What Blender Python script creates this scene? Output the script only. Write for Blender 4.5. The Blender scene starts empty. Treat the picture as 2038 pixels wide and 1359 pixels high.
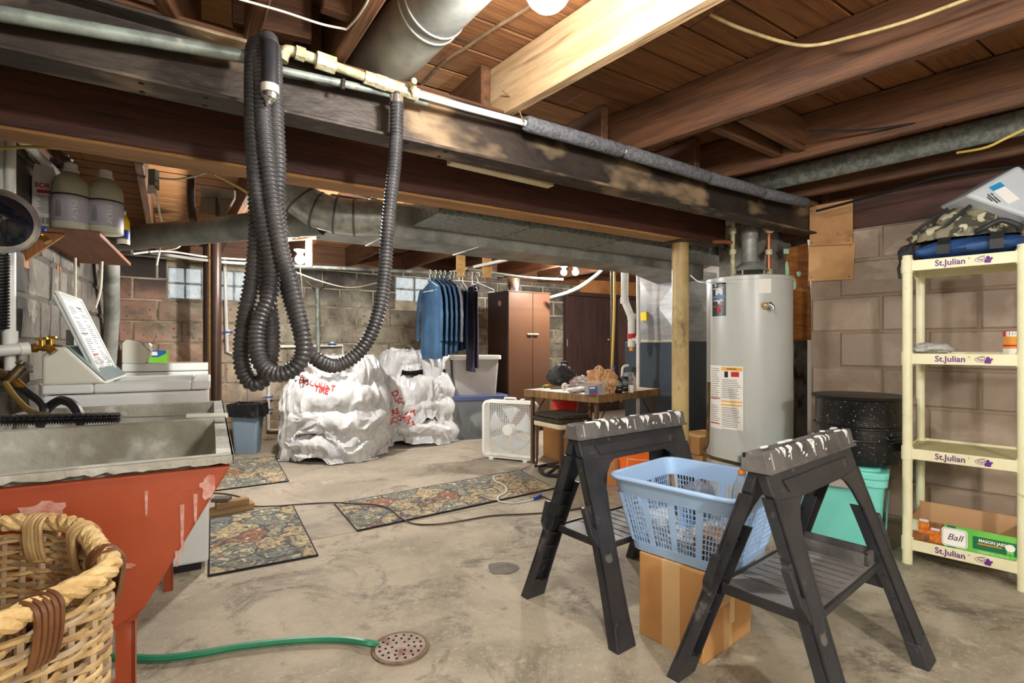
import bpy, bmesh, math, random
from mathutils import Vector as V, Matrix, noise
from mathutils.bvhtree import BVHTree
random.seed(7)
C = bpy.context.scene.collection
SC = bpy.context.scene
PI = math.pi
# ---- camera (photo taken as 2038x1359, focal length about 1040 px, eye 1.05 m up, level)
F, CX, CY, H = 1040.0, 1019.0, 688.0, 1.05
cam_d = bpy.data.cameras.new('camera'); cam = bpy.data.objects.new('camera', cam_d); C.objects.link(cam)
cam_d.sensor_width = 36; cam_d.lens = 36 * F / 2038; cam_d.shift_y = 8.5 / 2038; cam_d.clip_start = 0.02
cam.location = (0, 0, H); cam.rotation_euler = (PI / 2, 0, 0); SC.camera = cam
# ---- world, exposure
w = bpy.data.worlds.new('world'); SC.world = w; w.use_nodes = True
w.node_tree.nodes['Background'].inputs[0].default_value = (0.93, 0.97, 1.0, 1)
w.node_tree.nodes['Background'].inputs[1].default_value = 1.15
SC.view_settings.view_transform = 'Standard'; SC.view_settings.look = 'None'
SC.view_settings.gamma = 1; SC.view_settings.use_curve_mapping = False
SC.view_settings.exposure = 0.48
SC.cycles.max_bounces = 8; SC.cycles.diffuse_bounces = 5; SC.cycles.glossy_bounces = 3
SC.cycles.transmission_bounces = 6; SC.cycles.transparent_max_bounces = 12
SC.cycles.caustics_reflective = False; SC.cycles.caustics_refractive = False
SC.cycles.sample_clamp_indirect = 6
# ---- lamps: the room's bare bulbs and two added unseen fill bulbs (position, watts, radius)
LAMPS = {'near': ((0.088, 1.28, 1.928), 46, .058), 'far': ((-1.63, 4.02, 1.715), 105, .036),
         'twin_a': ((.60, 6.05, 1.90), 66, .036), 'twin_b': ((.735, 6.05, 1.90), 66, .036),
         'fill_behind_a': ((-.75, -.85, 1.66), 112, .085), 'fill_behind_b': ((1.3, -.75, 1.70), 112, .085)}
# (their glowing glass is built with the lamps below; watts -> emission of the glass)
def glow(k): p, e, r = LAMPS[k]; return e / (4 * PI * PI * r * r)

# ---- pixel helpers: a point at depth d, a point on the level z
def P(x, y, d): return V(((x - CX) * d / F, d, H - (y - CY) * d / F))
def G(x, y, z=0.0):
    d = (H - z) * F / (y - CY); return V(((x - CX) * d / F, d, z))
def lerp(a, b, t): return a + (b - a) * t
def R2(a): return Matrix.Rotation(a, 3, 'Z')

# ---- materials
MATS = {}
def nd(nt, t, **k):
    n = nt.nodes.new(t)
    for a, b in k.items():
        if a in n.inputs: n.inputs[a].default_value = b
        else: setattr(n, a, b)
    return n
def c4(c): return (c[0], c[1], c[2], 1)
def srgb(r, g, b):
    f = lambda u: (u / 255 / 12.92) if u / 255 < .04045 else ((u / 255 + .055) / 1.055) ** 2.4
    return (f(r), f(g), f(b))
def mat(name, col, rough=.6, metal=0., col2=None, scale=6., stretch=(1, 1, 1), bump=.0, bscale=None, detail=4., lo=.38, hi=.66,
        spots=None, sscale=20., slo=.6, shi=.66, rnd=.0, coat=0., trans=0., alpha=1., emit=0., coords='Object', ior=1.45, sub=0.):
    if name in MATS: return MATS[name]
    m = bpy.data.materials.new(name); m.use_nodes = True; nt = m.node_tree; L = nt.links.new
    b = nt.nodes['Principled BSDF']; MATS[name] = m
    b.inputs['Roughness'].default_value = rough; b.inputs['Metallic'].default_value = metal
    b.inputs['Base Color'].default_value = c4(col); b.inputs['IOR'].default_value = ior
    if coat: b.inputs['Coat Weight'].default_value = coat
    if trans: b.inputs['Transmission Weight'].default_value = trans
    if alpha < 1: b.inputs['Alpha'].default_value = alpha
    if emit: b.inputs['Emission Color'].default_value = c4(col); b.inputs['Emission Strength'].default_value = emit
    if col2 is None and not bump and spots is None and not rnd: return m
    tc = nd(nt, 'ShaderNodeTexCoord') if coords == 'Object' else nd(nt, 'ShaderNodeNewGeometry')
    src = tc.outputs['Object'] if coords == 'Object' else tc.outputs['Position']
    mp = nd(nt, 'ShaderNodeMapping'); mp.inputs['Scale'].default_value = stretch; L(src, mp.inputs[0])
    if rnd:
        oi = nd(nt, 'ShaderNodeObjectInfo'); mm = nd(nt, 'ShaderNodeMath', operation='MULTIPLY'); mm.inputs[1].default_value = 37.0
        L(oi.outputs['Random'], mm.inputs[0]); L(mm.outputs[0], mp.inputs['Location'])
    nz = nd(nt, 'ShaderNodeTexNoise'); nz.inputs['Scale'].default_value = scale; nz.inputs['Detail'].default_value = detail
    nz.inputs['Roughness'].default_value = .62
    L(mp.outputs[0], nz.inputs['Vector']); cur = None
    if col2 is not None:
        rp = nd(nt, 'ShaderNodeValToRGB'); e = rp.color_ramp.elements
        e[0].position = lo; e[0].color = c4(col); e[1].position = hi; e[1].color = c4(col2)
        L(nz.outputs['Fac'], rp.inputs[0]); cur = rp.outputs[0]
    if spots is not None:
        n2 = nd(nt, 'ShaderNodeTexNoise'); n2.inputs['Scale'].default_value = sscale; n2.inputs['Detail'].default_value = 3
        L(mp.outputs[0], n2.inputs['Vector'])
        r2 = nd(nt, 'ShaderNodeValToRGB'); r2.color_ramp.elements[0].position = slo; r2.color_ramp.elements[1].position = shi
        L(n2.outputs['Fac'], r2.inputs[0])
        mx = nd(nt, 'ShaderNodeMix', data_type='RGBA'); mx.inputs[7].default_value = c4(spots); mx.inputs[6].default_value = c4(col)
        L(r2.outputs[0], mx.inputs[0])
        if cur: L(cur, mx.inputs[6])
        cur = mx.outputs[2]
    if rnd:
        hs = nd(nt, 'ShaderNodeHueSaturation'); hs.inputs['Color'].default_value = c4(col)
        ma = nd(nt, 'ShaderNodeMapRange'); ma.inputs[3].default_value = 1 - rnd; ma.inputs[4].default_value = 1 + rnd
        L(oi.outputs['Random'], ma.inputs[0]); L(ma.outputs[0], hs.inputs['Value'])
        if cur: L(cur, hs.inputs['Color'])
        cur = hs.outputs[0]
    if cur: L(cur, b.inputs['Base Color'])
    if bump:
        n3 = nd(nt, 'ShaderNodeTexNoise'); n3.inputs['Scale'].default_value = bscale or scale * 3; n3.inputs['Detail'].default_value = 5
        L(mp.outputs[0], n3.inputs['Vector'])
        bp = nd(nt, 'ShaderNodeBump'); bp.inputs['Strength'].default_value = bump; bp.inputs['Distance'].default_value = .02
        L(n3.outputs['Fac'], bp.inputs['Height']); L(bp.outputs[0], b.inputs['Normal'])
    return m

# ---- mesh builder
class MB:
    def __init__(s): s.v = []; s.f = []
    def add(s, vs, fs):
        o = len(s.v); s.v += [V(p) for p in vs]; s.f += [tuple(i + o for i in f) for f in fs]; return s
    def box(s, c, d, rot=None, taper=1.0):
        hx, hy, hz = d[0] / 2, d[1] / 2, d[2] / 2; vs = []
        for z in (-1, 1):
            k = taper if z > 0 else 1
            for x, y in ((-1, -1), (1, -1), (1, 1), (-1, 1)): vs.append(V((x * hx * k, y * hy * k, z * hz)))
        if rot is not None:
            M = R2(rot) if isinstance(rot, (int, float)) else rot
            vs = [M @ p for p in vs]
        c = V(c)
        return s.add([p + c for p in vs], [(3, 2, 1, 0), (4, 5, 6, 7), (0, 1, 5, 4), (1, 2, 6, 5), (2, 3, 7, 6), (3, 0, 4, 7)])
    def b2(s, a, b): return s.box([(a[i] + b[i]) / 2 for i in range(3)], [abs(b[i] - a[i]) for i in range(3)])
    def prism(s, poly, off):
        n = len(poly); off = V(off); vs = [V(p) for p in poly] + [V(p) + off for p in poly]
        return s.add(vs, [tuple(range(n - 1, -1, -1)), tuple(range(n, 2 * n))] + [(i, (i + 1) % n, n + (i + 1) % n, n + i) for i in range(n)])
    def tube(s, path, r, n=8, closed=False, caps=True):
        path = [V(p) for p in path]; m = len(path); rs = r if isinstance(r, (list, tuple)) else [r] * m
        T = []
        for i in range(m):
            a = path[(i - 1) % m] if (closed or i > 0) else path[0]; b = path[(i + 1) % m] if (closed or i < m - 1) else path[-1]
            t = b - a; T.append(t.normalized() if t.length > 1e-9 else V((0, 0, 1)))
        up = V((0, 0, 1)) if abs(T[0].z) < .9 else V((1, 0, 0)); N = (up - T[0] * up.dot(T[0])).normalized(); vs = []
        for i in range(m):
            N = N - T[i] * N.dot(T[i]); N = N.normalized() if N.length > 1e-6 else T[i].orthogonal().normalized(); B = T[i].cross(N)
            for k in range(n):
                a = 2 * PI * k / n; vs.append(path[i] + (N * math.cos(a) + B * math.sin(a)) * rs[i])
        fs = []
        for i in range(m if closed else m - 1):
            j = (i + 1) % m
            for k in range(n): fs.append((i * n + k, i * n + (k + 1) % n, j * n + (k + 1) % n, j * n + k))
        if caps and not closed: fs += [tuple(range(n - 1, -1, -1)), tuple(range((m - 1) * n, m * n))]
        return s.add(vs, fs)
    def cyl(s, a, b, r, n=16, r2=None): return s.tube([a, b], [r, r if r2 is None else r2], n)
    def lathe(s, prof, n=24, c=(0, 0, 0), M=None, sx=1., sy=1.):
        c = V(c); vs = []; m = len(prof)
        for r, z in prof:
            for k in range(n):
                a = 2 * PI * k / n; p = V((r * math.cos(a) * sx, r * math.sin(a) * sy, z)); vs.append((M @ p if M else p) + c)
        fs = [(i * n + k, i * n + (k + 1) % n, (i + 1) * n + (k + 1) % n, (i + 1) * n + k) for i in range(m - 1) for k in range(n)]
        if prof[0][0] > 1e-6: fs.append(tuple(range(n - 1, -1, -1)))
        if prof[-1][0] > 1e-6: fs.append(tuple(range((m - 1) * n, m * n)))
        return s.add(vs, fs)
    def sphere(s, c, r, n=12, sc=(1, 1, 1)):
        pr = [(math.sin(PI * i / (n // 2)) * r, -math.cos(PI * i / (n // 2)) * r) for i in range(n // 2 + 1)]
        pr[0] = (1e-5, -r); pr[-1] = (1e-5, r)
        return s.lathe(pr, n, c, Matrix.Diagonal(sc).to_3x3())
    def grid(s, fn, nu, nv, closed_u=False):
        vs = [fn(i / (nu if closed_u else nu - 1), j / (nv - 1)) for j in range(nv) for i in range(nu)]
        fs = []
        for j in range(nv - 1):
            for i in range(nu if closed_u else nu - 1):
                k = (i + 1) % nu; fs.append((j * nu + i, j * nu + k, (j + 1) * nu + k, (j + 1) * nu + i))
        return s.add(vs, fs)
    def xf(s, M):
        s.v = [M @ p for p in s.v]; return s
    def mesh(s, name, m, smooth=False, off=None):
        me = bpy.data.meshes.new(name); vs = [p - off for p in s.v] if off is not None else s.v
        me.from_pydata([tuple(p) for p in vs], [], s.f)
        bm = bmesh.new(); bm.from_mesh(me); bmesh.ops.recalc_face_normals(bm, faces=bm.faces); bm.to_mesh(me); bm.free()
        if smooth:
            for p in me.polygons: p.use_smooth = True
            me.set_sharp_from_angle(angle=math.radians(smooth if smooth > 1 else 40))
        me.materials.append(m); return me
    def build(s, name, m, parent=None, smooth=False, bevel=0, solid=0, seg=2, raw=False):
        off = WOFF.get(parent.name) if parent is not None and not raw else None
        o = bpy.data.objects.new(name, s.mesh(name, m, smooth, off)); C.objects.link(o); o.parent = parent
        if solid: x = o.modifiers.new('s', 'SOLIDIFY'); x.thickness = solid; x.offset = 0
        if bevel: x = o.modifiers.new('b', 'BEVEL'); x.width = bevel; x.segments = seg; x.limit_method = 'ANGLE'; x.angle_limit = .6
        return o
WOFF = {}
def tag(o, label=None, cat=None, group=None, kind=None):
    for k, v in (('label', label), ('category', cat), ('group', group), ('kind', kind)):
        if v: o[k] = v
    return o
def thing(name, label, cat, loc=(0, 0, 0), rz=0., group=None, world=False, kind=None):
    o = bpy.data.objects.new(name, None); C.objects.link(o); o.location = loc; o.rotation_euler = (0, 0, rz); o.empty_display_size = .05
    if world: WOFF[o.name] = V(loc)          # children are then given in world coordinates
    return tag(o, label, cat, group, kind)
def solo(mb, name, m, label, cat, group=None, smooth=False, bevel=0, solid=0, kind=None, seg=2):
    lo = [min(p[i] for p in mb.v) for i in range(3)]; hi = [max(p[i] for p in mb.v) for i in range(3)]
    c = V(((lo[0] + hi[0]) / 2, (lo[1] + hi[1]) / 2, lo[2])); mb.v = [p - c for p in mb.v]
    o = mb.build(name, m, None, smooth, bevel, solid, seg); o.location = c
    return tag(o, label, cat, group, kind)
def copy_tree(o, parent=None):
    c = o.copy(); C.objects.link(c); c.parent = parent
    for ch in o.children: copy_tree(ch, c)
    return c
def beam(name, p0, p1, w_, h_, m, parent=None, bevel=.004, up=None):
    """a straight timber: local x runs along it; p0,p1 = middle of its underside"""
    p0, p1 = V(p0), V(p1); d = p1 - p0; L = d.length; x = d.normalized(); y = V((0, 0, 1)).cross(x).normalized() if up is None else V(up).cross(x).normalized(); z = x.cross(y)
    mb = MB(); mb.box((L / 2, 0, h_ / 2), (L, w_, h_)); o = mb.build(name, m, parent, bevel=bevel, seg=1, raw=True)
    M = Matrix((x, y, z)).transposed().to_4x4(); M.translation = p0 - (WOFF.get(parent.name) if parent is not None and parent.name in WOFF else V((0, 0, 0))); o.matrix_basis = M
    return o
def spline(pts, n=8, closed=False):
    pts = [V(p) for p in pts]; m = len(pts); out = []
    for i in range(m if closed else m - 1):
        g = lambda k: pts[k % m] if closed else pts[max(0, min(m - 1, k))]
        a, b, c, d = g(i - 1), g(i), g(i + 1), g(i + 2)
        for k in range(n):
            t = k / n; out.append(.5 * (2 * b + (c - a) * t + (2 * a - 5 * b + 4 * c - d) * t * t + (3 * b - a - 3 * c + d) * t ** 3))
    if not closed: out.append(pts[-1])
    return out
def resample(path, step):
    out = [path[0].copy()]; acc = 0.
    for a, b in zip(path, path[1:]):
        L = (b - a).length
        if L < 1e-9: continue
        t = step - acc
        while t <= L: out.append(a.lerp(b, t / L)); t += step
        acc = L - (t - step)
    return out
def text(parent, s, m, origin, u, v, size, depth=.0008, bold=0., name='lettering', squash=1., wrap=None, align='CENTER', shear=0.):
    """flat lettering standing on a real surface: origin, unit vectors along the line (u) and up (v)"""
    cu = bpy.data.curves.new('t', 'FONT'); cu.body = s; cu.size = size; cu.align_x = align; cu.align_y = 'CENTER'; cu.offset = bold; cu.resolution_u = 3; cu.shear = shear
    t = bpy.data.objects.new('t', cu); me = bpy.data.meshes.new_from_object(t)
    bpy.data.objects.remove(t); bpy.data.curves.remove(cu)
    u, v = V(u).normalized(), V(v).normalized(); nrm = u.cross(v); mb = MB()
    vs = []
    for q in me.vertices:
        x, y = q.co.x * squash, q.co.y
        p = wrap(x, y) if wrap else V(origin) + u * x + v * y + nrm * depth
        vs.append(p)
    mb.add(vs, [tuple(p.vertices) for p in me.polygons]); bpy.data.meshes.remove(me)
    return mb.build(name, m, parent)
def rect_pts(c, u, v, w_, h_): return [c - u * w_ / 2 - v * h_ / 2, c + u * w_ / 2 - v * h_ / 2, c + u * w_ / 2 + v * h_ / 2, c - u * w_ / 2 + v * h_ / 2]
def plate(mb, c, u, v, w_, h_, t=.0012):
    """thin flat rectangle lying on a surface"""
    u, v = V(u).normalized(), V(v).normalized(); n = u.cross(v); mb.prism(rect_pts(V(c), u, v, w_, h_), n * t); return mb
# =====================================================================  THE ROOM
A = V((-.547, .837, 0)); B = V((.837, .547, 0))           # away from us to the left / away to the right (run of the steel beam)
A2 = V((-.4985, .867, 0)); B2 = V((.867, .4985, 0))       # the same for the left wall and what stands along it
WR = V((.669, -.743, 0))                                   # right wall, towards the camera
m_floor_near = None
def concrete(name, base, light, dark, stain, sc=1.0):
    if name in MATS: return MATS[name]
    m = bpy.data.materials.new(name); m.use_nodes = True; nt = m.node_tree; L = nt.links.new; b = nt.nodes['Principled BSDF']; MATS[name] = m
    g = nd(nt, 'ShaderNodeNewGeometry'); cur = None
    def noise_(s, d=6, r=.6, dist=0.):
        n = nd(nt, 'ShaderNodeTexNoise'); n.inputs['Scale'].default_value = s; n.inputs['Detail'].default_value = d; n.inputs['Roughness'].default_value = r; n.inputs['Distortion'].default_value = dist
        L(g.outputs['Position'], n.inputs['Vector']); return n.outputs['Fac']
    def ramp(f, a, c):
        r = nd(nt, 'ShaderNodeValToRGB'); r.color_ramp.elements[0].position = a; r.color_ramp.elements[1].position = c; L(f, r.inputs[0]); return r.outputs[0]
    def mix(f, a, bcol):
        x = nd(nt, 'ShaderNodeMix', data_type='RGBA'); L(f, x.inputs[0])
        if isinstance(a, tuple): x.inputs[6].default_value = c4(a)
        else: L(a, x.inputs[6])
        x.inputs[7].default_value = c4(bcol); return x.outputs[2]
    cur = mix(ramp(noise_(1.3 * sc, 8, .65, .4), .40, .62), base, light)
    cur = mix(ramp(noise_(2.7 * sc, 9, .75, .8), .52, .66), cur, dark)
    cur = mix(ramp(noise_(5.5 * sc, 7, .7, 1.2), .60, .70), cur, stain)
    cur = mix(ramp(noise_(9 * sc, 9, .8, .5), .55, .66), cur, light)
    cur = mix(ramp(noise_(55 * sc, 3, .7), .56, .72), cur, light)
    cur = mix(ramp(noise_(80 * sc, 3, .7), .66, .74), cur, dark)
    L(cur, b.inputs['Base Color']); b.inputs['Roughness'].default_value = .72
    bp = nd(nt, 'ShaderNodeBump'); bp.inputs['Strength'].default_value = .35; bp.inputs['Distance'].default_value = .012
    L(noise_(22 * sc, 8, .7), bp.inputs['Height']); L(bp.outputs[0], b.inputs['Normal'])
    return m
m_f1 = concrete('floor_concrete_near', srgb(146, 136, 116), srgb(188, 177, 154), srgb(98, 89, 75), srgb(126, 106, 80))
m_f2 = concrete('floor_concrete_far', srgb(142, 133, 117), srgb(172, 161, 143), srgb(104, 95, 83), srgb(118, 103, 82), .8)
fl = thing('floor', 'worn stained grey concrete basement floor', None, kind='structure')
# the joint between the two pours runs past the long runner
j0, j1 = G(582, 1082), G(1103, 984); jd = (j1 - j0).normalized(); jl, jr = j0 - jd * 6, j0 + jd * 8
nb = V((jd.y, -jd.x, 0))
MB().prism([jl + nb * .003, jr + nb * .003, jr + nb * 7, jl + nb * 7], (0, 0, -.12)).build('slab', m_f1, fl)
MB().prism([jl - nb * .003, jr - nb * .003, jr - nb * 9, jl - nb * 9], (0, 0, -.12)).build('slab', m_f2, fl)
MB().prism([jl + nb * 8 + V((0, 0, -.012)), jr + nb * 8 + V((0, 0, -.012)), jr - nb * 10 + V((0, 0, -.012)), jl - nb * 10 + V((0, 0, -.012))], (0, 0, -.3)).build('bed', mat('bed', (.05, .045, .04), .9), fl)
# round patch of newer cement
pc = G(1000, 1131); mbp = MB(); mbp.prism([pc + V((math.cos(a) * .072 * (1 + .12 * math.sin(a * 3 + 1)), math.sin(a) * .072 * (1 + .1 * math.cos(a * 2)), .0)) for a in [2 * PI * k / 22 for k in range(22)]], (0, 0, .003)).build('cement_patch', mat('patch', srgb(128, 122, 112), .8, col2=srgb(104, 98, 90), scale=20, bump=.2), fl)

# ---------- block walls: every block a piece of its own
def blockmat(name, cols, zones=None, rough=.85, bump=.5, spots=None):
    """cols: base, dark, light; stains follow the noise over the whole wall"""
    m = bpy.data.materials.new(name); m.use_nodes = True; nt = m.node_tree; L = nt.links.new; b = nt.nodes['Principled BSDF']
    g = nd(nt, 'ShaderNodeNewGeometry'); oi = nd(nt, 'ShaderNodeObjectInfo')
    def noise_(s, d=6, dist=.3, st=None):
        n = nd(nt, 'ShaderNodeTexNoise'); n.inputs['Scale'].default_value = s; n.inputs['Detail'].default_value = d; n.inputs['Roughness'].default_value = .65; n.inputs['Distortion'].default_value = dist
        if st:
            mp = nd(nt, 'ShaderNodeMapping'); mp.inputs['Scale'].default_value = st; L(g.outputs['Position'], mp.inputs[0]); L(mp.outputs[0], n.inputs['Vector'])
        else: L(g.outputs['Position'], n.inputs['Vector'])
        return n.outputs['Fac']
    def ramp(f, a, c):
        r = nd(nt, 'ShaderNodeValToRGB'); r.color_ramp.elements[0].position = a; r.color_ramp.elements[1].position = c; L(f, r.inputs[0]); return r.outputs[0]
    def mix(f, a, c):
        x = nd(nt, 'ShaderNodeMix', data_type='RGBA'); L(f, x.inputs[0])
        if isinstance(a, tuple): x.inputs[6].default_value = c4(a)
        else: L(a, x.inputs[6])
        x.inputs[7].default_value = c4(c); return x.outputs[2]
    cur = mix(ramp(noise_(1.6), .42, .60), cols[0], cols[1])
    cur = mix(ramp(noise_(3.1, 8, .6), .54, .66), cur, cols[2])
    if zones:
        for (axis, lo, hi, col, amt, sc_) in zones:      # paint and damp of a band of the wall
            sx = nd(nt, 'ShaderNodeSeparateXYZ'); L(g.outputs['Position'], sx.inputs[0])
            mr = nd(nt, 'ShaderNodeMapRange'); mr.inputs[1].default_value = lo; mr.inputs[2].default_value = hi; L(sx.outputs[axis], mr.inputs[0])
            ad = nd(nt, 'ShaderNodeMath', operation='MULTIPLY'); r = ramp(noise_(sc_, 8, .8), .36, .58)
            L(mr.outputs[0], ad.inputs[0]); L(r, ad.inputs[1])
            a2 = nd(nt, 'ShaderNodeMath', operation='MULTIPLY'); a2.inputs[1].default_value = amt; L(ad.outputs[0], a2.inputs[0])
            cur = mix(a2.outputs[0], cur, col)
    if spots: cur = mix(ramp(noise_(26, 4, .5), .60, .68), cur, spots)
    hs = nd(nt, 'ShaderNodeHueSaturation'); ma = nd(nt, 'ShaderNodeMapRange'); ma.inputs[3].default_value = .86; ma.inputs[4].default_value = 1.14
    L(oi.outputs['Random'], ma.inputs[0]); L(ma.outputs[0], hs.inputs['Value']); L(cur, hs.inputs['Color']); L(hs.outputs[0], b.inputs['Base Color'])
    b.inputs['Roughness'].default_value = rough
    bp = nd(nt, 'ShaderNodeBump'); bp.inputs['Strength'].default_value = bump; bp.inputs['Distance'].default_value = .015
    L(noise_(30, 8), bp.inputs['Height']); L(bp.outputs[0], b.inputs['Normal'])
    return m
def block_mesh(m, L, h, t=.10, ch=.012):
    mb = MB(); k = ch
    vs = []
    for y, s in ((0, k), (k, 0), (t, 0)):
        for x, z in ((s, s), (L - s, s), (L - s, h - s), (s, h - s)): vs.append(V((x, -y if False else y, z)))
    # front face at y=0, chamfer back to y=k, then straight to y=t
    fs = [(0, 1, 2, 3)] + [(r * 4 + i, r * 4 + (i + 1) % 4, r * 4 + 4 + (i + 1) % 4, r * 4 + 4 + i) for r in (0, 1) for i in range(4)] + [(11, 10, 9, 8)]
    mb.add(vs, fs); return mb.mesh('block', m)
def block_wall(name, p0, d, length, height, L, h, m, mortar_m, label, skip=None, gap=.012, off0=0., z0=0.):
    """p0 = floor point where the wall starts, d = its run; its face looks to the right of d"""
    d = V(d).normalized(); n = V((-d.y, d.x, 0))           # into the wall
    root = thing(name, label, None, kind='structure')
    full = block_mesh(m, L - gap, h - gap); half_cache = {}
    ang = math.atan2(d.y, d.x); rows = int(math.ceil((height - z0) / h))
    for r in range(rows):
        z = z0 + r * h; hh = min(h, height - z)
        if hh < .05: continue
        x = -(L / 2 if r % 2 else 0) + off0
        while x < length:
            a, b_ = max(x, 0), min(x + L, length); x += L
            if b_ - a < .05: continue
            spans = [(a, b_)]
            if skip:
                for (s0, s1, z_0, z_1) in skip:
                    if z + hh > z_0 + .02 and z < z_1 - .02:
                        ns = []
                        for (a1, b1) in spans:
                            if b1 <= s0 or a1 >= s1: ns.append((a1, b1)); continue
                            if a1 < s0 - .05: ns.append((a1, s0))
                            if b1 > s1 + .05: ns.append((s1, b1))
                        spans = ns
            for (a1, b1) in spans:
                if abs(b1 - a1 - L) < 1e-4 and abs(hh - h) < 1e-4: me = full
                else:
                    key = (round(b1 - a1, 3), round(hh, 3))
                    if key not in half_cache: half_cache[key] = block_mesh(m, b1 - a1 - gap, hh - gap)
                    me = half_cache[key]
                o = bpy.data.objects.new('block', me); C.objects.link(o); o.parent = root
                o.location = V(p0) + d * (a1 + gap / 2) + n * random.uniform(-.004, .004) + V((0, 0, z + gap / 2)); o.rotation_euler = (0, 0, ang)
    # mortar behind the faces, left open where windows are
    mb = MB(); cuts = sorted(skip) if skip else []
    def slab(a, b_, z_0, z_1):
        if b_ - a < .01 or z_1 - z_0 < .01: return
        q = V(p0) + n * .009; mb.prism([q + d * a + V((0, 0, z_0)), q + d * b_ + V((0, 0, z_0)), q + d * b_ + V((0, 0, z_1)), q + d * a + V((0, 0, z_1))], n * .11)
    cur = 0.
    for (s0, s1, z_0, z_1) in cuts:
        slab(cur, s0, 0, height); slab(s0, s1, 0, z_0); slab(s0, s1, z_1, height); cur = s1
    slab(cur, length, 0, height); mb.build('mortar', mortar_m, root)
    return root
WALL_H = 2.22
corner = V((-3.80, 5.06, 0))
# left wall: from the corner towards us (its face looks right)
mL = blockmat('left_wall_block', (srgb(112, 105, 94), srgb(58, 53, 48), srgb(148, 140, 126)), spots=srgb(54, 50, 46))
block_wall('wall_left', corner + A2 * -6.5, A2, 6.6, 2.0, .40, .215, mL, mat('mortar_left', srgb(92, 86, 78), .9, col2=srgb(60, 56, 52), scale=5), 'grimy grey block wall on the left')
# back wall
mB = blockmat('back_wall_block', (srgb(170, 162, 142), srgb(104, 97, 82), srgb(186, 174, 146)),
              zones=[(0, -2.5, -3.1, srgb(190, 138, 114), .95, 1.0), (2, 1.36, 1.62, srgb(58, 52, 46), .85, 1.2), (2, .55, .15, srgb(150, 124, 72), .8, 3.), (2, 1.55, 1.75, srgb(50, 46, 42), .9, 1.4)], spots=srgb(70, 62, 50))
bw0 = corner - B * .1
def bpos(px, d0=corner):      # distance along the back wall seen at pixel column px
    k = (px - CX) / F; return (k * d0.y - d0.x) / (B.x - k * B.y)
def bz(px, py):
    t = bpos(px); d = corner.y + B.y * t; return H - (py - CY) * d / F
WIN = [(bpos(334), bpos(497), bz(415, 597), bz(415, 535)), (bpos(788), bpos(900), bz(840, 601), bz(840, 553))]
skips = [(a + .1, b_ + .1, z0, z1) for a, b_, z0, z1 in WIN]
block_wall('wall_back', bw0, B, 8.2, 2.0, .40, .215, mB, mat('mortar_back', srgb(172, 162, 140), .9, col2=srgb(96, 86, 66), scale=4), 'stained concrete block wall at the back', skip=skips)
# right wall, painted brown; starts at a broken end beside the water heater
mR = blockmat('right_wall_block', (srgb(166, 146, 126), srgb(150, 130, 110), srgb(178, 158, 138)), rough=.55, bump=.25)
rw = V((2.03, 3.55, 0)) + WR * .0
block_wall('wall_right', rw, WR, 5.0, 1.80, .46, .228, mR, mat('mortar_right', srgb(158, 138, 118), .6, col2=srgb(140, 120, 102), scale=6, bump=.3), 'brown painted block wall on the right', gap=.006, off0=.17)
# wall behind the camera and the far right end of the back part
m_pl = mat('plain_block', srgb(226, 224, 216), .85, col2=srgb(206, 202, 192), scale=2, bump=.2)  # whitened so the unseen wall bounces more fill light
wf = thing('wall_front', 'plain concrete wall behind the viewer', None, kind='structure')
MB().prism([V((-6, -1.6, 0)), V((7, -1.6, 0)), V((7, -1.6, WALL_H)), V((-6, -1.6, WALL_H))], (0, -.12, 0)).build('plaster', m_pl, wf)
wq = thing('wall_far', 'concrete wall beyond the furnace and heater', None, kind='structure')
e1 = bw0 + B * 8.2
MB().prism([e1, rw + V((.75, .35, 0)), rw + V((.75, .35, WALL_H)), e1 + V((0, 0, WALL_H))], (.1, .05, 0)).build('plaster', m_pl, wq)
MB().prism([rw + V((.75, .35, 0)), rw + V((.1, -.02, 0)), rw + V((.1, -.02, 2.0)), rw + V((.75, .35, 2.0))], (.05, .1, 0)).build('plaster', m_pl, wq)
# ---------- glass block windows
m_gl = mat('glass_block', (.80, .86, .86), .25, trans=.6, col2=(.60, .67, .68), scale=12, bump=1., bscale=26, ior=1.3)
m_grout = mat('window_grout', srgb(176, 176, 170), .8, col2=srgb(96, 92, 86), scale=12)
wn = V((-B.y, B.x, 0))
for i, (a, b_, z0, z1) in enumerate(WIN):
    wroot = thing('window_%d' % (i + 1), 'glass block window high in the back wall', None, kind='structure')
    n = 5 if i == 0 else 3; cw = (b_ - a) / n; chh = (z1 - z0) / 2
    fr = MB()
    for k in range(n + 1):
        q = corner + B * (a + cw * k) + wn * .012; fr.prism([q - B * .007 + V((0, 0, z0)), q + B * .007 + V((0, 0, z0)), q + B * .007 + V((0, 0, z1)), q - B * .007 + V((0, 0, z1))], wn * .08)
    for k in range(3):
        q = corner + B * a + wn * .012; z = z0 + chh * k; fr.prism([q + V((0, 0, z - .007)), q + B * (b_ - a) + V((0, 0, z - .007)), q + B * (b_ - a) + V((0, 0, z + .007)), q + V((0, 0, z + .007))], wn * .08)
    fr.build('grout', m_grout, wroot)
    for r in range(2):
        for k in range(n):
            q = corner + B * (a + cw * (k + .5)) + wn * .05 + V((0, 0, z0 + chh * (r + .5)))
            MB().box(q, (cw - .015, .06, chh - .015), math.atan2(B.y, B.x)).build('glass_block', m_gl, wroot, bevel=.012)

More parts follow.
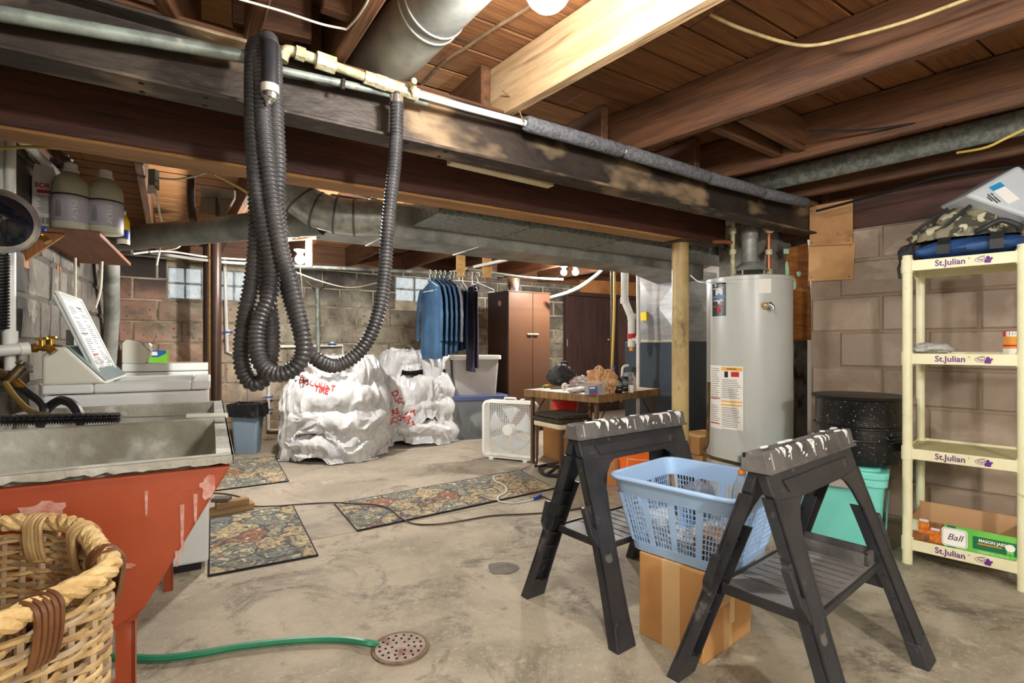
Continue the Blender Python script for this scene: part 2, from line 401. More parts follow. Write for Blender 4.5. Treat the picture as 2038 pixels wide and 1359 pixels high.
# ---------- ceiling: planks on joists
CEIL = 2.22
def woodmat(name, a, b_, c=None, sc=3., st=(1, 14, 14), rough=.62, rnd=.15, bump=.18):
    return mat(name, a, rough, col2=b_, scale=sc, stretch=st, rnd=rnd, bump=bump, bscale=sc * 2.5, lo=.34, hi=.7, spots=c, sscale=sc * .8, slo=.62, shi=.75)
m_plank = woodmat('subfloor_plank', srgb(136, 92, 56), srgb(102, 65, 38), srgb(72, 46, 28))
m_plank2 = woodmat('subfloor_plank_far', srgb(172, 124, 78), srgb(138, 94, 56), srgb(92, 60, 36))
m_joist = woodmat('joist_wood', srgb(104, 68, 42), srgb(68, 43, 27), srgb(50, 32, 22), st=(1, 10, 10))
m_joist_l = woodmat('joist_wood_light', srgb(176, 150, 116), srgb(140, 110, 76), srgb(110, 80, 52), st=(1, 10, 10))
m_beamw = woodmat('beam_wood', srgb(88, 52, 38), srgb(58, 34, 26), srgb(42, 26, 22), st=(1, 10, 10))
m_newwood = woodmat('new_wood', srgb(208, 166, 108), srgb(180, 136, 82), None, st=(1, 10, 10))
ce = thing('ceiling', 'open ceiling of old floorboards on timber joists', None, kind='structure')
aB = 1.859                                                # how far the steel beam lies along A
def AB(a, b_, z): return A * a + B * b_ + V((0, 0, z))
a = -1.9; k = 0
while a < 6.6:
    wd = .186; near = a < aB
    splits = [-4.2, -1.2 + .37 * (k % 3), 1.6 + .5 * (k % 4), 7.6]
    for s0, s1 in zip(splits, splits[1:]):
        beam('plank', AB(a + wd / 2, s0 + .002, CEIL + random.uniform(0, .004)), AB(a + wd / 2, s1 - .002, CEIL + random.uniform(0, .004)), wd - (.010 if near else .022), .022, m_plank if near else m_plank2, ce, bevel=.002)
    a += wd; k += 1
MB().prism([AB(-2.2, -4.5, CEIL + .035), AB(6.8, -4.5, CEIL + .035), AB(6.8, 7.9, CEIL + .035), AB(-2.2, 7.9, CEIL + .035)], (0, 0, .02)).build('upper_floor', mat('dark_upper', (.012, .009, .007), .9), ce)
JB = 2.0
def joist(pa, pb, w_, m, za=JB, ext=2.4, back=.25):
    p, q = G(pa[0], pa[1], za), G(pb[0], pb[1], za); d = (q - p).normalized()
    return beam('joist', p - d * back, q + d * ext, w_, CEIL - za - .002, m, ce, bevel=.005)
joist((1043, 211), (1425, 0), .05, m_joist_l)
joist((1275, 299), (2038, 43), .045, m_joist)
joist((1457, 351), (2038, 208), .045, m_joist)
joist((1603, 392), (2038, 306), .045, m_joist)
joist((676, 120), (751, 0), .045, m_joist)
joist((505, 62), (522, 0), .045, m_joist)
joist((330, 20), (318, 0), .045, m_joist)
for b_ in (-1.5, -.84, -.14, .42, 1.1, 1.77, 2.47, 3.17, 3.9, 4.6):
    beam('joist', AB(aB + .02, b_, JB), AB(6.35, b_, JB), .045, CEIL - JB - .002, m_joist, ce, bevel=.005)
# bridging between two joists at the right
beam('blocking', G(1420, 258, 2.03), G(1560, 318, 2.03), .04, .16, m_joist, ce); beam('blocking', G(1475, 240, 2.03), G(1605, 308, 2.03), .04, .16, m_joist, ce)
beam('blocking', G(462, 50, 2.03), G(620, 84, 2.03), .04, .18, m_joist, ce); beam('blocking', G(640, 20, 2.03), G(720, 48, 2.03), .04, .18, m_joist, ce)
beam('blocking', G(600, 240, 2.02), G(745, 268, 2.02), .04, .15, m_newwood, ce); beam('blocking', G(820, 296, 2.02), G(895, 312, 2.02), .04, .15, m_newwood, ce)
beam('blocking', G(30, 135, 2.01), G(215, 186, 2.01), .04, .17, m_joist, ce); beam('blocking', G(240, 172, 2.01), G(490, 230, 2.01), .04, .14, m_newwood, ce)
beam('rim_board', bw0 + B * -.2 + wn * .02 + V((0, 0, 1.995)), bw0 + B * 8.4 + wn * .02 + V((0, 0, 1.995)), .04, .225, m_joist, ce)
beam('rim_board', corner + A2 * -6.6 - B2 * .03 + V((0, 0, 1.995)), corner + A2 * .2 - B2 * .03 + V((0, 0, 1.995)), .04, .225, m_joist, ce)
# sill beams along the right wall
beam('sill_plate', rw + WR * -.2 + V((.06, .05, 1.80)), rw + WR * 4.5 + V((.06, .05, 1.80)), .14, .2, m_beamw, ce)

beam('rim_board', rw + WR * -.3 + V((.09, .08, 2.0)), rw + WR * 5.0 + V((.09, .08, 2.0)), .04, .22, m_joist, ce)
beam('rim_board', rw + V((.09, .0, 2.0)), rw + V((.85, .42, 2.0)), .04, .22, m_joist, ce)
# ---------- steel I-beam with its timber nailer
m_steel = mat('rusty_steel', srgb(66, 56, 48), .55, metal=.25, col2=srgb(40, 34, 31), scale=5, spots=srgb(158, 134, 104), sscale=6, slo=.52, shi=.68, bump=.3, bscale=30, coords='Object', stretch=(.5, 1, 1))
bl, br = V((-1.327, 1.354, 1.80)), V((2.02, 3.55, 1.80)); bd = (br - bl).normalized()
bl2 = bl - bd * 1.6
st = thing('steel_beam', 'long dark rusty steel I-beam carrying the pipes and joists', 'steel beam', bl2, 0, world=True)
def ibeam(p0, p1, m):
    d = (p1 - p0); L = d.length; x = d.normalized(); y = V((0, 0, 1)).cross(x).normalized()
    hw, t, hh = .056, .012, .2
    pr = [(-hw, 0), (hw, 0), (hw, t), (.007, t + .008), (.007, hh - t - .008), (hw, hh - t), (hw, hh), (-hw, hh), (-hw, hh - t), (-.007, hh - t - .008), (-.007, t + .008), (-hw, t)]
    mb = MB(); mb.prism([V((0, a_, b__)) for a_, b__ in pr], (L, 0, 0)); o = mb.build('beam', m, st, bevel=.003, raw=True)
    M = Matrix((x, y, V((0, 0, 1)))).transposed().to_4x4(); M.translation = p0 - bl2; o.matrix_basis = M
ibeam(bl2, br, m_steel)
for t in range(34):
    for s in (-1, 1):
        if t % 5 < 2:
            q = bl2 + bd * (.3 + t * .16) + V((-bd.y, bd.x, 0)) * .03 * s; MB().cyl(q + V((0, 0, -.001)), q + V((0, 0, .004)), .008, 10).build('bolt_hole', mat('hole', (.01, .009, .008), .9), st)
beam('nailer', bl2 + V((0, 0, 2.0 - 0 - 1.80 + .0)), br + V((0, 0, .2)), .12, .012, m_joist, ce)
# ---------- built-up timber beam beyond it, and the pipe column under it
wl, wr_ = G(0, 260, 1.77), V((1.15, 3.57, 1.77)); wd = (wr_ - wl).normalized()
tb = thing('timber_beam', 'reddish brown built-up timber beam behind the steel beam', 'timber beam', wl - wd * 1.2, 0, world=True)
for k in range(3):
    off = V((-wd.y, wd.x, 0)) * (k - 1) * .047
    beam('ply', wl - wd * 1.2 + off, wr_ + wd * .40 + off, .045, .22, m_beamw if k != 0 else m_beamw, tb)
beam('edge_strip', wl - wd * 1.2 + V((0, 0, -.0)) - V((0, 0, .012)), wr_ + wd * .1 - V((0, 0, .012)), .138, .012, woodmat('beam_under', srgb(186, 140, 88), srgb(150, 106, 62), None, st=(1, 10, 10)), tb)
m_col = mat('column_paint', srgb(196, 172, 118), .5, col2=srgb(150, 122, 76), scale=4, stretch=(1, 1, .5), spots=srgb(96, 70, 44), sscale=9, slo=.60, shi=.7, bump=.2)
co = thing('pipe_column', 'round steel column with flaking tan paint by the water heater', 'column', (1.15, 3.57, 0), 0)
MB().cyl((0, 0, .012), (.0, 0, 1.748), .056, 28).build('shaft', m_col, co, smooth=True)
MB().box((0, 0, 1.7535), (.19, .19, .009), .58).build('cap_plate', m_steel, co, bevel=.002); MB().box((0, 0, .007), (.19, .19, .012), .58).build('base_plate', m_steel, co, bevel=.002)
# =====================================================================  OVERHEAD: ducts, pipes, hose
m_galv = mat('galvanised_metal', srgb(168, 168, 160), .45, metal=.2, col2=srgb(120, 124, 120), scale=5, spots=srgb(88, 90, 86), sscale=4, slo=.5, shi=.75, bump=.06)
m_galv2 = mat('spangled_metal', srgb(146, 152, 146), .42, metal=.2, col2=srgb(112, 119, 115), scale=34, detail=2, lo=.42, hi=.58, bump=.04)
m_pipeg = mat('galvanised_pipe', srgb(146, 156, 146), .45, metal=.15, col2=srgb(98, 104, 98), scale=9, spots=srgb(170, 164, 144), sscale=12, bump=.1)
m_brass_old = mat('crusted_fitting', srgb(206, 200, 168), .6, metal=.1, col2=srgb(158, 146, 108), scale=18, bump=.3)
m_pvc = mat('white_pvc', srgb(232, 232, 226), .35, col2=srgb(210, 210, 202), scale=5)
m_brass = mat('brass', srgb(208, 164, 76), .3, metal=.85, col2=srgb(160, 116, 50), scale=20)
m_black = mat('black_plastic', srgb(30, 30, 32), .45, col2=srgb(44, 44, 46), scale=12, bump=.1)
m_chrome = mat('chrome', srgb(220, 222, 224), .18, metal=.95)
m_blueh = mat('blue_plastic', srgb(32, 74, 168), .4)
m_copper = mat('copper', srgb(176, 110, 80), .4, metal=.7)
m_foam = mat('foam_insulation', srgb(112, 112, 116), .9, col2=srgb(80, 80, 84), scale=60, detail=2, bump=.5, bscale=90)

def PB(x, y, off):
    """where the sight line through a pixel meets the upright plane that far in front of the steel beam's web"""
    r = V(((x - CX) / F, 1, (CY - y) / F)); n = V((-bd.y, bd.x, 0)); o = V((bl.x, bl.y, 0)) - n * off
    return V((0, 0, H)) + r * (n.dot(o) / n.dot(V((r.x, r.y, 0))))
m_seam = mat('dark_seam', srgb(92, 94, 90), .5, metal=.2)
# round duct between the joists near us
da, db = G(745, 145, 2.11), G(880, -10, 2.11); dd = (db - da).normalized(); d0 = da - dd * 1.15; d1 = db + dd * 1.6
du = thing('round_duct', 'fat galvanized round duct tucked between joists over the steel beam', 'duct', d0, 0, world=True)
MB().cyl(d0, d1, .104, 40).build('pipe', m_galv, du, smooth=True)
for t in (.2, 1.62, 1.66, 2.7):
    q = d0 + dd * t; MB().tube([q + (V((math.cos(a) * -dd.y, math.cos(a) * dd.x, math.sin(a)))) * .105 for a in [2 * PI * k / 32 for k in range(32)]], .0035, 6, closed=True).build('seam_ring', m_galv, du, smooth=True)
# round duct at the right, under the joists
ra, rb = G(1500, 368, 2.07), G(2038, 243, 2.07); rd = (rb - ra).normalized()
du = thing('round_duct', 'spangled round duct running below the joists at the right', 'duct', ra - rd * .3, 0, world=True)
MB().cyl(ra - rd * .3, rb + rd * 1.6, .058, 32).build('pipe', m_galv2, du, smooth=True)
MB().cyl(ra + rd * 1.5, ra + rd * 1.53, .0595, 32).build('seam_ring', m_galv2, du, smooth=True)
# rectangular trunk ducts: near one
def trunk(name, label, pf, width, zb, zt, t0, t1, m_side, seams):
    """pf: point on the lower front edge; t along B"""
    o0 = V((pf.x, pf.y, zb)) + B * t0; n = A
    root = thing(name, label, 'duct', o0, 0, world=True)
    q = V((pf.x, pf.y, 0))
    mb = MB(); mb.prism([q + B * t0 + V((0, 0, zb)), q + B * t1 + V((0, 0, zb)), q + B * t1 + V((0, 0, zt)), q + B * t0 + V((0, 0, zt))], n * width); mb.build('duct_body', m_side, root, bevel=.003)
    for s in seams:
        c = q + B * s - n * .006 + V((0, 0, zb - .006)); mb = MB(); mb.prism([c - B * .012, c + B * .012, c + B * .012 + V((0, 0, zt - zb + .012)), c - B * .012 + V((0, 0, zt - zb + .012))], n * (width + .012)); mb.build('seam_strip', m_side, root)
    return root
pn = P(1080, 456, 3.2)
t_l = ((873 - CX) / F * pn.y - pn.x) / (B.x - (873 - CX) / F * B.y)
trunk('trunk_duct', 'rectangular galvanized trunk duct right behind the brown timber beam', pn, .36, pn.z, 1.985, t_l, 2.35, m_galv2, (t_l + .62, t_l + 1.35))
pf_ = P(1080, 506, 3.72)
t_l2 = ((659 - CX) / F * pf_.y - pf_.x) / (B.x - (659 - CX) / F * B.y)
trunk('trunk_duct', 'lower galvanized trunk duct meeting the elbow above the clothes', pf_, .36, pf_.z, 1.9, t_l2, 1.25, m_galv, (t_l2 + .32, t_l2 + .95))
# boot linking the lower trunk with the furnace plenum
bq = V((pf_.x, pf_.y, 0)) + B * 1.25
bt = thing('duct_boot', 'sloping sheet metal boot joining trunk duct to furnace', 'duct boot', bq + V((0, 0, 1.7)), 0, world=True)
mb = MB(); e = V((0, 0, 1)); zb = pf_.z
s0 = [bq + e * zb, bq + A * .36 + e * zb, bq + A * .36 + e * 1.9, bq + e * 1.9]
s1 = [bq + B * .55 + e * (zb - .06), bq + B * .55 + A * .5 + e * (zb - .06), bq + B * .55 + A * .5 + e * 1.9, bq + B * .55 + e * 1.9]
mb.add(s0 + s1, [(0, 1, 2, 3), (7, 6, 5, 4), (0, 4, 5, 1), (1, 5, 6, 2), (2, 6, 7, 3), (3, 7, 4, 0)]); mb.build('sheet', m_galv, bt, bevel=.003)
# round duct from the trunk towards the left wall
q1 = V((pf_.x, pf_.y, 0)) + B * (t_l2 - .0) + A * .18; q1.z = 1.78
q0 = P(215, 478, 3.75)
du = thing('round_duct', 'dull grey round duct running left from the trunk to the wall', 'duct', q0, 0, world=True)
mid = P(494, 451, 3.2)
MB().tube([q0, lerp(q0, mid, .98), lerp(mid, q1, .03), q1], .082, 32).build('pipe', mat('dull_duct', srgb(138, 142, 136), .5, metal=.15, col2=srgb(98, 104, 100), scale=4, stretch=(1, 1, 1)), du, smooth=True)
for tt in (.35, .62): 
    q = lerp(mid, q1, tt); dx = (q1 - mid).normalized(); MB().cyl(q, q + dx * .02, .086, 32).build('seam_ring', m_galv, du, smooth=True)
# dryer vent dropping at the left corner
MB_ = MB(); MB_.tube(spline([P(222, 500, 3.9), P(222, 560, 4.0), P(222, 640, 4.2), P(214, 760, 4.4)], 5), .052, 20)
solo(MB_, 'vent_pipe', m_galv, 'grey vent pipe dropping behind the open washer lid', 'vent pipe', smooth=True)
# gored elbow from above down into the lower trunk
ex = P(760, 433, 2.98)
path = [P(585, 320, 2.86), P(588, 372, 2.86), P(600, 398, 2.88), P(630, 418, 2.9), P(668, 428, 2.92), P(705, 433, 2.95), ex]
du = thing('elbow_duct', 'shiny segmented elbow duct curving into the lower trunk duct', 'duct elbow', path[0], 0, world=True)
m_elb = mat('elbow_sheet', srgb(186, 188, 182), .36, metal=.35, col2=srgb(140, 144, 138), scale=18, detail=2)
mb = MB(); mb.tube(path, .10, 28); mb.build('elbow', m_elb, du, smooth=20)
for i in range(1, len(path) - 1):
    t = (path[i + 1] - path[i - 1]).normalized(); MB().cyl(path[i] - t * .005, path[i] + t * .005, .106, 28).build('seam_ring', m_seam, du, smooth=True)
# hanging strap of duct seen over the beam
# ---- pipes along the steel beam
pg = thing('water_pipe', 'long grey galvanized pipe along the face of the steel beam', 'pipe', P(-300, -40, 1.1), 0, world=True)
pp = [PB(0, 27, .085) - bd * .22, PB(0, 27, .085), PB(495, 114, .085)]
MB().tube(pp, .0195, 14).build('pipe', m_pipeg, pg, smooth=True)
MB().tube([PB(498, 84, .11), PB(500, 128, .11)], .008, 8).build('clamp', m_pvc, pg)
pp2 = [PB(560, 140, .075), PB(690, 168, .075), PB(850, 204, .075)]
pg2 = thing('water_pipe', 'thin greenish pipe under the crusted fittings on the steel beam', 'pipe', pp2[0], 0, world=True)
MB().tube(pp2, .0125, 12).build('pipe', m_pipeg, pg2, smooth=True)
MB().tube([PB(684, 158, .092), PB(682, 178, .092)], .007, 8).build('clamp', m_steel, pg2)
# crusted fitting line: elbow, unions, tee, valve
pw = thing('pipe_run', 'pale crusted pipe run with elbow unions and valve over the hose', 'pipe', P(562, 118, 1.56), 0, world=True)
pts = [PB(*q) for q in ((562, 122, .10), (566, 108, .10), (578, 101, .10), (650, 126, .105), (740, 158, .11), (830, 187, .105), (930, 215, .10), (1060, 249, .095))]
MB().tube(spline(pts[:4], 5), .0165, 14).build('elbow', m_brass_old, pw, smooth=True)
MB().tube(pts[3:6], .0150, 14).build('pipe', m_brass_old, pw, smooth=True); MB().tube(pts[5:], .0125, 14).build('pipe', m_pvc, pw, smooth=True)
for (x, y, r, l) in ((597, 107, .022, .014), (648, 125, .028, .03), (742, 159, .022, .03), (758, 164, .024, .02), (800, 178, .022, .06), (817, 183, .025, .015)):
    q = PB(x, y, .107); t = (pts[5] - pts[3]).normalized(); MB().cyl(q - t * l, q + t * l, r, 8).build('union', m_brass_old, pw, smooth=True)
q = PB(822, 190, .12); MB().tube([q, q + V((.0, -.03, .01)), q + V((.01, -.045, .02))], .006, 8).build('valve_stem', m_brass_old, pw); MB().sphere(q + V((.012, -.05, .025)), .012, 10).build('valve_knob', m_brass_old, pw, smooth=True)
# foam sleeves
fz = [(1045, 245, 2.115), (1237, 300, 2.47), (1244, 302, 2.48), (1408, 352, 2.86), (1412, 354, 2.87), (1515, 382, 3.15), (1519, 384, 3.16), (1604, 404, 3.42)]
fs_ = thing('insulated_pipe', 'pipe in four grey foam sleeves along the beam', 'insulated pipe', P(*fz[0]), 0, world=True)
MB().tube([PB(1062, 250, .095), PB(1604, 404, .095)], .0125, 12).build('pipe', m_pvc, fs_, smooth=True)
for a_, b_ in zip(fz[::2], fz[1::2]):
    p, q = PB(a_[0], a_[1], .095), PB(b_[0], b_[1], .095); t = (q - p).normalized(); mb = MB()
    mb.tube([p, p + t * .012, q - t * .012, q], [.027, .032, .032, .027], 20); mb.build('foam_sleeve', m_foam, fs_, smooth=50)
# ---- thin wires overhead
def cable(name, m, pts, r, label, cat='cable', sub=8, group=None):
    return solo(MB().tube(spline(pts, sub), r, 7), name, m, label, cat, group, smooth=True)
m_wire = mat('tan_cable', srgb(190, 170, 120), .6, col2=srgb(150, 130, 90), scale=20); m_wirey = mat('yellow_cable', srgb(198, 172, 84), .5); m_wirek = mat('black_cable', srgb(22, 22, 24), .5)
m_wirew = mat('white_cable', srgb(214, 208, 190), .5); m_wireg = mat('grey_cloth_cable', srgb(128, 104, 74), .8, col2=srgb(96, 78, 56), scale=30)
cable('cable', m_wireg, [G(840, 168, 2.18), G(885, 122, 2.19), G(925, 96, 2.195), G(975, 62, 2.195), G(1040, 22, 2.19), G(1080, -6, 2.18)], .0065, 'old cloth wrapped cable stapled across the floorboards to the lamp')
cable('cable', m_wire, [G(1412, 28, 2.1), G(1470, 55, 2.08), G(1560, 84, 2.06), G(1620, 90, 2.05), G(1700, 72, 2.05), G(1800, 44, 2.05), G(1900, 8, 2.05), G(2000, -30, 2.05)], .0055, 'tan cable drooping between joists at the upper right')
cable('cable', m_wirek, [G(1612, 261, 2.04), G(1720, 259, 2.03), G(1850, 240, 2.03), G(1960, 215, 2.03), G(2050, 192, 2.03)], .005, 'black cable looping along the joist above the round duct')
cable('cable', m_wirey, [P(1905, 304, 2.42), P(1960, 294, 2.3), P(2000, 276, 2.25), P(2045, 254, 2.2)], .006, 'yellowish cable curving off the right hand round duct')
cable('cable', m_wirew, [G(475, -2, 1.99), G(560, 22, 1.99), G(640, 48, 1.99), G(690, 58, 1.99)], .0035, 'thin white wire strung below the joists at the upper left')
cable('wire', m_wirew, [G(690, 58, 1.99), G(710, 36, 1.985), G(728, 8, 1.98), G(735, -8, 1.98)], .003, 'short white wire rising beside the fat round duct', 'wire')
cable('cable', m_wirek, [P(1625, 420, 3.3), P(1760, 384, 3.0), P(1880, 350, 2.75), P(2045, 330, 2.5)], .008, 'dark conduit running high along the brown wall', 'conduit')
cable('cable', m_wirey, [P(-20, 297, 1.95), P(60, 292, 2.0), P(140, 297, 2.05), P(205, 303, 2.1), P(330, 326, 2.2), P(500, 350, 2.3)], .0065, 'yellow cable sagging under the timber beam at the left')
cable('cable', m_wire, [P(160, 300, 2.1), P(300, 325, 2.2), P(430, 345, 2.3), P(495, 353, 2.36), P(560, 360, 2.4), P(660, 372, 2.5), P(760, 400, 2.6), P(830, 410, 2.7)], .004, 'thin copper coloured wire under the timber beam')
cable('cable', m_wirey, [P(425, 346, 2.35), P(470, 370, 2.6), P(500, 388, 2.9), P(560, 420, 3.2)], .006, 'yellow cable slanting up behind the hanging hose')
cable('cable', m_wirew, [P(1590, 512, 3.62), P(1560, 495, 3.5), P(1400, 570, 3.45)][1:] and [P(1375, 548, 3.7), P(1390, 560, 3.5), P(1412, 562, 3.3)], .004, 'thin wire hooked behind the water heater')
cable('cable', m_wirew, [P(560, 530, 4.2), P(640, 560, 4.6), P(700, 572, 4.9), P(760, 560, 5.1)], .005, 'tan cord swagged across the back wall')
cable('cable', m_wirew, [P(265, 505, 3.9), P(330, 500, 4.1), P(420, 512, 4.3), P(500, 517, 4.5)], .007, 'white cable bundle strung below the left round duct')
cable('cable', m_wirew, [P(330, 498, 4.0), P(355, 492, 4.0), P(362, 480, 4.0), P(345, 474, 4.0), P(322, 484, 4.0), P(318, 500, 4.0), P(312, 528, 4.0)], .006, 'coiled white cable hanging below the left round duct')
cable('twine', m_wireg, [PB(1000, 180, .10), PB(1012, 190, .10), PB(1024, 199, .10), PB(1031, 215, .10), PB(1040, 236, .115), PB(1044, 243, .13)], .0028, 'bit of twine snagged on the end of the foam sleeves', 'twine')
# cream metal strip screwed to the timber beam
cs, ct = P(900, 311, 2.17), P(1103, 360, 2.49); cdir = (ct - cs).normalized(); cn = V((cdir.y, -cdir.x, 0))
ms = thing('metal_strip', 'cream painted metal channel screwed along the timber beam', 'metal channel', cs, 0, world=True)
m_cream = mat('cream_enamel', srgb(226, 216, 182), .45, col2=srgb(204, 190, 150), scale=5)
MB().prism([cs - V((0, 0, .025)), ct - V((0, 0, .025)), ct + V((0, 0, .02)), cs + V((0, 0, .02))], -cn * .05).build('channel', m_cream, ms, bevel=.003)
for t in (.1, .5, .75): MB().cyl(cs.lerp(ct, t) + cn * .001 - V((0, 0, .01)), cs.lerp(ct, t) + cn * -.002 - V((0, 0, .01)), .004, 8).build('screw', m_steel, ms)

# ---- the black corrugated sump hose hung over the pipe
D1 = 1.56
hp = [(790, 205, 1.85), (789, 262, 1.85), (785, 330, 1.84), (777, 400, 1.82), (770, 480, 1.80), (765, 550, 1.79), (755, 615, 1.77), (737, 668, 1.75), (708, 707, 1.73), (668, 728, 1.70), (632, 716, 1.68), (607, 688, 1.66), (592, 640, 1.64), (577, 590, 1.62), (563, 540, 1.60), (556, 470, 1.58), (551, 400, 1.565), (553, 330, 1.56), (549, 250, 1.555), (546, 170, 1.56), (543, 105, 1.585), (534, 80, 1.62), (522, 84, 1.60), (512, 110, 1.555), (505, 200, 1.54), (508, 300, 1.535), (512, 370, 1.53), (522, 430, 1.53), (534, 490, 1.53), (541, 540, 1.53), (536, 590, 1.52), (519, 630, 1.51), (511, 670, 1.505), (516, 715, 1.50), (540, 741, 1.495), (572, 741, 1.495), (600, 715, 1.50), (603, 672, 1.505), (592, 620, 1.51), (578, 560, 1.515), (560, 500, 1.52), (546, 430, 1.525), (538, 370, 1.53), (530, 310, 1.525), (524, 240, 1.525), (521, 150, 1.535), (516, 100, 1.57), (507, 92, 1.62), (503, 130, 1.60), (503, 250, 1.585), (507, 330, 1.58), (511, 420, 1.575), (509, 500, 1.57), (500, 570, 1.565), (488, 630, 1.56), (481, 690, 1.555), (484, 735, 1.55), (502, 762, 1.545), (524, 755, 1.545), (537, 720, 1.55), (541, 660, 1.555), (534, 600, 1.56), (527, 540, 1.565), (527, 480, 1.57), (528, 400, 1.575), (529, 300, 1.58), (529, 200, 1.59), (531, 120, 1.605), (533, 86, 1.59), (536, 80, 1.56), (538, 92, 1.525)]
hose = thing('drain_hose', 'black ribbed drain hose hung in long loops over the pipe', 'hose', P(540, 120, 1.58), 0, world=True)
path = resample(spline([P(x, y, d - (.02 if x > 640 else .055)) for x, y, d in hp], 14), .0032)
rr = [.0218 + .0022 * (1 if (i % 4) in (0, 1) else -1) for i in range(len(path))]
m_hose = mat('ribbed_black_rubber', srgb(56, 55, 56), .36, col2=srgb(74, 72, 72), scale=14)
mb = MB(); mb.tube(path, rr, 12); mb.build('ribbed_hose', m_hose, hose, smooth=70)
MB().tube([P(790, 193, 1.83), P(790, 215, 1.83), P(789, 250, 1.83), P(788, 272, 1.83)], [.021, .021, .019, .0245], 16).build('cuff', m_black, hose, smooth=50)
MB().cyl(P(789, 192, 1.83), P(789, 206, 1.83), .0245, 16).build('clamp_band', m_chrome, hose, smooth=True); MB().cyl(P(789, 178, 1.83), P(789, 194, 1.83), .012, 12).build('nipple', m_steel, hose, smooth=True)
MB().tube([P(536, 88, 1.47), P(537, 130, 1.455), P(537, 172, 1.445)], [.024, .0225, .0225], 16).build('cuff', m_black, hose, smooth=50)
MB().cyl(P(537, 170, 1.445), P(537, 186, 1.445), .0238, 16).build('clamp_band', mat('dull_tape', srgb(196, 192, 178), .5), hose, smooth=True)
MB().tube([P(537, 186, 1.445), P(536, 196, 1.445), P(535, 200, 1.445), P(535, 208, 1.445)], [.0215, .0215, .012, .008], 14).build('nozzle', m_chrome, hose, smooth=50)

# ---- bulbs
m_porc = mat('porcelain', srgb(226, 222, 210), .35)
def lamp(name, label, key, string=None):
    c, r = V(LAMPS[key][0]), LAMPS[key][2]; root = thing(name, label, 'lamp', c, 0, world=True)
    m_bulb = mat('lit_bulb_' + key, (1, .97, .93), .4, emit=glow(key))
    MB().lathe([(1e-5, -r)] + [(math.sin(PI * k / 10) * r, -math.cos(PI * k / 10) * r) for k in range(1, 8)] + [(r * .45, r * .95), (r * .42, r * 1.25)], 20, c).build('bulb', m_bulb, root, smooth=True)
    MB().lathe([(r * .55, r * 1.05), (r * .7, r * 1.6), (r * 1.15, r * 1.75), (r * 1.25, r * 2.05)], 20, c).build('socket', m_porc, root, smooth=50)
    if string:
        MB().tube([V(s) for s in string], .004, 6).build('pull_string', m_wirew, root)
    return root
lamp('bulb_lamp', 'bare glowing bulb on the ceiling between the near joists', 'near')
lf = V(LAMPS['far'][0]); lamp('bulb_lamp', 'glowing bare bulb with a pull string beyond the hanging hose', 'far', string=[lf + V((.0, -.0, .06)), lf + V((.0, -.045, .04)), P(600, 560, 3.98), P(603, 596, 3.98)])
lamp('bulb_lamp', 'left one of the paired bare bulbs above the wardrobe', 'twin_a'); lamp('bulb_lamp', 'right one of the paired bare bulbs above the wardrobe', 'twin_b')
lamp('bulb_lamp', 'added fill bulb behind the viewer on the left', 'fill_behind_a'); lamp('bulb_lamp', 'added fill bulb behind the viewer on the right', 'fill_behind_b')  # unseen bulbs, added only to lift the light from behind the camera
# wooden bracket carrying the far bulb
bk = thing('lamp_bracket', 'light wooden bracket holding the bulb with the pull string', 'bracket', P(600, 478, 4.1), 0, world=True)
beam('board', P(572, 478, 4.02), P(642, 474, 4.15), .10, .02, m_newwood, bk); beam('post', P(614, 530, 4.12), P(614, 462, 4.12), .05, .03, m_newwood, bk, up=(0, 1, 0))
# =====================================================================  LEFT SIDE: tub, washer, dryer, wall shelf, taps
A2a = math.atan2(A2.y, A2.x)
m_orange = mat('brick_red_paint', srgb(160, 72, 40), .42, col2=srgb(142, 60, 32), scale=3, spots=srgb(176, 104, 82), sscale=7, slo=.66, shi=.72, bump=.08, stretch=(1, 1, .6))
m_tub = mat('old_tub_cement', srgb(172, 170, 158), .7, col2=srgb(140, 136, 120), scale=4, spots=srgb(196, 196, 186), sscale=9, slo=.56, shi=.68, bump=.3, bscale=40)
m_white = mat('white_enamel', srgb(226, 230, 226), .28, col2=srgb(214, 218, 214), scale=2)
m_white2 = mat('aged_white_enamel', srgb(216, 216, 200), .35, col2=srgb(204, 204, 188), scale=2)
m_dark = mat('dark_gap', srgb(24, 23, 22), .8)
# ---- twin laundry tub: local frame x = out from the wall (B2), y = along the wall, away from us (A2), z up
tc = V((-.645, 1.2, 0)); TW, TL, TZ = .66, 1.36, .80
tub = thing('laundry_tub', 'double cement laundry tub with chipped brick red painted outside', 'laundry tub', tc - B2 * TW, math.atan2(B2.y, B2.x))
def tubpt(x, y, z): return V((x, y, z))
WT = .028
zb = .455
prof_out = [(0, zb), (TW - .215, zb), (TW - .165, zb + .03), (TW, TZ - .025)]
# red painted outside skin: two ends and the sloping front, bottom
mb = MB(); n = len(prof_out)
outer = [(0, TZ - .025)] + prof_out
for (ya, yb) in ((0, .02), (TL - .02, TL)):
    mb.prism([V((x, ya, z)) for x, z in outer], (0, yb - ya, 0))
mb.prism([V((TW - .165, .02, zb + .03)), V((TW, .02, TZ - .025)), V((TW - .02, .02, TZ - .025)), V((TW - .185, .02, zb + .03))], (0, TL - .04, 0))
mb.b2((0, .02, zb), (TW - .19, TL - .02, zb + .02)); mb.b2((0, .02, zb), (.02, TL - .02, TZ - .025)); mb.build('painted_shell', m_orange, tub, bevel=.006)
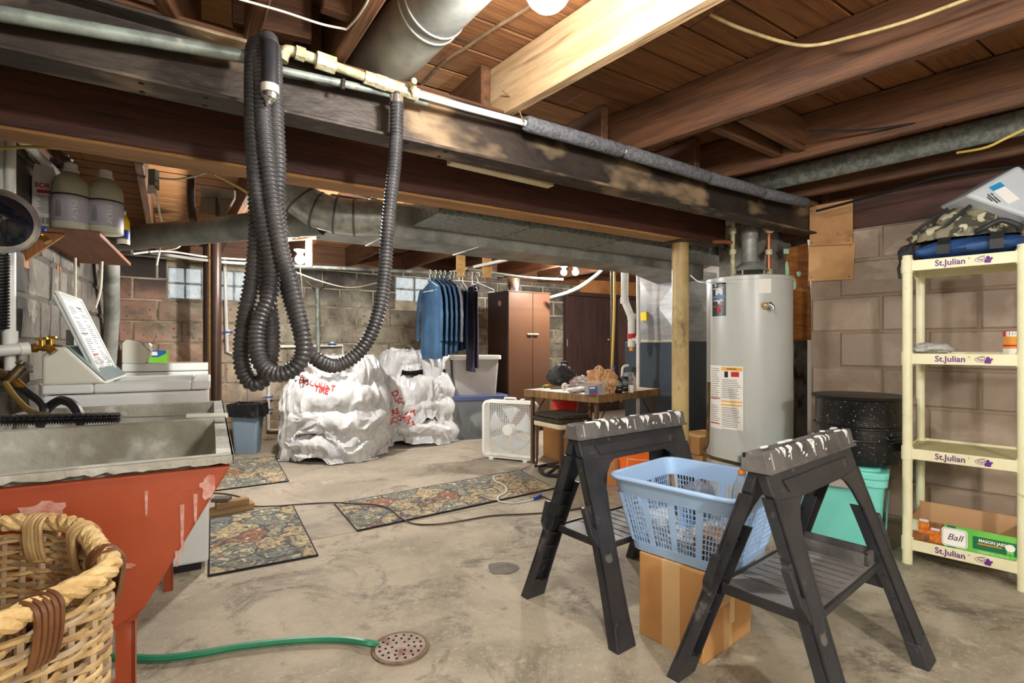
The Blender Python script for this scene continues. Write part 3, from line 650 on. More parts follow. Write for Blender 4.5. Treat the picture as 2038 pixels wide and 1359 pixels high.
# cement rim with ragged lower edge, inner faces and divider
mb = MB()
def ring(y0, y1):
    x0, x1 = .045, TW - .03
    top = [V((x0, y0, TZ)), V((x1, y0, TZ)), V((x1, y1, TZ)), V((x0, y1, TZ))]
    bot = [V((x0 + .03, y0 + .03, zb + .05)), V((x1 - .17, y0 + .03, zb + .05)), V((x1 - .17, y1 - .03, zb + .05)), V((x0 + .03, y1 - .03, zb + .05))]
    mb.add(top + bot, [(0, 1, 5, 4), (1, 2, 6, 5), (2, 3, 7, 6), (3, 0, 4, 7), (4, 5, 6, 7)])
y1_, y2_ = .70, .735
ring(.03, y1_ - .015); ring(y2_, TL - .03)
o8 = [V((-.005, -.006, TZ)), V((TW + .006, -.006, TZ)), V((TW + .006, TL + .006, TZ)), V((-.005, TL + .006, TZ))]
in1 = [V((.045, .03, TZ)), V((TW - .03, .03, TZ)), V((TW - .03, y1_ - .015, TZ)), V((.045, y1_ - .015, TZ))]; in2 = [V((.045, y2_, TZ)), V((TW - .03, y2_, TZ)), V((TW - .03, TL - .03, TZ)), V((.045, TL - .03, TZ))]
k = len(mb.v); mb.add(o8 + in1 + in2, [(0, 1, 5, 4), (1, 2, 10, 9, 6, 5), (2, 3, 11, 10), (3, 0, 4, 7, 8, 11), (7, 6, 9, 8)])
mb.build('basin', m_tub, tub)
mb = MB()          # ragged bare edge of the rim
def ragged(p, q, nn, dz):
    p, q = V(p), V(q); N = int((q - p).length / .012); rnd = random.Random(3); d = (q - p); out = V((d.y, -d.x, 0)).normalized() * .004; top, bot = [], []
    for i in range(N + 1):
        c = p + d * (i / N); h_ = dz * (.75 + .5 * noise.noise(V((i * .13, nn, 0))) + .35 * noise.noise(V((i * .6, nn, 2)))); top.append(c + V((0, 0, 0))); bot.append(c - V((0, 0, h_)))
    for i in range(N):
        mb.add([top[i] + out, top[i + 1] + out, bot[i + 1] + out, bot[i] + out, top[i], top[i + 1], bot[i + 1], bot[i]], [(0, 1, 2, 3), (4, 7, 6, 5), (3, 2, 6, 7), (0, 4, 5, 1)])
ragged((-.003, -.002, TZ), (TW + .003, -.002, TZ), 1.0, .022); ragged((TW + .001, 0, TZ), (TW + .001, TL, TZ), 5.0, .02)
mb.build('rim_edge', m_tub, tub)
# white splashes and runs dried on the red end
m_splash = mat('dried_splash', srgb(172, 104, 84), .6, col2=srgb(204, 170, 158), scale=30)
rnd = random.Random(5)
for (x, z, w_, h_) in ((.565, .70, .004, .10), (.59, .72, .004, .06), (.325, .665, .0035, .10), (.335, .66, .0035, .075), (.318, .64, .003, .06), (.375, .66, .003, .05), (.555, .60, .0035, .03), (.50, .74, .003, .05)):
    mb = MB(); mb.prism([V((x - w_, -.0005, z)), V((x - w_ * .6, -.0005, z - h_)), V((x, -.0005, z - h_ - .006)), V((x + w_ * .6, -.0005, z - h_)), V((x + w_, -.0005, z))], (0, -.0012, 0)); mb.build('paint_run', m_splash, tub)
for (cx, cz, rx, rz, sd) in ((.33, .72, .05, .028, 1), (.615, .735, .022, .03, 2), (.20, .70, .03, .012, 5), (.47, .585, .012, .007, 8)):
    pl = []
    for k in range(20):
        a = 2 * PI * k / 20; f = .75 + .5 * noise.noise(V((math.cos(a) * 1.6, math.sin(a) * 1.6, sd * 3.1))); pl.append(V((cx + math.cos(a) * rx * f, -.0004, cz + math.sin(a) * rz * f)))
    mb = MB(); mb.prism(pl, (0, -.001, 0)); mb.build('paint_splash', m_splash, tub)
# iron legs and brace
for (x, y) in ((TW - .20, .03), (.10, .03), (TW - .20, TL - .05), (.10, TL - .05)):
    mb = MB(); mb.box((x, y, zb / 2 + .015), (.034, .006, zb + .03)); mb.box((x + .014, y + .014, zb / 2 + .015), (.006, .034, zb + .03)); mb.build('leg', m_orange, tub)
    if y < .1 and x > .2: MB().cyl((x, y - .003, .30), (x, y - .014, .30), .012, 8).build('bolt', m_orange, tub); MB().cyl((x + .012, y - .02, zb + .02), (x + .012, y + .01, zb + .02), .014, 8).build('bolt', m_orange, tub)
beam('brace', (TW - .2, .03, .295), (.14, .03, .445), .006, .03, m_orange, tub)
# ---- long bottle brush across the rim
pa, pb_ = P(4, 836, 1.66), P(452, 826, 1.75); bdv = (pb_ - pa).normalized(); Lb = (pb_ - pa).length
br_ = thing('bottle_brush', 'long black bottle brush with white handle across the tub', 'brush', pa, 0, world=True)
e1_ = pa + bdv * Lb * .505; e2 = pa + bdv * Lb * .815
MB().cyl(pa, e2, .0022, 8).build('wire_stem', m_chrome, br_); MB().cyl(e2, pb_, .0088, 12, .0082).build('handle', mat('handle_white', srgb(236, 234, 222), .4), br_, smooth=50)
mb = MB(); rnd = random.Random(2); nrm = V((0, 0, 1)); s_ = bdv.cross(nrm)
for i in range(62):
    c = pa.lerp(e1_, i / 61)
    for k in range(10):
        a = 2 * PI * (k / 10 + i * .13); d_ = (nrm * math.cos(a) + s_ * math.sin(a)) * .019; q = c + d_; t = bdv * .0022; u = d_.cross(bdv).normalized() * .0016
        mb.add([c + t, c - t, q + u, q - u], [(0, 1, 2), (0, 3, 1), (0, 2, 3), (1, 3, 2)])
bs = mb.build('bristles', m_black, br_); bs['kind'] = 'stuff'
# ---- washer: local x = out from wall, y along the wall away, origin under its wall side near corner
WC = V((-1.434, 2.47, 0)); WD, WW, WZ = .60, .66, .885
wa = thing('washing_machine', 'white top loading washer with its lid standing open', 'washing machine', WC - B2 * WD, math.atan2(B2.y, B2.x))
MB().b2((0, 0, .03), (WD, WW, WZ - .045)).build('cabinet', m_white, wa, bevel=.012)
mb = MB(); mb.b2((0, -.004, WZ - .04), (.17, WW + .004, WZ)); mb.b2((.53, -.004, WZ - .04), (WD + .008, WW + .004, WZ)); mb.b2((.17, -.004, WZ - .04), (.53, .09, WZ)); mb.b2((.17, WW - .09, WZ - .04), (.53, WW + .004, WZ)); mb.build('deck', m_white, wa, bevel=.008)
MB().lathe([(.16, WZ - .012), (.15, WZ - .02), (.15, WZ - .2), (.01, WZ - .22)], 28, (.35, WW / 2, 0)).build('drum', mat('drum', srgb(196, 200, 198), .3, metal=.3), wa, smooth=60)
MB().b2((.005, .004, 0), (WD - .03, WW - .004, .03)).build('plinth', m_dark, wa)
pc_ = [(.0, WZ), (.0, WZ + .125), (.035, WZ + .16), (.075, WZ + .16), (.215, WZ + .0)]
mb = MB(); mb.prism([V((x, .002, z)) for x, z in pc_], (0, WW - .004, 0)); con = mb.build('control_console', m_white2, wa, bevel=.01)
fn = V((.16, 0, .14)).normalized(); tg = V((.14, 0, -.16)).normalized()
mb = MB(); q = V((.075, .02, WZ + .16)) + fn * .001; mb.prism([q, q + tg * .2, q + tg * .2 + V((0, WW - .04, 0)), q + V((0, WW - .04, 0))], fn * .003); mb.build('control_face', mat('teal_face', srgb(86, 112, 112), .35, col2=srgb(70, 94, 96), scale=3), wa)
for k, yy in enumerate((.12, .27, .48)):
    q = V((.075, yy, WZ + .16)) + tg * .1 + fn * .003; MB().cyl(q, q + fn * .022, .022, 18, .018).build('dial_knob', m_white, wa, smooth=50)
    mb = MB(); mb.tube([q + fn * .002 + (tg * math.cos(a) + V((0, 1, 0)) * math.sin(a)) * .036 for a in [2 * PI * j / 20 for j in range(20)]], .0015, 5, closed=True); mb.build('dial_ring', m_white, wa)
# open lid
lid = MB(); hx, hz = .185, WZ + .008; lean = V((-.16, 0, .40)).normalized(); ln = V((.40, 0, .16)).normalized()
p0 = V((hx, .10, hz)); lw, lh = .46, .42
lid.prism([p0, p0 + V((0, lw, 0)), p0 + V((0, lw, 0)) + lean * lh, p0 + lean * lh], -ln * .022); lo_ = lid.build('lid', m_white, wa, bevel=.008)
mb = MB()
for (a_, b_, w_) in (((0, 0), (lw, 0), .02), ((0, 0), (0, lh), .02), ((lw, 0), (lw, lh), .02), ((0, lh), (lw, lh), .02)):
    q0_, q1_ = p0 + V((0, a_[0], 0)) + lean * a_[1], p0 + V((0, b_[0], 0)) + lean * b_[1]; mb.tube([q0_, q1_], .009, 8)
mb.build('lid_rim', m_white, wa, smooth=50)
m_ink = mat('print_dark', srgb(70, 66, 66), .7); m_label = mat('label_white', srgb(238, 234, 226), .55); m_orng = mat('print_brown', srgb(160, 96, 62), .6); m_redp = mat('print_red', srgb(188, 42, 34), .6)
mb = MB(); plate(mb, p0 + V((0, lw / 2, 0)) + lean * lh * .52 + ln * .0005, V((0, 1, 0)), lean, lw - .05, lh - .07, .0008); mb.build('instruction_sheet', m_label, wa)
mb = MB(); rnd = random.Random(11)
for r in range(30):
    for colx in (.10, .30):
        if rnd.random() < .18: continue
        wl_ = rnd.uniform(.06, .15); plate(mb, p0 + V((0, colx + wl_ / 2 - .02, 0)) + lean * (lh - .06 - r * .0105) + ln * .0016, V((0, 1, 0)), lean, wl_, .003, .0004)
tl = mb.build('fine_print', m_ink, wa); tl['kind'] = 'stuff'
mb = MB(); plate(mb, p0 + V((0, .15, 0)) + lean * .125 + ln * .0018, V((0, 1, 0)), lean, .13, .010, .0004); mb.build('print_bar', m_orng, wa)
mb = MB(); plate(mb, p0 + V((0, .14, 0)) + lean * .23 + ln * .0018, V((0, 1, 0)), lean, .15, .006, .0004); mb.build('heading_bar', m_ink, wa); mb = MB(); plate(mb, p0 + V((0, .30, 0)) + lean * .365 + ln * .0018, V((0, 1, 0)), lean, .10, .006, .0004)
for z_ in (mb,): z_.build('heading_bar', m_ink, wa)
# ---- dryer
DC = V((-2.70, 4.84, 0)); DD, DW, DZ = .74, .50, .895
dr = thing('clothes_dryer', 'white clothes dryer behind the washer with a sloped console', 'dryer', DC - B2 * DD, math.atan2(B2.y, B2.x))
MB().b2((0, 0, .02), (DD, DW, DZ - .075)).build('cabinet', m_white, dr, bevel=.01); MB().b2((0, -.004, DZ - .07), (DD + .006, DW + .004, DZ)).build('deck', m_white, dr, bevel=.01)
MB().b2((.02, .01, 0), (DD - .03, DW - .01, .02)).build('plinth', m_dark, dr)
pc_ = [(0, DZ), (0, DZ + .18), (.03, DZ + .21), (.12, DZ + .20), (.20, DZ + .10), (.17, DZ)]
mb = MB(); mb.prism([V((x, .0, z)) for x, z in pc_], (0, DW, 0)); mb.build('control_console', m_white2, dr, bevel=.01)
fn = V((.10, 0, .08)).normalized(); tg = V((.08, 0, -.10)).normalized()
for yy, r_ in ((.12, .034), (.42, .024)):
    q = V((.155, yy, DZ + .155)) + fn * .004; MB().cyl(q, q + fn * .025, r_, 20, r_ * .8).build('dial_knob', m_white, dr, smooth=50)
# green detergent box on it
gb = P(313, 728, 4.86); gb.z = DZ
gx = thing('detergent_box', 'small green and blue detergent box lying on the dryer', 'box', gb, .3)
MB().box((0, 0, .056), (.165, .07, .112)).build('carton', mat('lime', srgb(120, 190, 52), .5), gx, bevel=.002)
mb = MB(); mb.prism([V((-.0825, -.0355, .112)), V((.0825, -.0355, .112)), V((.0825, -.0355, .085)), V((.02, -.0355, .05)), V((-.0825, -.0355, .055))], (0, -.0008, 0)); mb.build('blue_print', mat('boxblue', srgb(34, 92, 160), .5), gx)
mb = MB(); mb.prism([V((-.065, -.0364, .10)), V((0.01, -.0364, .10)), V((.015, -.0364, .066)), V((-.06, -.0364, .066))], (0, -.0008, 0)); mb.build('logo_patch', m_label, gx)
# ---- steel posts
m_brownst = mat('brown_enamel_pipe', srgb(62, 44, 34), .3, metal=.2, col2=srgb(46, 32, 26), scale=3)
pq = P(429, 797, 2.92)
for (x, d, r, lab) in ((430, 4.30, .040, 'dark brown steel post standing in front of the dryer'), (414, 5.0, .042, 'second dark brown steel post farther back near the dryer')):
    b0 = P(x, 700, d); pr_ = thing('steel_post', lab, 'post', (b0.x, b0.y, 0), 0)
    MB().cyl((0, 0, .01), (0, 0, 1.99), r, 20).build('shaft', m_brownst, pr_, smooth=True); MB().box((0, 0, .005), (.11, .11, .01)).build('base_plate', m_brownst, pr_); MB().box((0, 0, 1.994), (.11, .11, .01)).build('cap_plate', m_brownst, pr_)
b0 = P(419, 700, 4.4); tw = MB(); tw.box((b0.x, b0.y, .99), (.02, .035, 1.98)); solo(tw, 'wood_strip', m_newwood, 'narrow light wooden strip standing between the steel posts', 'wood strip')
# ---- shelf board on the left wall with its bottles
sA = V((-2.31, 2.50, 0)); SZ = 1.625; sh_w, sh_l = .30, 1.15
ws = thing('board_shelf', 'brown board shelf on wooden cleats on the left wall', 'shelf', sA - B2 * .03 + V((0, 0, SZ)), math.atan2(B2.y, B2.x))
m_board = woodmat('shelf_board', srgb(140, 92, 66), srgb(112, 70, 50), None, st=(10, 1, 10), rnd=0)
MB().b2((0, 0, -.022), (sh_w, sh_l, 0)).build('board', m_board, ws, bevel=.002)
m_cleat = woodmat('cleat_wood', srgb(166, 108, 56), srgb(130, 80, 40), None, st=(10, 10, 1), rnd=0)
for (yy, z0, z1) in ((.0, -.20, .42), (.62, -.22, -.022)):
    MB().b2((-.028, yy, z0), (.012, yy + .09, z1 if z1 < 0 else -.022)).build('cleat', m_cleat, ws, bevel=.003)
    if z1 > 0: MB().b2((-.05, yy - .02, -.022), (-.002, yy + .07, z1)).build('cleat', m_cleat, ws, bevel=.003)
MB().prism([V((.01, .02, -.024)), V((.01, .02, -.17)), V((.16, .02, -.024))], (0, .022, 0)).build('bracket', m_cleat, ws)
def onshelf(px, py_base, d): q = P(px, py_base, d); return V((q.x, q.y, SZ + .0015))
m_jug = mat('milky_jug', srgb(214, 214, 190), .35, trans=.25, col2=srgb(202, 202, 176), scale=4); m_jlab = mat('grey_label', srgb(168, 164, 172), .5, col2=srgb(150, 146, 154), scale=3); m_purple_d = mat('label_edge', srgb(56, 40, 50), .5)
def jug(loc, lab, rz, word):
    t = thing('bottle', lab, 'bottle', loc, rz, 'milky bottles on the wall shelf')
    MB().lathe([(.070, 0), (.0758, .006), (.0758, .20), (.073, .225), (.058, .255), (.036, .275), (.030, .280), (.030, .288)], 36).build('body', m_jug, t, smooth=50)
    MB().lathe([(.034, .284), (.034, .294), (.028, .297), (.028, .325), (.025, .328)], 28).build('cap', m_label, t, smooth=40)
    arc = [PI * (-1.0 + 1.15 * k / 24) for k in range(25)]; mb = MB()
    mb.grid(lambda u, v: V((math.cos(arc[0] + (arc[-1] - arc[0]) * u) * .0766, math.sin(arc[0] + (arc[-1] - arc[0]) * u) * .0766, .03 + v * .13)), 25, 2); mb.build('label', m_jlab, t, smooth=True)
    mb = MB(); mb.grid(lambda u, v: V((math.cos(arc[0] + (arc[-1] - arc[0]) * u) * .0769, math.sin(arc[0] + (arc[-1] - arc[0]) * u) * .0769, .158 + v * .008)), 25, 2); mb.build('label_edge', m_purple_d, t)
    for zz, k0, k1 in ((.095, .1, .42),):
        mb = MB()
        for r in range(7): mb.grid(lambda u, v: V((math.cos(-PI * .62 + r * .05) * .0772, math.sin(-PI * .62 + r * .05) * .0772, .05 + (u * .08 if r % 3 else u * .06) )) + V((v * .0015, 0, 0)), 2, 2)
        mb.build('fine_print', m_ink, t)['kind'] = 'stuff'
    wrap = lambda x, y: V((math.cos(-PI * .30 - y / .077) * .0774, math.sin(-PI * .30 - y / .077) * .0774, .095 + x))
    for k_ in range(5):
        mb = MB(); mb.tube([wrap(-.045 + k_ * .02 + .006 * math.sin(q_ * 1.3 + k_), .011 * math.cos(q_ * .9 + k_ * 2)) for q_ in range(7)], .0011, 5); mb.build('handwriting', m_label, t)
    return t
jug(onshelf(141, 460, 2.60), 'milky bottle with grey label next to the borax carton', .25, '72/11')
jug(onshelf(210, 470, 2.70), 'milky bottle with grey label at the end of the wall shelf', .25, '72/11')
bx = thing('borax_box', 'white and red borax carton opened on top at the wall', 'carton', onshelf(97, 445, 2.62), math.atan2(B2.y, B2.x) - .05)
m_carton = mat('carton_white', srgb(228, 222, 216), .6); m_green = mat('print_green', srgb(36, 136, 92), .6)
MB().b2((-.055, -.035, 0), (.075, .03, .262)).build('carton', m_carton, bx, bevel=.001)
MB().b2((-.0555, -.0358, 0), (.0755, .0305, .016)).build('green_band', m_green, bx); mb = MB(); mb.prism([V((-.055, -.034, .262)), V((.04, -.034, .262)), V((.03, -.045, .31)), V((-.04, -.05, .315))], (0, .002, 0)); mb.build('flap', m_carton, bx)
mb = MB(); mb.prism([V((.0755, -.034, .262)), V((.0755, .03, .262)), V((.0765, .03, .235)), V((.0765, -.034, .25))], (.0006, 0, 0)); mb.build('green_band', m_green, bx)
text(bx, 'BORAX', m_redp, (.006, -.0352, .215), (1, 0, 0), (0, 0, 1), .034, bold=.0006, squash=.9)
text(bx, 'BORAX', m_redp, (.0752, -.002, .185), (0, 1, 0), (0, 0, 1), .036, bold=.0008, squash=.6)
mb = MB(); plate(mb, (.006, -.0352, .186), (1, 0, 0), (0, 0, 1), .085, .016, .0006); mb.build('red_bar', m_redp, bx)
mb = MB()
for r in range(12): plate(mb, (.0 + (r % 3) * .003, -.0352, .165 - r * .0075), (1, 0, 0), (0, 0, 1), .075 - (r % 4) * .008, .0026, .0005)
mb.build('fine_print', m_ink, bx)['kind'] = 'stuff'
mb = MB()
for r in range(9): plate(mb, (-.022 + r * .0055, -.0352, .042), (1, 0, 0), (0, 0, 1), .0018 + (r % 3) * .0009, .034, .0005)
mb.build('barcode', m_ink, bx)['kind'] = 'stuff'
# crumpled clear bag behind the carton
def crumple(c, r, seed, amp=.35, freq=2.2, sc=(1, 1, 1), nu=28, nv=18, sharp=True):
    mb = MB()
    def fn(u, v):
        a, b_ = 2 * PI * u, PI * (v - .5) * .999; d = V((math.cos(a) * math.cos(b_), math.sin(a) * math.cos(b_), math.sin(b_)))
        n_ = noise.noise(d * freq + V((seed, 0, 0))) + .6 * (abs(noise.noise(d * freq * 2.3 + V((0, seed, 0)))) * 2 - .5) + .3 * noise.noise(d * freq * 5 + V((0, 0, seed)))
        k = r * (1 + amp * n_); return V(c) + V((d.x * sc[0], d.y * sc[1], d.z * sc[2])) * k
    return mb.grid(fn, nu, nv, closed_u=True)
m_clear = mat('clear_plastic', (.92, .93, .94), .12, trans=.8, col2=(.8, .82, .84), scale=14, bump=.5, alpha=.75, ior=1.2); m_foil = mat('silvery_bag', srgb(176, 170, 178), .22, metal=.5, col2=srgb(110, 102, 112), scale=14, bump=.5)
q = P(126, 330, 2.78); solo(crumple(q, .05, 4.2, .5, 2.5, (1.1, .9, .9)), 'plastic_bag', m_foil, 'crumpled silvery plastic bag stuffed above the borax carton', 'bag', smooth=25)
yb = thing('spray_can', 'small yellow and blue bottle behind the end milky bottle', 'bottle', onshelf(246, 488, 2.98), 0)
MB().lathe([(.028, 0), (.03, .004), (.03, .13), (.022, .15), (.012, .17)], 24).build('body', mat('yellow_label', srgb(222, 188, 44), .4), yb, smooth=40); MB().lathe([(.0305, .03), (.0305, .08)], 24).build('label_band', mat('blue_label', srgb(40, 66, 150), .4), yb, smooth=True); MB().lathe([(.0304, .0), (.0304, .026)], 24).build('label_band', m_label, yb, smooth=True); text(yb, 'B', m_label, (0, 0, 0), (1, 0, 0), (0, 0, 1), .03, bold=.001, wrap=lambda x, y: V((math.cos(-PI * .38 + x / .031) * .0312, math.sin(-PI * .38 + x / .031) * .0312, .055 + y))); MB().lathe([(.013, .165), (.013, .19), (.01, .193)], 14).build('cap', m_label, yb, smooth=40)
# ---- white pipe up the left wall, tee and taps
pl_ = P(20, 690, 2.12); vp = MB(); vp.tube([V((pl_.x, pl_.y, .95)), V((pl_.x, pl_.y, 1.99))], .0185, 16)
vpo = thing('supply_pipe', 'white plastic pipe rising up the left wall to the taps', 'pipe', (pl_.x, pl_.y, 1.0), 0, world=True)
vp.build('pipe', m_pvc, vpo, smooth=True); q0, q1 = P(-12, 699, 2.05), P(56, 693, 2.14)
MB().cyl(q0, q1, .023, 16).build('tee', m_pvc, vpo, smooth=True); MB().cyl(P(38, 695, 2.115), P(57, 693, 2.14), .027, 16).build('coupling', m_pvc, vpo, smooth=True); MB().cyl(V((pl_.x, pl_.y, 1.05)), V((pl_.x, pl_.y, 1.11)), .025, 16).build('coupling', m_pvc, vpo, smooth=True)
q0 = P(6, 480, 2.0); MB().cyl(P(2, 400, 2.1), P(2, 260, 2.15), .013, 12).build('pipe', m_pvc, vpo, smooth=True)
MB().cyl(P(25, 262, 2.15), P(133, 364, 2.95), .02, 12).build('pipe', m_pvc, vpo, smooth=True)
def tap(loc_px, d, name, lab, handle_m, lever):
    c = P(*loc_px, d); t = thing(name, lab, 'tap', c, 0, world=True); s = d / F; X = V((1, .25, 0)).normalized()
    MB().cyl(c - X * 16 * s, c + X * 22 * s, 5.5 * s, 12).build('body', m_brass, t, smooth=50); MB().cyl(c - X * 4 * s, c + X * 3 * s, 9 * s, 8).build('hex_nut', m_brass, t)
    MB().cyl(c + X * 12 * s, c + X * 12 * s + V((0, 0, 16 * s)), 5 * s, 10).build('stem', m_brass, t, smooth=50)
    MB().tube([c + X * 16 * s, c + X * 27 * s - V((0, 0, 3 * s)), c + X * 32 * s - V((0, 0, 9 * s))], [6 * s, 6.5 * s, 7.5 * s], 12).build('spout', m_brass, t, smooth=50)
    hc = c + X * 12 * s + V((0, 0, 18 * s))
    if lever: MB().tube([hc - X * 10 * s, hc + X * 2 * s + V((0, 0, 3 * s)), hc + X * 16 * s - V((0, 0, 3 * s))], [3 * s, 5 * s, 3 * s], 8).build('lever', handle_m, t, smooth=50)
    else:
        for k in range(3): a = PI * k / 3; MB().tube([hc + V((math.cos(a), math.sin(a), .1)) * 10 * s, hc - V((math.cos(a), math.sin(a), .1)) * 10 * s], 2.6 * s, 6).build('handle_bar', handle_m, t)
    return t
tap((58, 471), 2.12, 'hose_tap', 'brass tap with blue lever below the wall shelf', m_blueh, True)
MB().cyl(P(30, 472, 2.1), P(46, 471, 2.11), .015, 12).build('stub', m_pvc, vpo, smooth=True)
tap((70, 692), 2.16, 'hose_tap', 'brass tap on the white tee nearer to the pipe', m_brass, False); tap((88, 690), 2.22, 'hose_tap', 'second brass tap on the white tee beside the washer console', m_brass, False)
# old mixing faucet and hoses
m_oldb = mat('tarnished_brass', srgb(112, 92, 56), .45, metal=.6, col2=srgb(70, 58, 40), scale=14, bump=.2)
fa = thing('faucet', 'tarnished old faucet with cross handles over the tub', 'faucet', P(30, 760, 1.98), 0, world=True)
MB().tube([P(-20, 735, 1.95), P(15, 752, 1.97), P(32, 745, 1.97)], .02, 12).build('body', m_oldb, fa, smooth=50); MB().cyl(P(12, 765, 1.95), P(48, 728, 1.99), .019, 12).build('body', m_oldb, fa, smooth=50)
MB().tube([P(40, 730, 1.99), P(52, 722, 1.97), P(62, 732, 1.96)], .007, 8).build('stem', m_chrome, fa, smooth=50)
for a_, b_ in (((33, 722), (44, 716)), ((52, 730), (64, 740))): MB().cyl(P(*a_, 1.97), P(*b_, 1.97), .006, 8).build('handle_bar', m_chrome, fa)
MB().cyl(P(30, 758, 1.96), P(48, 774, 1.96), .014, 12).build('threaded_end', m_brass, fa, smooth=50)
cable('water_hose', m_black, [P(40, 770, 1.96), P(62, 786, 1.95), P(80, 800, 1.94), P(88, 818, 1.92), P(80, 850, 1.9)], .0135, 'black rubber hose dropping from the faucet into the tub', 'hose')
cable('water_hose', m_black, [P(78, 840, 2.0), P(96, 812, 1.98), P(118, 797, 1.95), P(140, 802, 1.92), P(156, 822, 1.9), P(166, 856, 1.88), P(178, 872, 1.87)], .0165, 'thick black hose arching over the tub rim', 'hose')
cable('water_hose', mat('amber_hose', srgb(170, 140, 76), .35, trans=.3), [P(10, 762, 1.9), P(30, 790, 1.86), P(60, 818, 1.8), P(90, 826, 1.76), P(120, 830, 1.74)], .010, 'amber tubing sagging from the faucet behind the brush', 'hose')
# round black and chrome work light with coiled cord at the picture's left edge
wk = P(0, 440, 1.86); lt = thing('work_light', 'black and chrome round lamp hanging at the left wall', 'lamp', wk, 0, world=True)
ax = V((1, -.55, -.05)).normalized(); M_ = ax.to_track_quat('Z', 'X').to_matrix()
MB().lathe([(1e-4, -.06), (.085, -.055), (.104, -.02), (.108, .0)], 30, wk, M_).build('shell', m_foil, lt, smooth=60); MB().lathe([(.1, .012), (.113, .008), (.113, -.006), (.104, -.012)], 30, wk, M_).build('rim', m_chrome, lt, smooth=60); MB().lathe([(.1, .008), (.06, .024), (1e-4, .03)], 30, wk, M_).build('lens', mat('navy_glass', srgb(20, 22, 32), .15, coat=.5), lt, smooth=60)
mb = MB(); pth = []
for k in range(240):
    t = k / 239; c = P(6, 505 + 150 * t, 1.9); a = k * .62; pth.append(c + V((math.cos(a) * .016, math.sin(a) * .016, 0)))
mb.tube(pth, .004, 6); mb.build('coiled_cord', m_black, lt, smooth=True)
# junction box with wires on the left, light post near ceiling, pendant gadget
jb = thing('junction_box', 'small wall junction box behind the washer lid', 'electrical box', P(147, 672, 2.95), 0); MB().box((0, 0, 0), (.05, .05, .09)).build('box', mat('grey_box', srgb(120, 126, 116), .5), jb, bevel=.004); MB().box((.026, -.01, 0), (.004, .044, .085)).build('cover', mat('grey_cover', srgb(140, 146, 136), .5), jb)
cable('conduit', m_wirew, [P(150, 513, 3.0), P(150, 600, 2.98), P(150, 660, 2.96)], .006, 'thin grey conduit running down the left wall to a box', 'conduit'); cable('conduit', m_wirew, [P(203, 520, 3.2), P(200, 575, 3.2), P(190, 612, 3.2)], .007, 'pale conduit at the left wall corner above the washer', 'conduit')
oc = thing('outlet_box', 'little outlet box with cords hanging from the joist above the bottles', 'electrical box', P(306, 358, 2.62), 0); MB().box((0, 0, 0), (.035, .035, .10)).build('box', mat('grey_box2', srgb(120, 122, 110), .5), oc, bevel=.003); MB().box((.0, -.012, -.055), (.03, .03, .045)).build('plug', m_wirew, oc, bevel=.003)
cable('cord', m_wirew, [P(308, 375, 2.6), P(314, 400, 2.62), P(318, 425, 2.7), P(322, 440, 2.8)], .005, 'white cord dangling from the little outlet box', 'cord'); cable('cord', m_wirew, [P(312, 354, 2.6), P(350, 357, 2.58), P(390, 350, 2.5), P(412, 342, 2.45)], .005, 'white cord looped from the outlet box to the beam', 'cord')
cable('drain_pipe', m_steel, [P(380, 350, 3.2), P(380, 400, 3.2), P(385, 440, 3.2)], .022, 'dark iron pipe dropping beside the small metal plate', 'pipe', 3)
sv = thing('hanger_plate', 'grey metal plate and rod hanging under the floorboards', 'bracket', P(432, 380, 3.1), 0, world=True)
MB().prism([P(400, 374, 3.1), P(466, 378, 3.1), P(466, 394, 3.1), P(400, 390, 3.1)], (0, .02, 0)).build('plate', m_galv, sv); MB().prism([P(400, 392, 3.11), P(466, 394, 3.11), P(446, 430, 3.11), P(396, 424, 3.11)], (0, .02, 0)).build('board', mat('weathered_board', srgb(120, 104, 84), .8), sv); MB().cyl(P(433, 385, 3.05), P(433, 430, 3.05), .012, 10).build('rod', m_steel, sv)
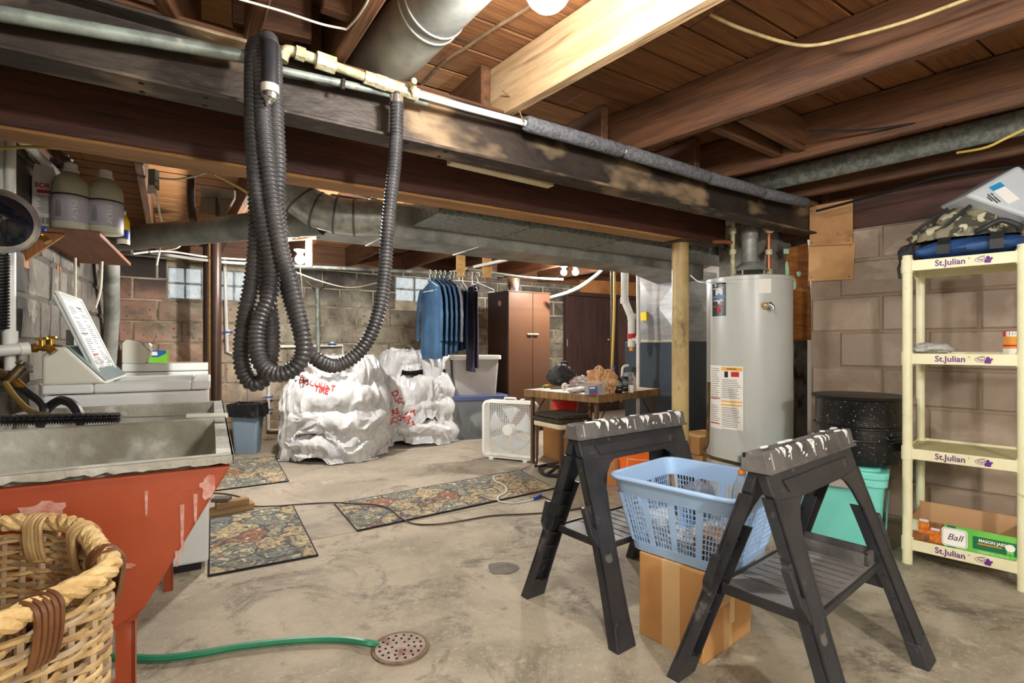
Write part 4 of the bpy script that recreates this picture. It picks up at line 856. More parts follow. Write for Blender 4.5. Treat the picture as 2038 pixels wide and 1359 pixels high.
# =====================================================================  FLOOR: rugs, drain, hose, cords, offcuts
def rugmat():
    m = bpy.data.materials.new('rug_pattern'); m.use_nodes = True; nt = m.node_tree; L = nt.links.new; b = nt.nodes['Principled BSDF']; b.inputs['Roughness'].default_value = .95
    g = nd(nt, 'ShaderNodeTexCoord'); wn_ = nd(nt, 'ShaderNodeTexNoise'); wn_.inputs['Scale'].default_value = 12; wn_.inputs['Detail'].default_value = 4
    L(g.outputs['Object'], wn_.inputs['Vector']); ad = nd(nt, 'ShaderNodeMix', data_type='RGBA'); ad.blend_type = 'LINEAR_LIGHT'; ad.inputs[0].default_value = .06
    L(g.outputs['Object'], ad.inputs[6]); L(wn_.outputs['Color'], ad.inputs[7])
    def vor(s, feat='F1'):
        v = nd(nt, 'ShaderNodeTexVoronoi', feature=feat); v.inputs['Scale'].default_value = s; L(ad.outputs[2], v.inputs['Vector']); return v
    def ramp(f, stops, const=False):
        r = nd(nt, 'ShaderNodeValToRGB'); e = r.color_ramp.elements
        while len(e) < len(stops): e.new(.5)
        for k, (p, c) in enumerate(stops): e[k].position = p; e[k].color = c4(c)
        if const: r.color_ramp.interpolation = 'CONSTANT'
        L(f, r.inputs[0]); return r.outputs[0]
    def mix(f, a, c):
        x = nd(nt, 'ShaderNodeMix', data_type='RGBA'); L(f, x.inputs[0])
        for idx, q in ((6, a), (7, c)):
            if isinstance(q, tuple): x.inputs[idx].default_value = c4(q)
            else: L(q, x.inputs[idx])
        return x.outputs[2]
    v1 = vor(5.0); sep = nd(nt, 'ShaderNodeSeparateColor'); L(v1.outputs['Color'], sep.inputs[0])
    base = ramp(sep.outputs[0], [(0, srgb(172, 154, 118)), (.34, srgb(118, 124, 114)), (.66, srgb(146, 96, 70)), (.76, srgb(176, 160, 126)), (.9, srgb(108, 116, 112))], True)
    lace = nd(nt, 'ShaderNodeTexNoise'); lace.inputs['Scale'].default_value = 46; lace.inputs['Detail'].default_value = 3; L(ad.outputs[2], lace.inputs['Vector'])
    petals = vor(30); sp = nd(nt, 'ShaderNodeSeparateColor'); L(petals.outputs['Color'], sp.inputs[0])
    pc2 = ramp(sp.outputs[0], [(0, srgb(78, 84, 94)), (.28, srgb(206, 190, 152)), (.55, srgb(150, 98, 68)), (.7, srgb(124, 130, 118)), (.85, srgb(208, 194, 160))], True)
    f1 = ramp(petals.outputs['Distance'], [(.0, (1, 1, 1)), (.34, (1, 1, 1)), (.42, (0, 0, 0)), (1, (0, 0, 0))])
    cur = mix(f1, base, pc2)
    cur = mix(ramp(lace.outputs['Fac'], [(0, (0, 0, 0)), (.54, (0, 0, 0)), (.58, (.75, .75, .75)), (1, (.75, .75, .75))]), cur, srgb(84, 86, 86))
    rg = nd(nt, 'ShaderNodeMath', operation='MULTIPLY'); rg.inputs[1].default_value = 34.; L(v1.outputs['Distance'], rg.inputs[0]); sn = nd(nt, 'ShaderNodeMath', operation='SINE'); L(rg.outputs[0], sn.inputs[0])
    cur = mix(ramp(sn.outputs[0], [(0, (0, 0, 0)), (.86, (0, 0, 0)), (.93, (.55, .55, .55)), (1, (.55, .55, .55))]), cur, srgb(196, 178, 138))
    ed = vor(5.0, 'DISTANCE_TO_EDGE'); cur = mix(ramp(ed.outputs['Distance'], [(0, (.85, .85, .85)), (.022, (.8, .8, .8)), (.04, (0, 0, 0)), (1, (0, 0, 0))]), cur, srgb(64, 68, 78))
    L(cur, b.inputs['Base Color']); n3 = nd(nt, 'ShaderNodeTexNoise'); n3.inputs['Scale'].default_value = 260; L(g.outputs['Object'], n3.inputs['Vector'])
    bp = nd(nt, 'ShaderNodeBump'); bp.inputs['Strength'].default_value = .6; bp.inputs['Distance'].default_value = .006; L(n3.outputs['Fac'], bp.inputs['Height']); L(bp.outputs[0], b.inputs['Normal'])
    return m
m_rug = rugmat(); m_bind = mat('rug_binding', srgb(36, 38, 42), .9)
def rug(px, label, name='rug'):
    ps = [G(*p) for p in px]; c = sum(ps, V((0, 0, 0))) / 4; ang = math.atan2((ps[1] - ps[0]).y, (ps[1] - ps[0]).x)
    t = thing(name, label, 'rug', c, ang); R = R2(-ang); q = [R @ (p - c) for p in ps]
    MB().prism([p + V((0, 0, .001)) for p in q], (0, 0, .008)).build('pile', m_rug, t)
    MB().tube([p + V((0, 0, .0055)) for p in q], .0055, 6, closed=True).build('binding', m_bind, t)
rug([(416, 1148), (632, 1107), (582, 1007), (418, 1036)], 'small patterned rug at the foot of the washer')
rug([(380, 984), (574, 959), (547, 910), (380, 926)], 'small patterned rug farther back beside the tub and trash can')
rug([(711, 1058), (1104, 973), (1034, 937), (666, 1005)], 'long patterned runner rug in the middle of the floor', 'runner_rug')
# floor drain
dc = G(797, 1290); dt = thing('floor_drain', 'round rusty drain cover with holes in the floor', 'drain', dc)
m_drain = mat('drain_cover', srgb(176, 160, 146), .7, col2=srgb(148, 128, 112), scale=18, spots=srgb(120, 70, 40), sscale=14, slo=.58, shi=.7, bump=.3)
bm_ = MB(); rnd = random.Random(4); holes = []
for rr_, n_, o_ in ((.028, 6, .2), (.050, 11, .0), (.071, 16, .1)):
    for k in range(n_): a = 2 * PI * (k + o_) / n_; holes.append((math.cos(a) * rr_, math.sin(a) * rr_))
MB().lathe([(.086, .001), (.086, .006), (1e-4, .007)], 40).build('cover', m_drain, dt, smooth=40)
m_ring = mat('drain_ring', srgb(132, 112, 90), .7, col2=srgb(96, 72, 50), scale=22, bump=.3)
MB().lathe([(.0875, .001), (.0875, .006), (.0985, .006), (.0995, .001)], 44).build('ring', m_ring, dt, smooth=40)
m_hole = mat('hole_black', (.006, .005, .005), .9)
for (x, y) in holes: MB().lathe([(.0046, .0060), (.0046, .0078), (1e-5, .0078)], 9, (x, y, 0)).build('drain_hole', m_hole, dt)
cable('garden_hose', mat('green_hose', srgb(46, 128, 92), .4, col2=srgb(60, 140, 104), scale=6), [P(752, 1283, 1.83), G(730, 1279, .02), G(690, 1273, .014), G(640, 1272, .014), G(560, 1277, .014), G(470, 1288, .014), G(390, 1302, .014), G(320, 1310, .014), G(250, 1308, .014), G(120, 1300, .014)], .012, 'green garden hose running over the floor into the drain', 'hose')
# cords on the floor
m_cord = mat('brown_cord', srgb(70, 58, 48), .6); m_cordw = mat('white_cord', srgb(228, 228, 222), .5)
cable('extension_cord', m_cord, [G(425, 981, .006), G(452, 983, .006), G(480, 990, .006), G(503, 1006, .006), G(545, 1007, .02), G(600, 1003, .006), G(660, 1000, .008), G(700, 1002, .016), G(745, 1004, .016), G(775, 1012, .016), G(797, 1030, .016), G(825, 1042, .006), G(870, 1043, .006), G(920, 1036, .006), G(980, 1026, .006), G(1040, 1023, .006), G(1110, 1018, .006), G(1160, 1010, .006)], .0045, 'brown extension cord wandering across the rugs and floor', 'cord')
fcd = thing('fan_cord', 'white fan cord with a blue plug lying over the runner', 'cord', G(1040, 994), 0, world=True)
MB().tube(spline([G(1060, 923, .02), G(1044, 930, .006), G(1022, 942, .006), G(986, 947, .016), G(984, 956, .016), G(1004, 966, .016), G(1008, 978, .016), G(992, 988, .016), G(993, 997, .008), G(1020, 1001, .006), G(1050, 997, .006), G(1066, 991, .008)], 8), .0045, 8).build('cord', m_cordw, fcd, smooth=True)
MB().cyl(G(1064, 992, .012), G(1076, 986, .012), .012, 10).build('plug', m_blueh, fcd, smooth=50); MB().tube([G(1075, 986, .01), G(1090, 992, .006), G(1112, 1004, .006)], .0045, 7).build('tail', m_cord, fcd)
cable('rubber_hose', m_black, [G(1112, 928, .02), G(1085, 926, .02), G(1073, 933, .02), G(1082, 943, .02), G(1110, 946, .02), G(1128, 940, .02), G(1126, 930, .02), G(1112, 928, .02), G(1098, 938, .04), G(1085, 945, .02)], .013, 'loop of black rubber hose lying by the back sawhorse', 'hose')
# timber offcuts by the tub
m_off = woodmat('offcut', srgb(172, 138, 96), srgb(134, 100, 64), None, st=(1, 10, 10), rnd=.1)
def offcut(p, q, w_, h_, lab, z=0.0): 
    p, q = V(p), V(q); o = beam('timber_offcut', p, q, w_, h_, m_off); tag(o, lab, 'timber', 'timber offcuts beside the tub'); return o
a0, a1 = G(408, 1030), G(500, 1014); offcut(a0 + V((0, .03, 0)), a1 + V((0, .03, 0)), .07, .045, 'lower timber offcut on the floor beside the tub')
a0, a1 = G(420, 1018, .045), G(486, 1006, .045); offcut(a0 + V((0, .05, 0)), a1 + V((0, .05, 0)), .065, .04, 'upper timber offcut stacked on another beside the tub')
bb = thing('paver', 'dark flat block on the timber offcuts', 'block', G(440, 1002, .086), .15); MB().box((-.02, .06, .012), (.10, .07, .022)).build('block', mat('dark_block', srgb(92, 82, 74), .7), bb, bevel=.003)
# =====================================================================  RATTAN BASKET at the lower left
m_wick = mat('rattan', srgb(196, 168, 118), .5, col2=srgb(150, 118, 74), scale=14, stretch=(1, 1, 1), rnd=.12, spots=srgb(112, 82, 48), sscale=6, slo=.60, shi=.7)
m_wick2 = mat('rattan_grey', srgb(172, 152, 122), .5, col2=srgb(128, 102, 70), scale=16, rnd=.12)
m_rope = mat('sisal_rope', srgb(216, 188, 132), .8, col2=srgb(186, 152, 98), scale=26, bump=.4, bscale=90)
m_bindb = mat('brown_cane', srgb(112, 74, 44), .35, col2=srgb(78, 48, 28), scale=9)
rim = [(x_ * .958, y_ * .958) for x_, y_ in ((-.985, 1.015), (-.905, 1.02), (-.84, 1.0), (-.765, .945), (-.69, .875), (-.635, .825), (-.615, .775), (-.622, .71), (-.628, .64), (-.64, .56), (-.68, .50), (-.76, .47), (-.90, .46), (-1.04, .47), (-1.13, .52), (-1.16, .62), (-1.16, .78), (-1.14, .92), (-1.08, .99))]
RZ = .715
bc = V((sum(p[0] for p in rim) / len(rim), sum(p[1] for p in rim) / len(rim), 0))
rc = spline([V((x, y, 0)) for x, y in rim], 12, closed=True)
arc = resample(rc + [rc[0]], .004); NA = len(arc)
bk_ = thing('wicker_basket', 'tall woven rattan laundry basket with a thick rope rim', 'basket', bc, 0, world=True)
def bpt(i, z, out=0.):
    p = arc[i % NA]; n = (arc[(i + 1) % NA] - arc[(i - 1) % NA]).normalized(); n = V((n.y, -n.x, 0)); 
    if n.dot(p - bc) < 0: n = -n
    k = .84 + .16 * (z / RZ) ** .8; q = bc + (p - bc) * k + n * out; q.z = z; return q
PITCH = .0082; NS = int(NA * .004 / .034) // 2 * 2; seg = 6
rows = int((RZ - .03) / PITCH)
for r in range(rows):
    z0 = .02 + r * PITCH; pth = []
    M = NS * seg
    for k in range(M):
        ph = (k / seg + (r % 2)) * PI + r * .0
        i = int(k / M * NA); pth.append(bpt(i, z0 + .003 * math.sin(ph * .5 + r), .0055 * math.cos(ph)))
    MB().tube(pth, .0046, 6, closed=True).build('wicker_strand', m_wick if r % 4 else m_wick2, bk_, smooth=True)
for k in range(NS):
    i = int((k + .0) / NS * NA); MB().tube([bpt(i, .01), bpt(i, RZ * .5), bpt(i, RZ - .02)], .0055, 5).build('stake', m_wick2, bk_, smooth=True)
MB().prism([bpt(int(NA * k / 40), .012, -.005) for k in range(40)], (0, 0, .008)).build('bottom', m_wick2, bk_)
# three-strand rope rim
for s in range(3):
    pth = []
    tw_ = int(NA * .004 / .085)
    M = 420
    for k in range(M):
        i = k / M * NA; a = 2 * PI * (tw_ * k / M + s / 3); c = bpt(int(i), RZ + .006, 0); n = bpt(int(i), RZ, .01) - c; n.z = 0; n.normalize()
        pth.append(c + n * .0078 * math.cos(a) + V((0, 0, .0078 * math.sin(a))))
    MB().tube(pth, .0086, 8, closed=True).build('rope_strand', m_rope, bk_, smooth=True)
# cane lashings over the rope
def idx_near(x, y): return min(range(NA), key=lambda i: (arc[i].x - x) ** 2 + (arc[i].y - y) ** 2)
for (x, y, mm) in ((-.88, .977, m_wick), (-.757, .924, m_wick), (-.632, .815, m_bindb), (-.596, .656, m_bindb)):
    i0 = idx_near(x, y)
    for k in range(-2, 3):
        i = i0 + k * 2; c = bpt(i, RZ); n = (bpt(i, RZ, .01) - c); n.z = 0; n.normalize(); lp = []
        for j in range(21):
            a = 2 * PI * j / 20; zz = math.sin(a); lp.append(c + n * .0185 * math.cos(a) + V((0, 0, .0185 * zz - (.05 if zz < 0 else 0) * abs(zz))))
        MB().tube(lp[:-1], .0040, 6, closed=True).build('lashing', mm, bk_, smooth=True)
# =====================================================================  TWO FOLDING SAWHORSES
m_saw = mat('black_saw_plastic', srgb(40, 41, 44), .45, col2=srgb(54, 54, 56), scale=7, bump=.12, bscale=60, spots=srgb(96, 92, 88), sscale=16, slo=.66, shi=.74)
m_sawc = mat('dusty_saw_cap', srgb(108, 104, 100), .55, col2=srgb(70, 68, 66), scale=8, bump=.1, bscale=50)
m_tray = mat('dusty_tray', srgb(146, 142, 138), .6, col2=srgb(116, 112, 108), scale=6)
m_paint = mat('white_paint', srgb(240, 240, 236), .5); m_scuff = mat('scuff', srgb(170, 168, 164), .6)
def sawhorse(loc, rz, label, seed):
    t = thing('sawhorse', label, 'sawhorse', loc, rz, 'black folding sawhorses around the laundry basket'); HL = .345; rnd = random.Random(seed)
    # cap along the ridge
    mb = MB(); cap = [(-.045, .69), (-.045, .698), (-.036, .70), (-.026, .745), (-.018, .75), (-.012, .742), (.012, .742), (.018, .75), (.026, .745), (.036, .70), (.045, .698), (.045, .69)]
    mb.prism([V((-HL, y, z)) for y, z in cap], (2 * HL, 0, 0)); mb.build('top_cap', m_sawc, t, bevel=.002)
    for x in (-HL + .035, -.01, HL - .05):
        for s in (-1, 1): mb = MB(); mb.prism([V((x, s * .0262, .745)), V((x + .006, s * .0262, .745)), V((x + .006, s * .0365, .70)), V((x, s * .0365, .70))], (0, s * .0012, 0)); mb.build('cap_rib', m_scuff, t)
    for s in (-1, 1):                                    # two hinged half frames
        sl = (.225) / .66
        def Y(z): return s * (.040 + (.66 - z) * sl)
        # side rail
        mb = MB(); rail = [(-HL + .01, .688), (HL - .01, .688), (HL - .012, .63), (HL - .03, .602), (-HL + .03, .602), (-HL + .012, .63)]
        mb.prism([V((x, Y(z) - s * .004, z)) for x, z in rail], (0, -s * .030, 0)); mb.build('side_rail', m_saw, t, bevel=.004)
        mb = MB(); mb.prism([V((x, Y(z) - s * .003, z)) for x, z in ((-HL + .09, .662), (HL - .09, .662), (HL - .11, .628), (-HL + .11, .628))], (0, s * .004, 0)); mb.build('rail_panel', m_saw, t, bevel=.003)
        for e in (-1, 1):                               # legs, arched towards the middle
            out = [(HL - .012, .62), (HL - .006, .45), (HL + .012, .2), (HL + .035, 0.0)]
            inn = [(HL - .055, 0.0), (HL - .068, .2), (HL - .088, .42), (HL - .10, .50), (HL - .125, .555), (HL - .155, .588), (HL - .19, .606)]
            poly = [V((e * x, Y(z) - s * .002, z)) for x, z in out + inn]
            mb = MB(); mb.prism(poly, (0, -s * .012, 0)); lg = mb.build('leg', m_saw, t, bevel=.003)
            for side, pts_ in (('o', out), ('i', inn[:4])):   # stiffening flanges along both edges
                mb = MB()
                for (xa, za), (xb, zb_) in zip(pts_, pts_[1:]):
                    w_ = .008 if side == 'i' else -.008
                    p = [V((e * xa, Y(za), za)), V((e * (xa + w_), Y(za), za)), V((e * (xb + w_), Y(zb_), zb_)), V((e * xb, Y(zb_), zb_))]
                    mb.prism(p, (0, -s * .042, 0))
                mb.build('leg_flange', m_saw, t)
            for z in (.15, .21, .27, .33, .39, .45):     # moulded ribs inside the leg
                mb = MB(); xa, xb = HL - .074 - (z - .2) * .07, HL - .0; mb.prism([V((e * xa, Y(z) - s * .014, z)), V((e * xb, Y(z + .012) - s * .014, z + .018)), V((e * xb, Y(z + .016) - s * .014, z + .024)), V((e * xa, Y(z + .006) - s * .014, z + .006))], (0, -s * .014, 0)); mb.build('leg_rib', m_saw, t)
            mb = MB(); ft = [(HL + .037, -.0), (HL + .026, .075), (HL + .0, .088), (HL - .03, .07), (HL - .062, .075), (HL - .060, 0.0)]
            mb.prism([V((e * x, Y(z) + s * .002, z)) for x, z in ft], (0, -s * .046, 0)); mb.build('foot', m_saw, t, bevel=.004)
            hz_ = .42 if s < 0 else .40                     # timber cradle hook on the outer edge
            mb = MB(); hk = [(HL + .004, hz_ - .10), (HL + .030, hz_ - .055), (HL + .034, hz_ + .035), (HL + .018, hz_ + .035), (HL + .014, hz_ - .03), (HL - .005, hz_ - .04)]
            mb.prism([V((e * x, Y(z) - s * .002, z)) for x, z in hk], (0, -s * .026, 0)); mb.build('hook', m_saw, t, bevel=.003)
    # folding tray between the legs
    tz = .30; tw = .135
    mb = MB(); mb.b2((-.28, -tw, tz), (.28, tw, tz + .014)); mb.build('tray', m_tray, t, bevel=.003)
    for s in (-1, 1): MB().b2((-.28, s * tw - .005, tz - .004), (.28, s * tw + .005, tz + .019)).build('tray_rim', m_saw, t, bevel=.003)
    for k in range(-4, 5): MB().b2((k * .045 - .0015, -tw + .02, tz + .014), (k * .045 + .0015, tw - .02, tz + .0165)).build('tray_groove', m_sawc, t)
    mb = MB(); mb.b2((.20, -.12, tz + .014), (.285, -.11, tz + .055)); mb.b2((.20, .11, tz + .014), (.285, .12, tz + .055)); mb.b2((.20, -.12, tz + .014), (.21, .12, tz + .055)); mb.b2((.275, -.12, tz + .014), (.285, .12, tz + .055)); mb.build('tool_bin', m_sawc, t)
    for k in range(14): MB().b2((.286, -.13 + k * .02 - .002, tz + .0), (.298, -.13 + k * .02 + .002, tz + .05)).build('bin_rib', m_saw, t)
    MB().b2((.285, -.15, tz - .075), (.293, .15, tz + .015)).build('skirt', m_saw, t, bevel=.003); MB().b2((-.293, -.13, tz - .012), (-.285, .13, tz + .018)).build('skirt', m_saw, t, bevel=.003)
    # dried paint on the ridge and runs down its flank
    for k in range(20):
        x = rnd.uniform(-HL + .02, HL - .03); w_ = rnd.uniform(.005, .026); s = rnd.choice((-1, -1, -1, 1)); l_ = rnd.choice((.008, .012, .02, .034)); pl = []
        for j in range(9): u = j / 8; pl.append(V((x + (u - .5) * w_, s * .0195, .7508 - 0)))
        y0, z0 = s * .0262, .7449; yb, zb_ = s * lerp(.0262, .0362, l_ / .046), .7449 - l_
        pl = [V((x - w_ / 2, y0, z0)), V((x + w_ / 2, y0, z0)), V((x + w_ * .42, lerp(y0, yb, .5), lerp(z0, zb_, .35))), V((x + w_ * .16, lerp(y0, yb, .8), lerp(z0, zb_, .7))), V((x + w_ * .1, yb, zb_)), V((x - w_ * .06, yb, zb_)), V((x - w_ * .14, lerp(y0, yb, .75), lerp(z0, zb_, .6))), V((x - w_ * .45, lerp(y0, yb, .4), lerp(z0, zb_, .25)))]
        mb = MB(); mb.prism(pl, (0, s * .0014, 0)); mb.prism([V((x - w_ / 2, y0, z0)), V((x + w_ / 2, y0, z0)), V((x + w_ * .4, s * .0175, .7505)), V((x - w_ * .4, s * .0175, .7505))], (0, s * .0006, .0012)); mb.build('paint_drip', m_paint, t)
    for k in range(7):
        x = rnd.uniform(-HL + .02, HL - .02); s = rnd.choice((-1, 1)); w_ = rnd.uniform(.01, .035); mb = MB()
        mb.prism([V((x + math.cos(a) * w_ * rnd.uniform(.7, 1.1), s * .015 + math.sin(a) * .0075, .7488)) for a in [2 * PI * j / 9 for j in range(9)]], (0, 0, .003)); mb.build('paint_splat', m_paint, t)
        u = rnd.uniform(.2, .9); z = lerp(.7449, .70, u); y = -lerp(.0262, .0362, u) - .0006; q_ = rnd.uniform(.002, .007); x = rnd.uniform(-HL + .02, HL - .02); mb = MB(); mb.prism([V((x + math.cos(a) * q_, y - math.sin(a) * q_ * .2, z + math.sin(a) * q_)) for a in [2 * PI * j / 8 for j in range(8)]], (0, -.0012, 0)); mb.build('paint_fleck', m_paint, t)
    return t
sawhorse((.50, 2.215, 0), math.radians(37.5), 'black sawhorse with paint drips behind the blue laundry basket', 3)
sawhorse((.952, 1.70, 0), math.radians(40), 'black sawhorse in front between the carton and teal tote', 8)
# =====================================================================  CARTON with the laundry basket on it
bx0, bx1, bx2 = V((.438, 1.876, 0)), V((.628, 1.714, 0)), V((.8815, 1.926, 0))
ang = math.atan2(.212, .2535); ux = V((math.cos(ang), math.sin(ang), 0)); uy = V((-ux.y, ux.x, 0)); bw, bl_ = .33, .255; bh = .30
m_card = mat('cardboard', srgb(198, 148, 92), .8, col2=srgb(184, 132, 78), scale=4, bump=.05); m_tape = mat('packing_tape', srgb(218, 180, 128), .4); m_cardin = mat('cardboard_light', srgb(204, 164, 116), .8)
cb = thing('cardboard_box', 'taped cardboard carton under the blue laundry basket', 'box', bx1, ang)
MB().b2((0, 0, 0), (bw, bl_, bh)).build('carton', m_card, cb, bevel=.004)
MB().b2((-.0012, bl_ * .34, .0), (0, bl_ * .62, bh)).build('tape', m_tape, cb); MB().b2((-.001, bl_ * .34, bh), (bw, bl_ * .62, bh + .001)).build('tape', m_tape, cb)
mb = MB(); mb.prism([V((-.004, -.006, bh - .002)), V((bw * .98, -.014, bh - .01)), V((bw * .98, -.02, bh - .125)), V((.02, -.012, bh - .13))], (0, -.004, 0)); mb.build('flap', m_cardin, cb); MB().b2((bw * .42, -.0215, bh - .20), (bw * .5, -.0185, bh - .09)).build('torn_tape', m_tape, cb)
MB().b2((bw * .40, -.001, .0), (bw * .56, 0, bh * .5)).build('tape', m_tape, cb)
# ---- basket
m_lb = mat('pale_blue_plastic', srgb(172, 204, 240), .38, col2=srgb(160, 194, 232), scale=2)
LC = V((.686, 1.922, bh + .004)); la = math.radians(-46.5)
lb = thing('laundry_basket', 'pale blue plastic laundry basket with grid sides full of odds and ends', 'laundry basket', LC, la)
rx, ry, bxh, byh, hh = .243, .213, .185, .165, .266
def rr(hx, hy, rad, z, n=6):
    out = []
    for cx, cy, a0 in ((hx - rad, hy - rad, 0), (-hx + rad, hy - rad, PI / 2), (-hx + rad, -hy + rad, PI), (hx - rad, -hy + rad, 1.5 * PI)):
        for k in range(n + 1): a = a0 + PI / 2 * k / n; out.append(V((cx + rad * math.cos(a), cy + rad * math.sin(a), z)))
    return out
def band(name, z0, z1, th=.003, par=lb, m=m_lb):
    f = lambda z: (lerp(bxh, rx, z / hh), lerp(byh, ry, z / hh)); mb = MB(); n = 28
    A_, B_ = rr(*f(z0), .045, z0), rr(*f(z1), .05, z1); a_, b_ = rr(f(z0)[0] - th, f(z0)[1] - th, .043, z0), rr(f(z1)[0] - th, f(z1)[1] - th, .048, z1); m_ = len(A_)
    mb.add(A_ + B_ + a_ + b_, [q for i in range(m_) for j in [(i + 1) % m_] for q in ((i, j, m_ + j, m_ + i), (2 * m_ + j, 2 * m_ + i, 3 * m_ + i, 3 * m_ + j), (m_ + i, m_ + j, 3 * m_ + j, 3 * m_ + i), (j, i, 2 * m_ + i, 2 * m_ + j))]); return mb.build(name, m, par, smooth=50)
band('lower_wall', .0, .035); band('upper_wall', .205, hh)
mb = MB(); mb.prism(rr(bxh, byh, .045, 0), (0, 0, .004)); mb.build('base', m_lb, lb)
mb = MB(); mb.tube(rr(rx + .006, ry + .006, .055, hh - .003), .0095, 10, closed=True); mb.build('rim', m_lb, lb, smooth=True)
mb = MB(); 
for sx in (0, 1):                                         # grid windows between solid ribs
    for sgn in (-1, 1):
        half = (bxh, rx) if sx == 0 else (byh, ry); off = (byh, ry) if sx == 0 else (bxh, rx)
        nwin = 4 if sx == 0 else 3
        def wp(u, z, d=0.): 
            k = z / hh; a = lerp(half[0], half[1], k) - .02; b__ = lerp(off[0], off[1], k) - .0015 - d
            return V((u * a, sgn * b__, z)) if sx == 0 else V((sgn * b__, u * a, z))
        cell = 2. / nwin
        for wdx in range(nwin):
            u0, u1 = -1 + wdx * cell, -1 + (wdx + 1) * cell; g = cell * .13
            for (ua, ub) in ((u0, u0 + g), (u1 - g, u1)): mb.prism([wp(ua, .033), wp(ub, .033), wp(ub, .207), wp(ua, .207)], (0, -sgn * .003, 0) if sx == 0 else (-sgn * .003, 0, 0))
            nb_ = 6
            for k in range(1, nb_): uu = lerp(u0 + g, u1 - g, k / nb_); d_ = .0016 / half[0]; mb.prism([wp(uu - d_, .033), wp(uu + d_, .033), wp(uu + d_, .207), wp(uu - d_, .207)], (0, -sgn * .003, 0) if sx == 0 else (-sgn * .003, 0, 0))
            for k in range(1, 9): z = lerp(.035, .205, k / 9); mb.prism([wp(u0 + g, z - .0014), wp(u1 - g, z - .0014), wp(u1 - g, z + .0014), wp(u0 + g, z + .0014)], (0, -sgn * .003, 0) if sx == 0 else (-sgn * .003, 0, 0))
mb.build('grid_wall', m_lb, lb)
# contents
m_paper = mat('white_paper', srgb(236, 234, 230), .7, col2=srgb(206, 204, 202), scale=10, bump=.25); m_news = mat('newsprint', srgb(214, 210, 204), .8, col2=srgb(130, 126, 124), scale=60, lo=.5, hi=.56, stretch=(1, 1, 1))
Rl = R2(la)
def inb(x, y, z): return LC + Rl @ V((x, y, z))
for k, (x, y, s, hgt, mm, lab) in enumerate(((-.06, -.05, (.19, .14), .05, m_paper, 'stack of white papers at the left inside the laundry basket'), (.06, .03, (.16, .20), .07, m_news, 'stack of printed papers in the middle of the laundry basket'))):
    ps = thing('paper_stack', lab, 'papers', inb(x, y, .006), la + .2 * (k - .5))
    for j in range(5): MB().box((random.uniform(-.008, .008), random.uniform(-.008, .008), hgt * (j + .5) / 5), (s[0], s[1], hgt / 5 - .001), random.uniform(-.1, .1)).build('paper', mm, ps)
solo(crumple(inb(.10, -.09, .065), .055, 3.3, .35, 2.4, (1.1, .9, 1.0)), 'paper_bag', mat('brown_bag', srgb(176, 130, 84), .8, col2=srgb(146, 100, 60), scale=14, bump=.3), 'crumpled brown paper bag at the front of the laundry basket', 'bag', smooth=20)
solo(crumple(inb(-.105, -.085, .10), .05, 7.7, .3, 2.4, (1.1, 1, .8)), 'paper_ball', m_paper, 'crumpled white paper at the left side of the laundry basket', 'paper', smooth=20)
solo(crumple(inb(-.055, .10, .17), .055, 1.7, .3, 2.6, (1.2, 1, .8)), 'plastic_wrap', m_clear, 'crumpled clear plastic at the back of the laundry basket', 'plastic', smooth=25)
def pet(loc, rz, tilt, lab):
    t = thing('plastic_bottle', lab, 'bottle', loc, rz, 'clear bottles in the laundry basket'); t.rotation_euler = (0, tilt, rz)
    MB().lathe([(.028, 0), (.032, .006), (.032, .05), (.029, .055), (.032, .06), (.032, .11), (.029, .13), (.014, .165), (.012, .172)], 24).build('body', m_clear, t, smooth=50); MB().lathe([(.014, .172), (.014, .19), (.012, .192)], 16).build('cap', mat('orange_cap', srgb(226, 134, 40), .4), t, smooth=40)
pet(inb(.14, .03, .12), 1.1, .5, 'clear plastic bottle leaning at the right in the laundry basket'); pet(inb(.12, .11, .12), .4, .9, 'clear plastic bottle lying behind another in the laundry basket')
# =====================================================================  RIGHT SIDE
# ---- water heater
m_wh = mat('heater_enamel', srgb(188, 190, 184), .30, col2=srgb(180, 182, 176), scale=2); m_lblk = mat('label_black', srgb(26, 26, 30), .35); m_yel = mat('print_yellow', srgb(240, 176, 60), .5); m_lblue = mat('print_blue', srgb(92, 150, 196), .5)
WHc = V((1.585, 3.5, 0)); wr = .264; wz = 1.495
wh = thing('water_heater', 'tall grey tank water heater with black and white labels', 'water heater', WHc, 0)
MB().lathe([(wr - .02, .03), (wr, .04), (wr, wz - .03), (wr + .004, wz - .028), (wr + .004, wz - .004), (wr - .004, wz), (.05, wz + .004), (1e-4, wz + .004)], 64).build('tank', m_wh, wh, smooth=40)
for k in range(3): a = 2 * PI * k / 3 + .5; MB().cyl((math.cos(a) * .2, math.sin(a) * .2, 0), (math.cos(a) * .2, math.sin(a) * .2, .04), .02, 10).build('foot', m_steel, wh)
def whp(px, py, out=.001):
    """point of the tank's side seen at that pixel"""
    r = V(((px - CX) / F, 1, (CY - py) / F)); a = r.x ** 2 + r.y ** 2; b__ = -2 * (r.x * WHc.x + r.y * WHc.y); c_ = WHc.x ** 2 + WHc.y ** 2 - (wr + out) ** 2
    t = (-b__ - math.sqrt(max(b__ * b__ - 4 * a * c_, 0))) / (2 * a); return V((0, 0, H)) + r * t - WHc
def whang(px): q = whp(px, 700); return math.atan2(q.y, q.x)
def wpatch(x0, x1, y0, y1, m, name, out=.001):
    a0, a1 = whang(x0), whang(x1); xm = (x0 + x1) / 2; z0, z1 = whp(xm, y1).z, whp(xm, y0).z
    mb = MB(); mb.grid(lambda u, v: V((math.cos(lerp(a0, a1, u)) * (wr + out), math.sin(lerp(a0, a1, u)) * (wr + out), lerp(z0, z1, v))), 9, 2); return mb.build(name, m, wh, smooth=True)
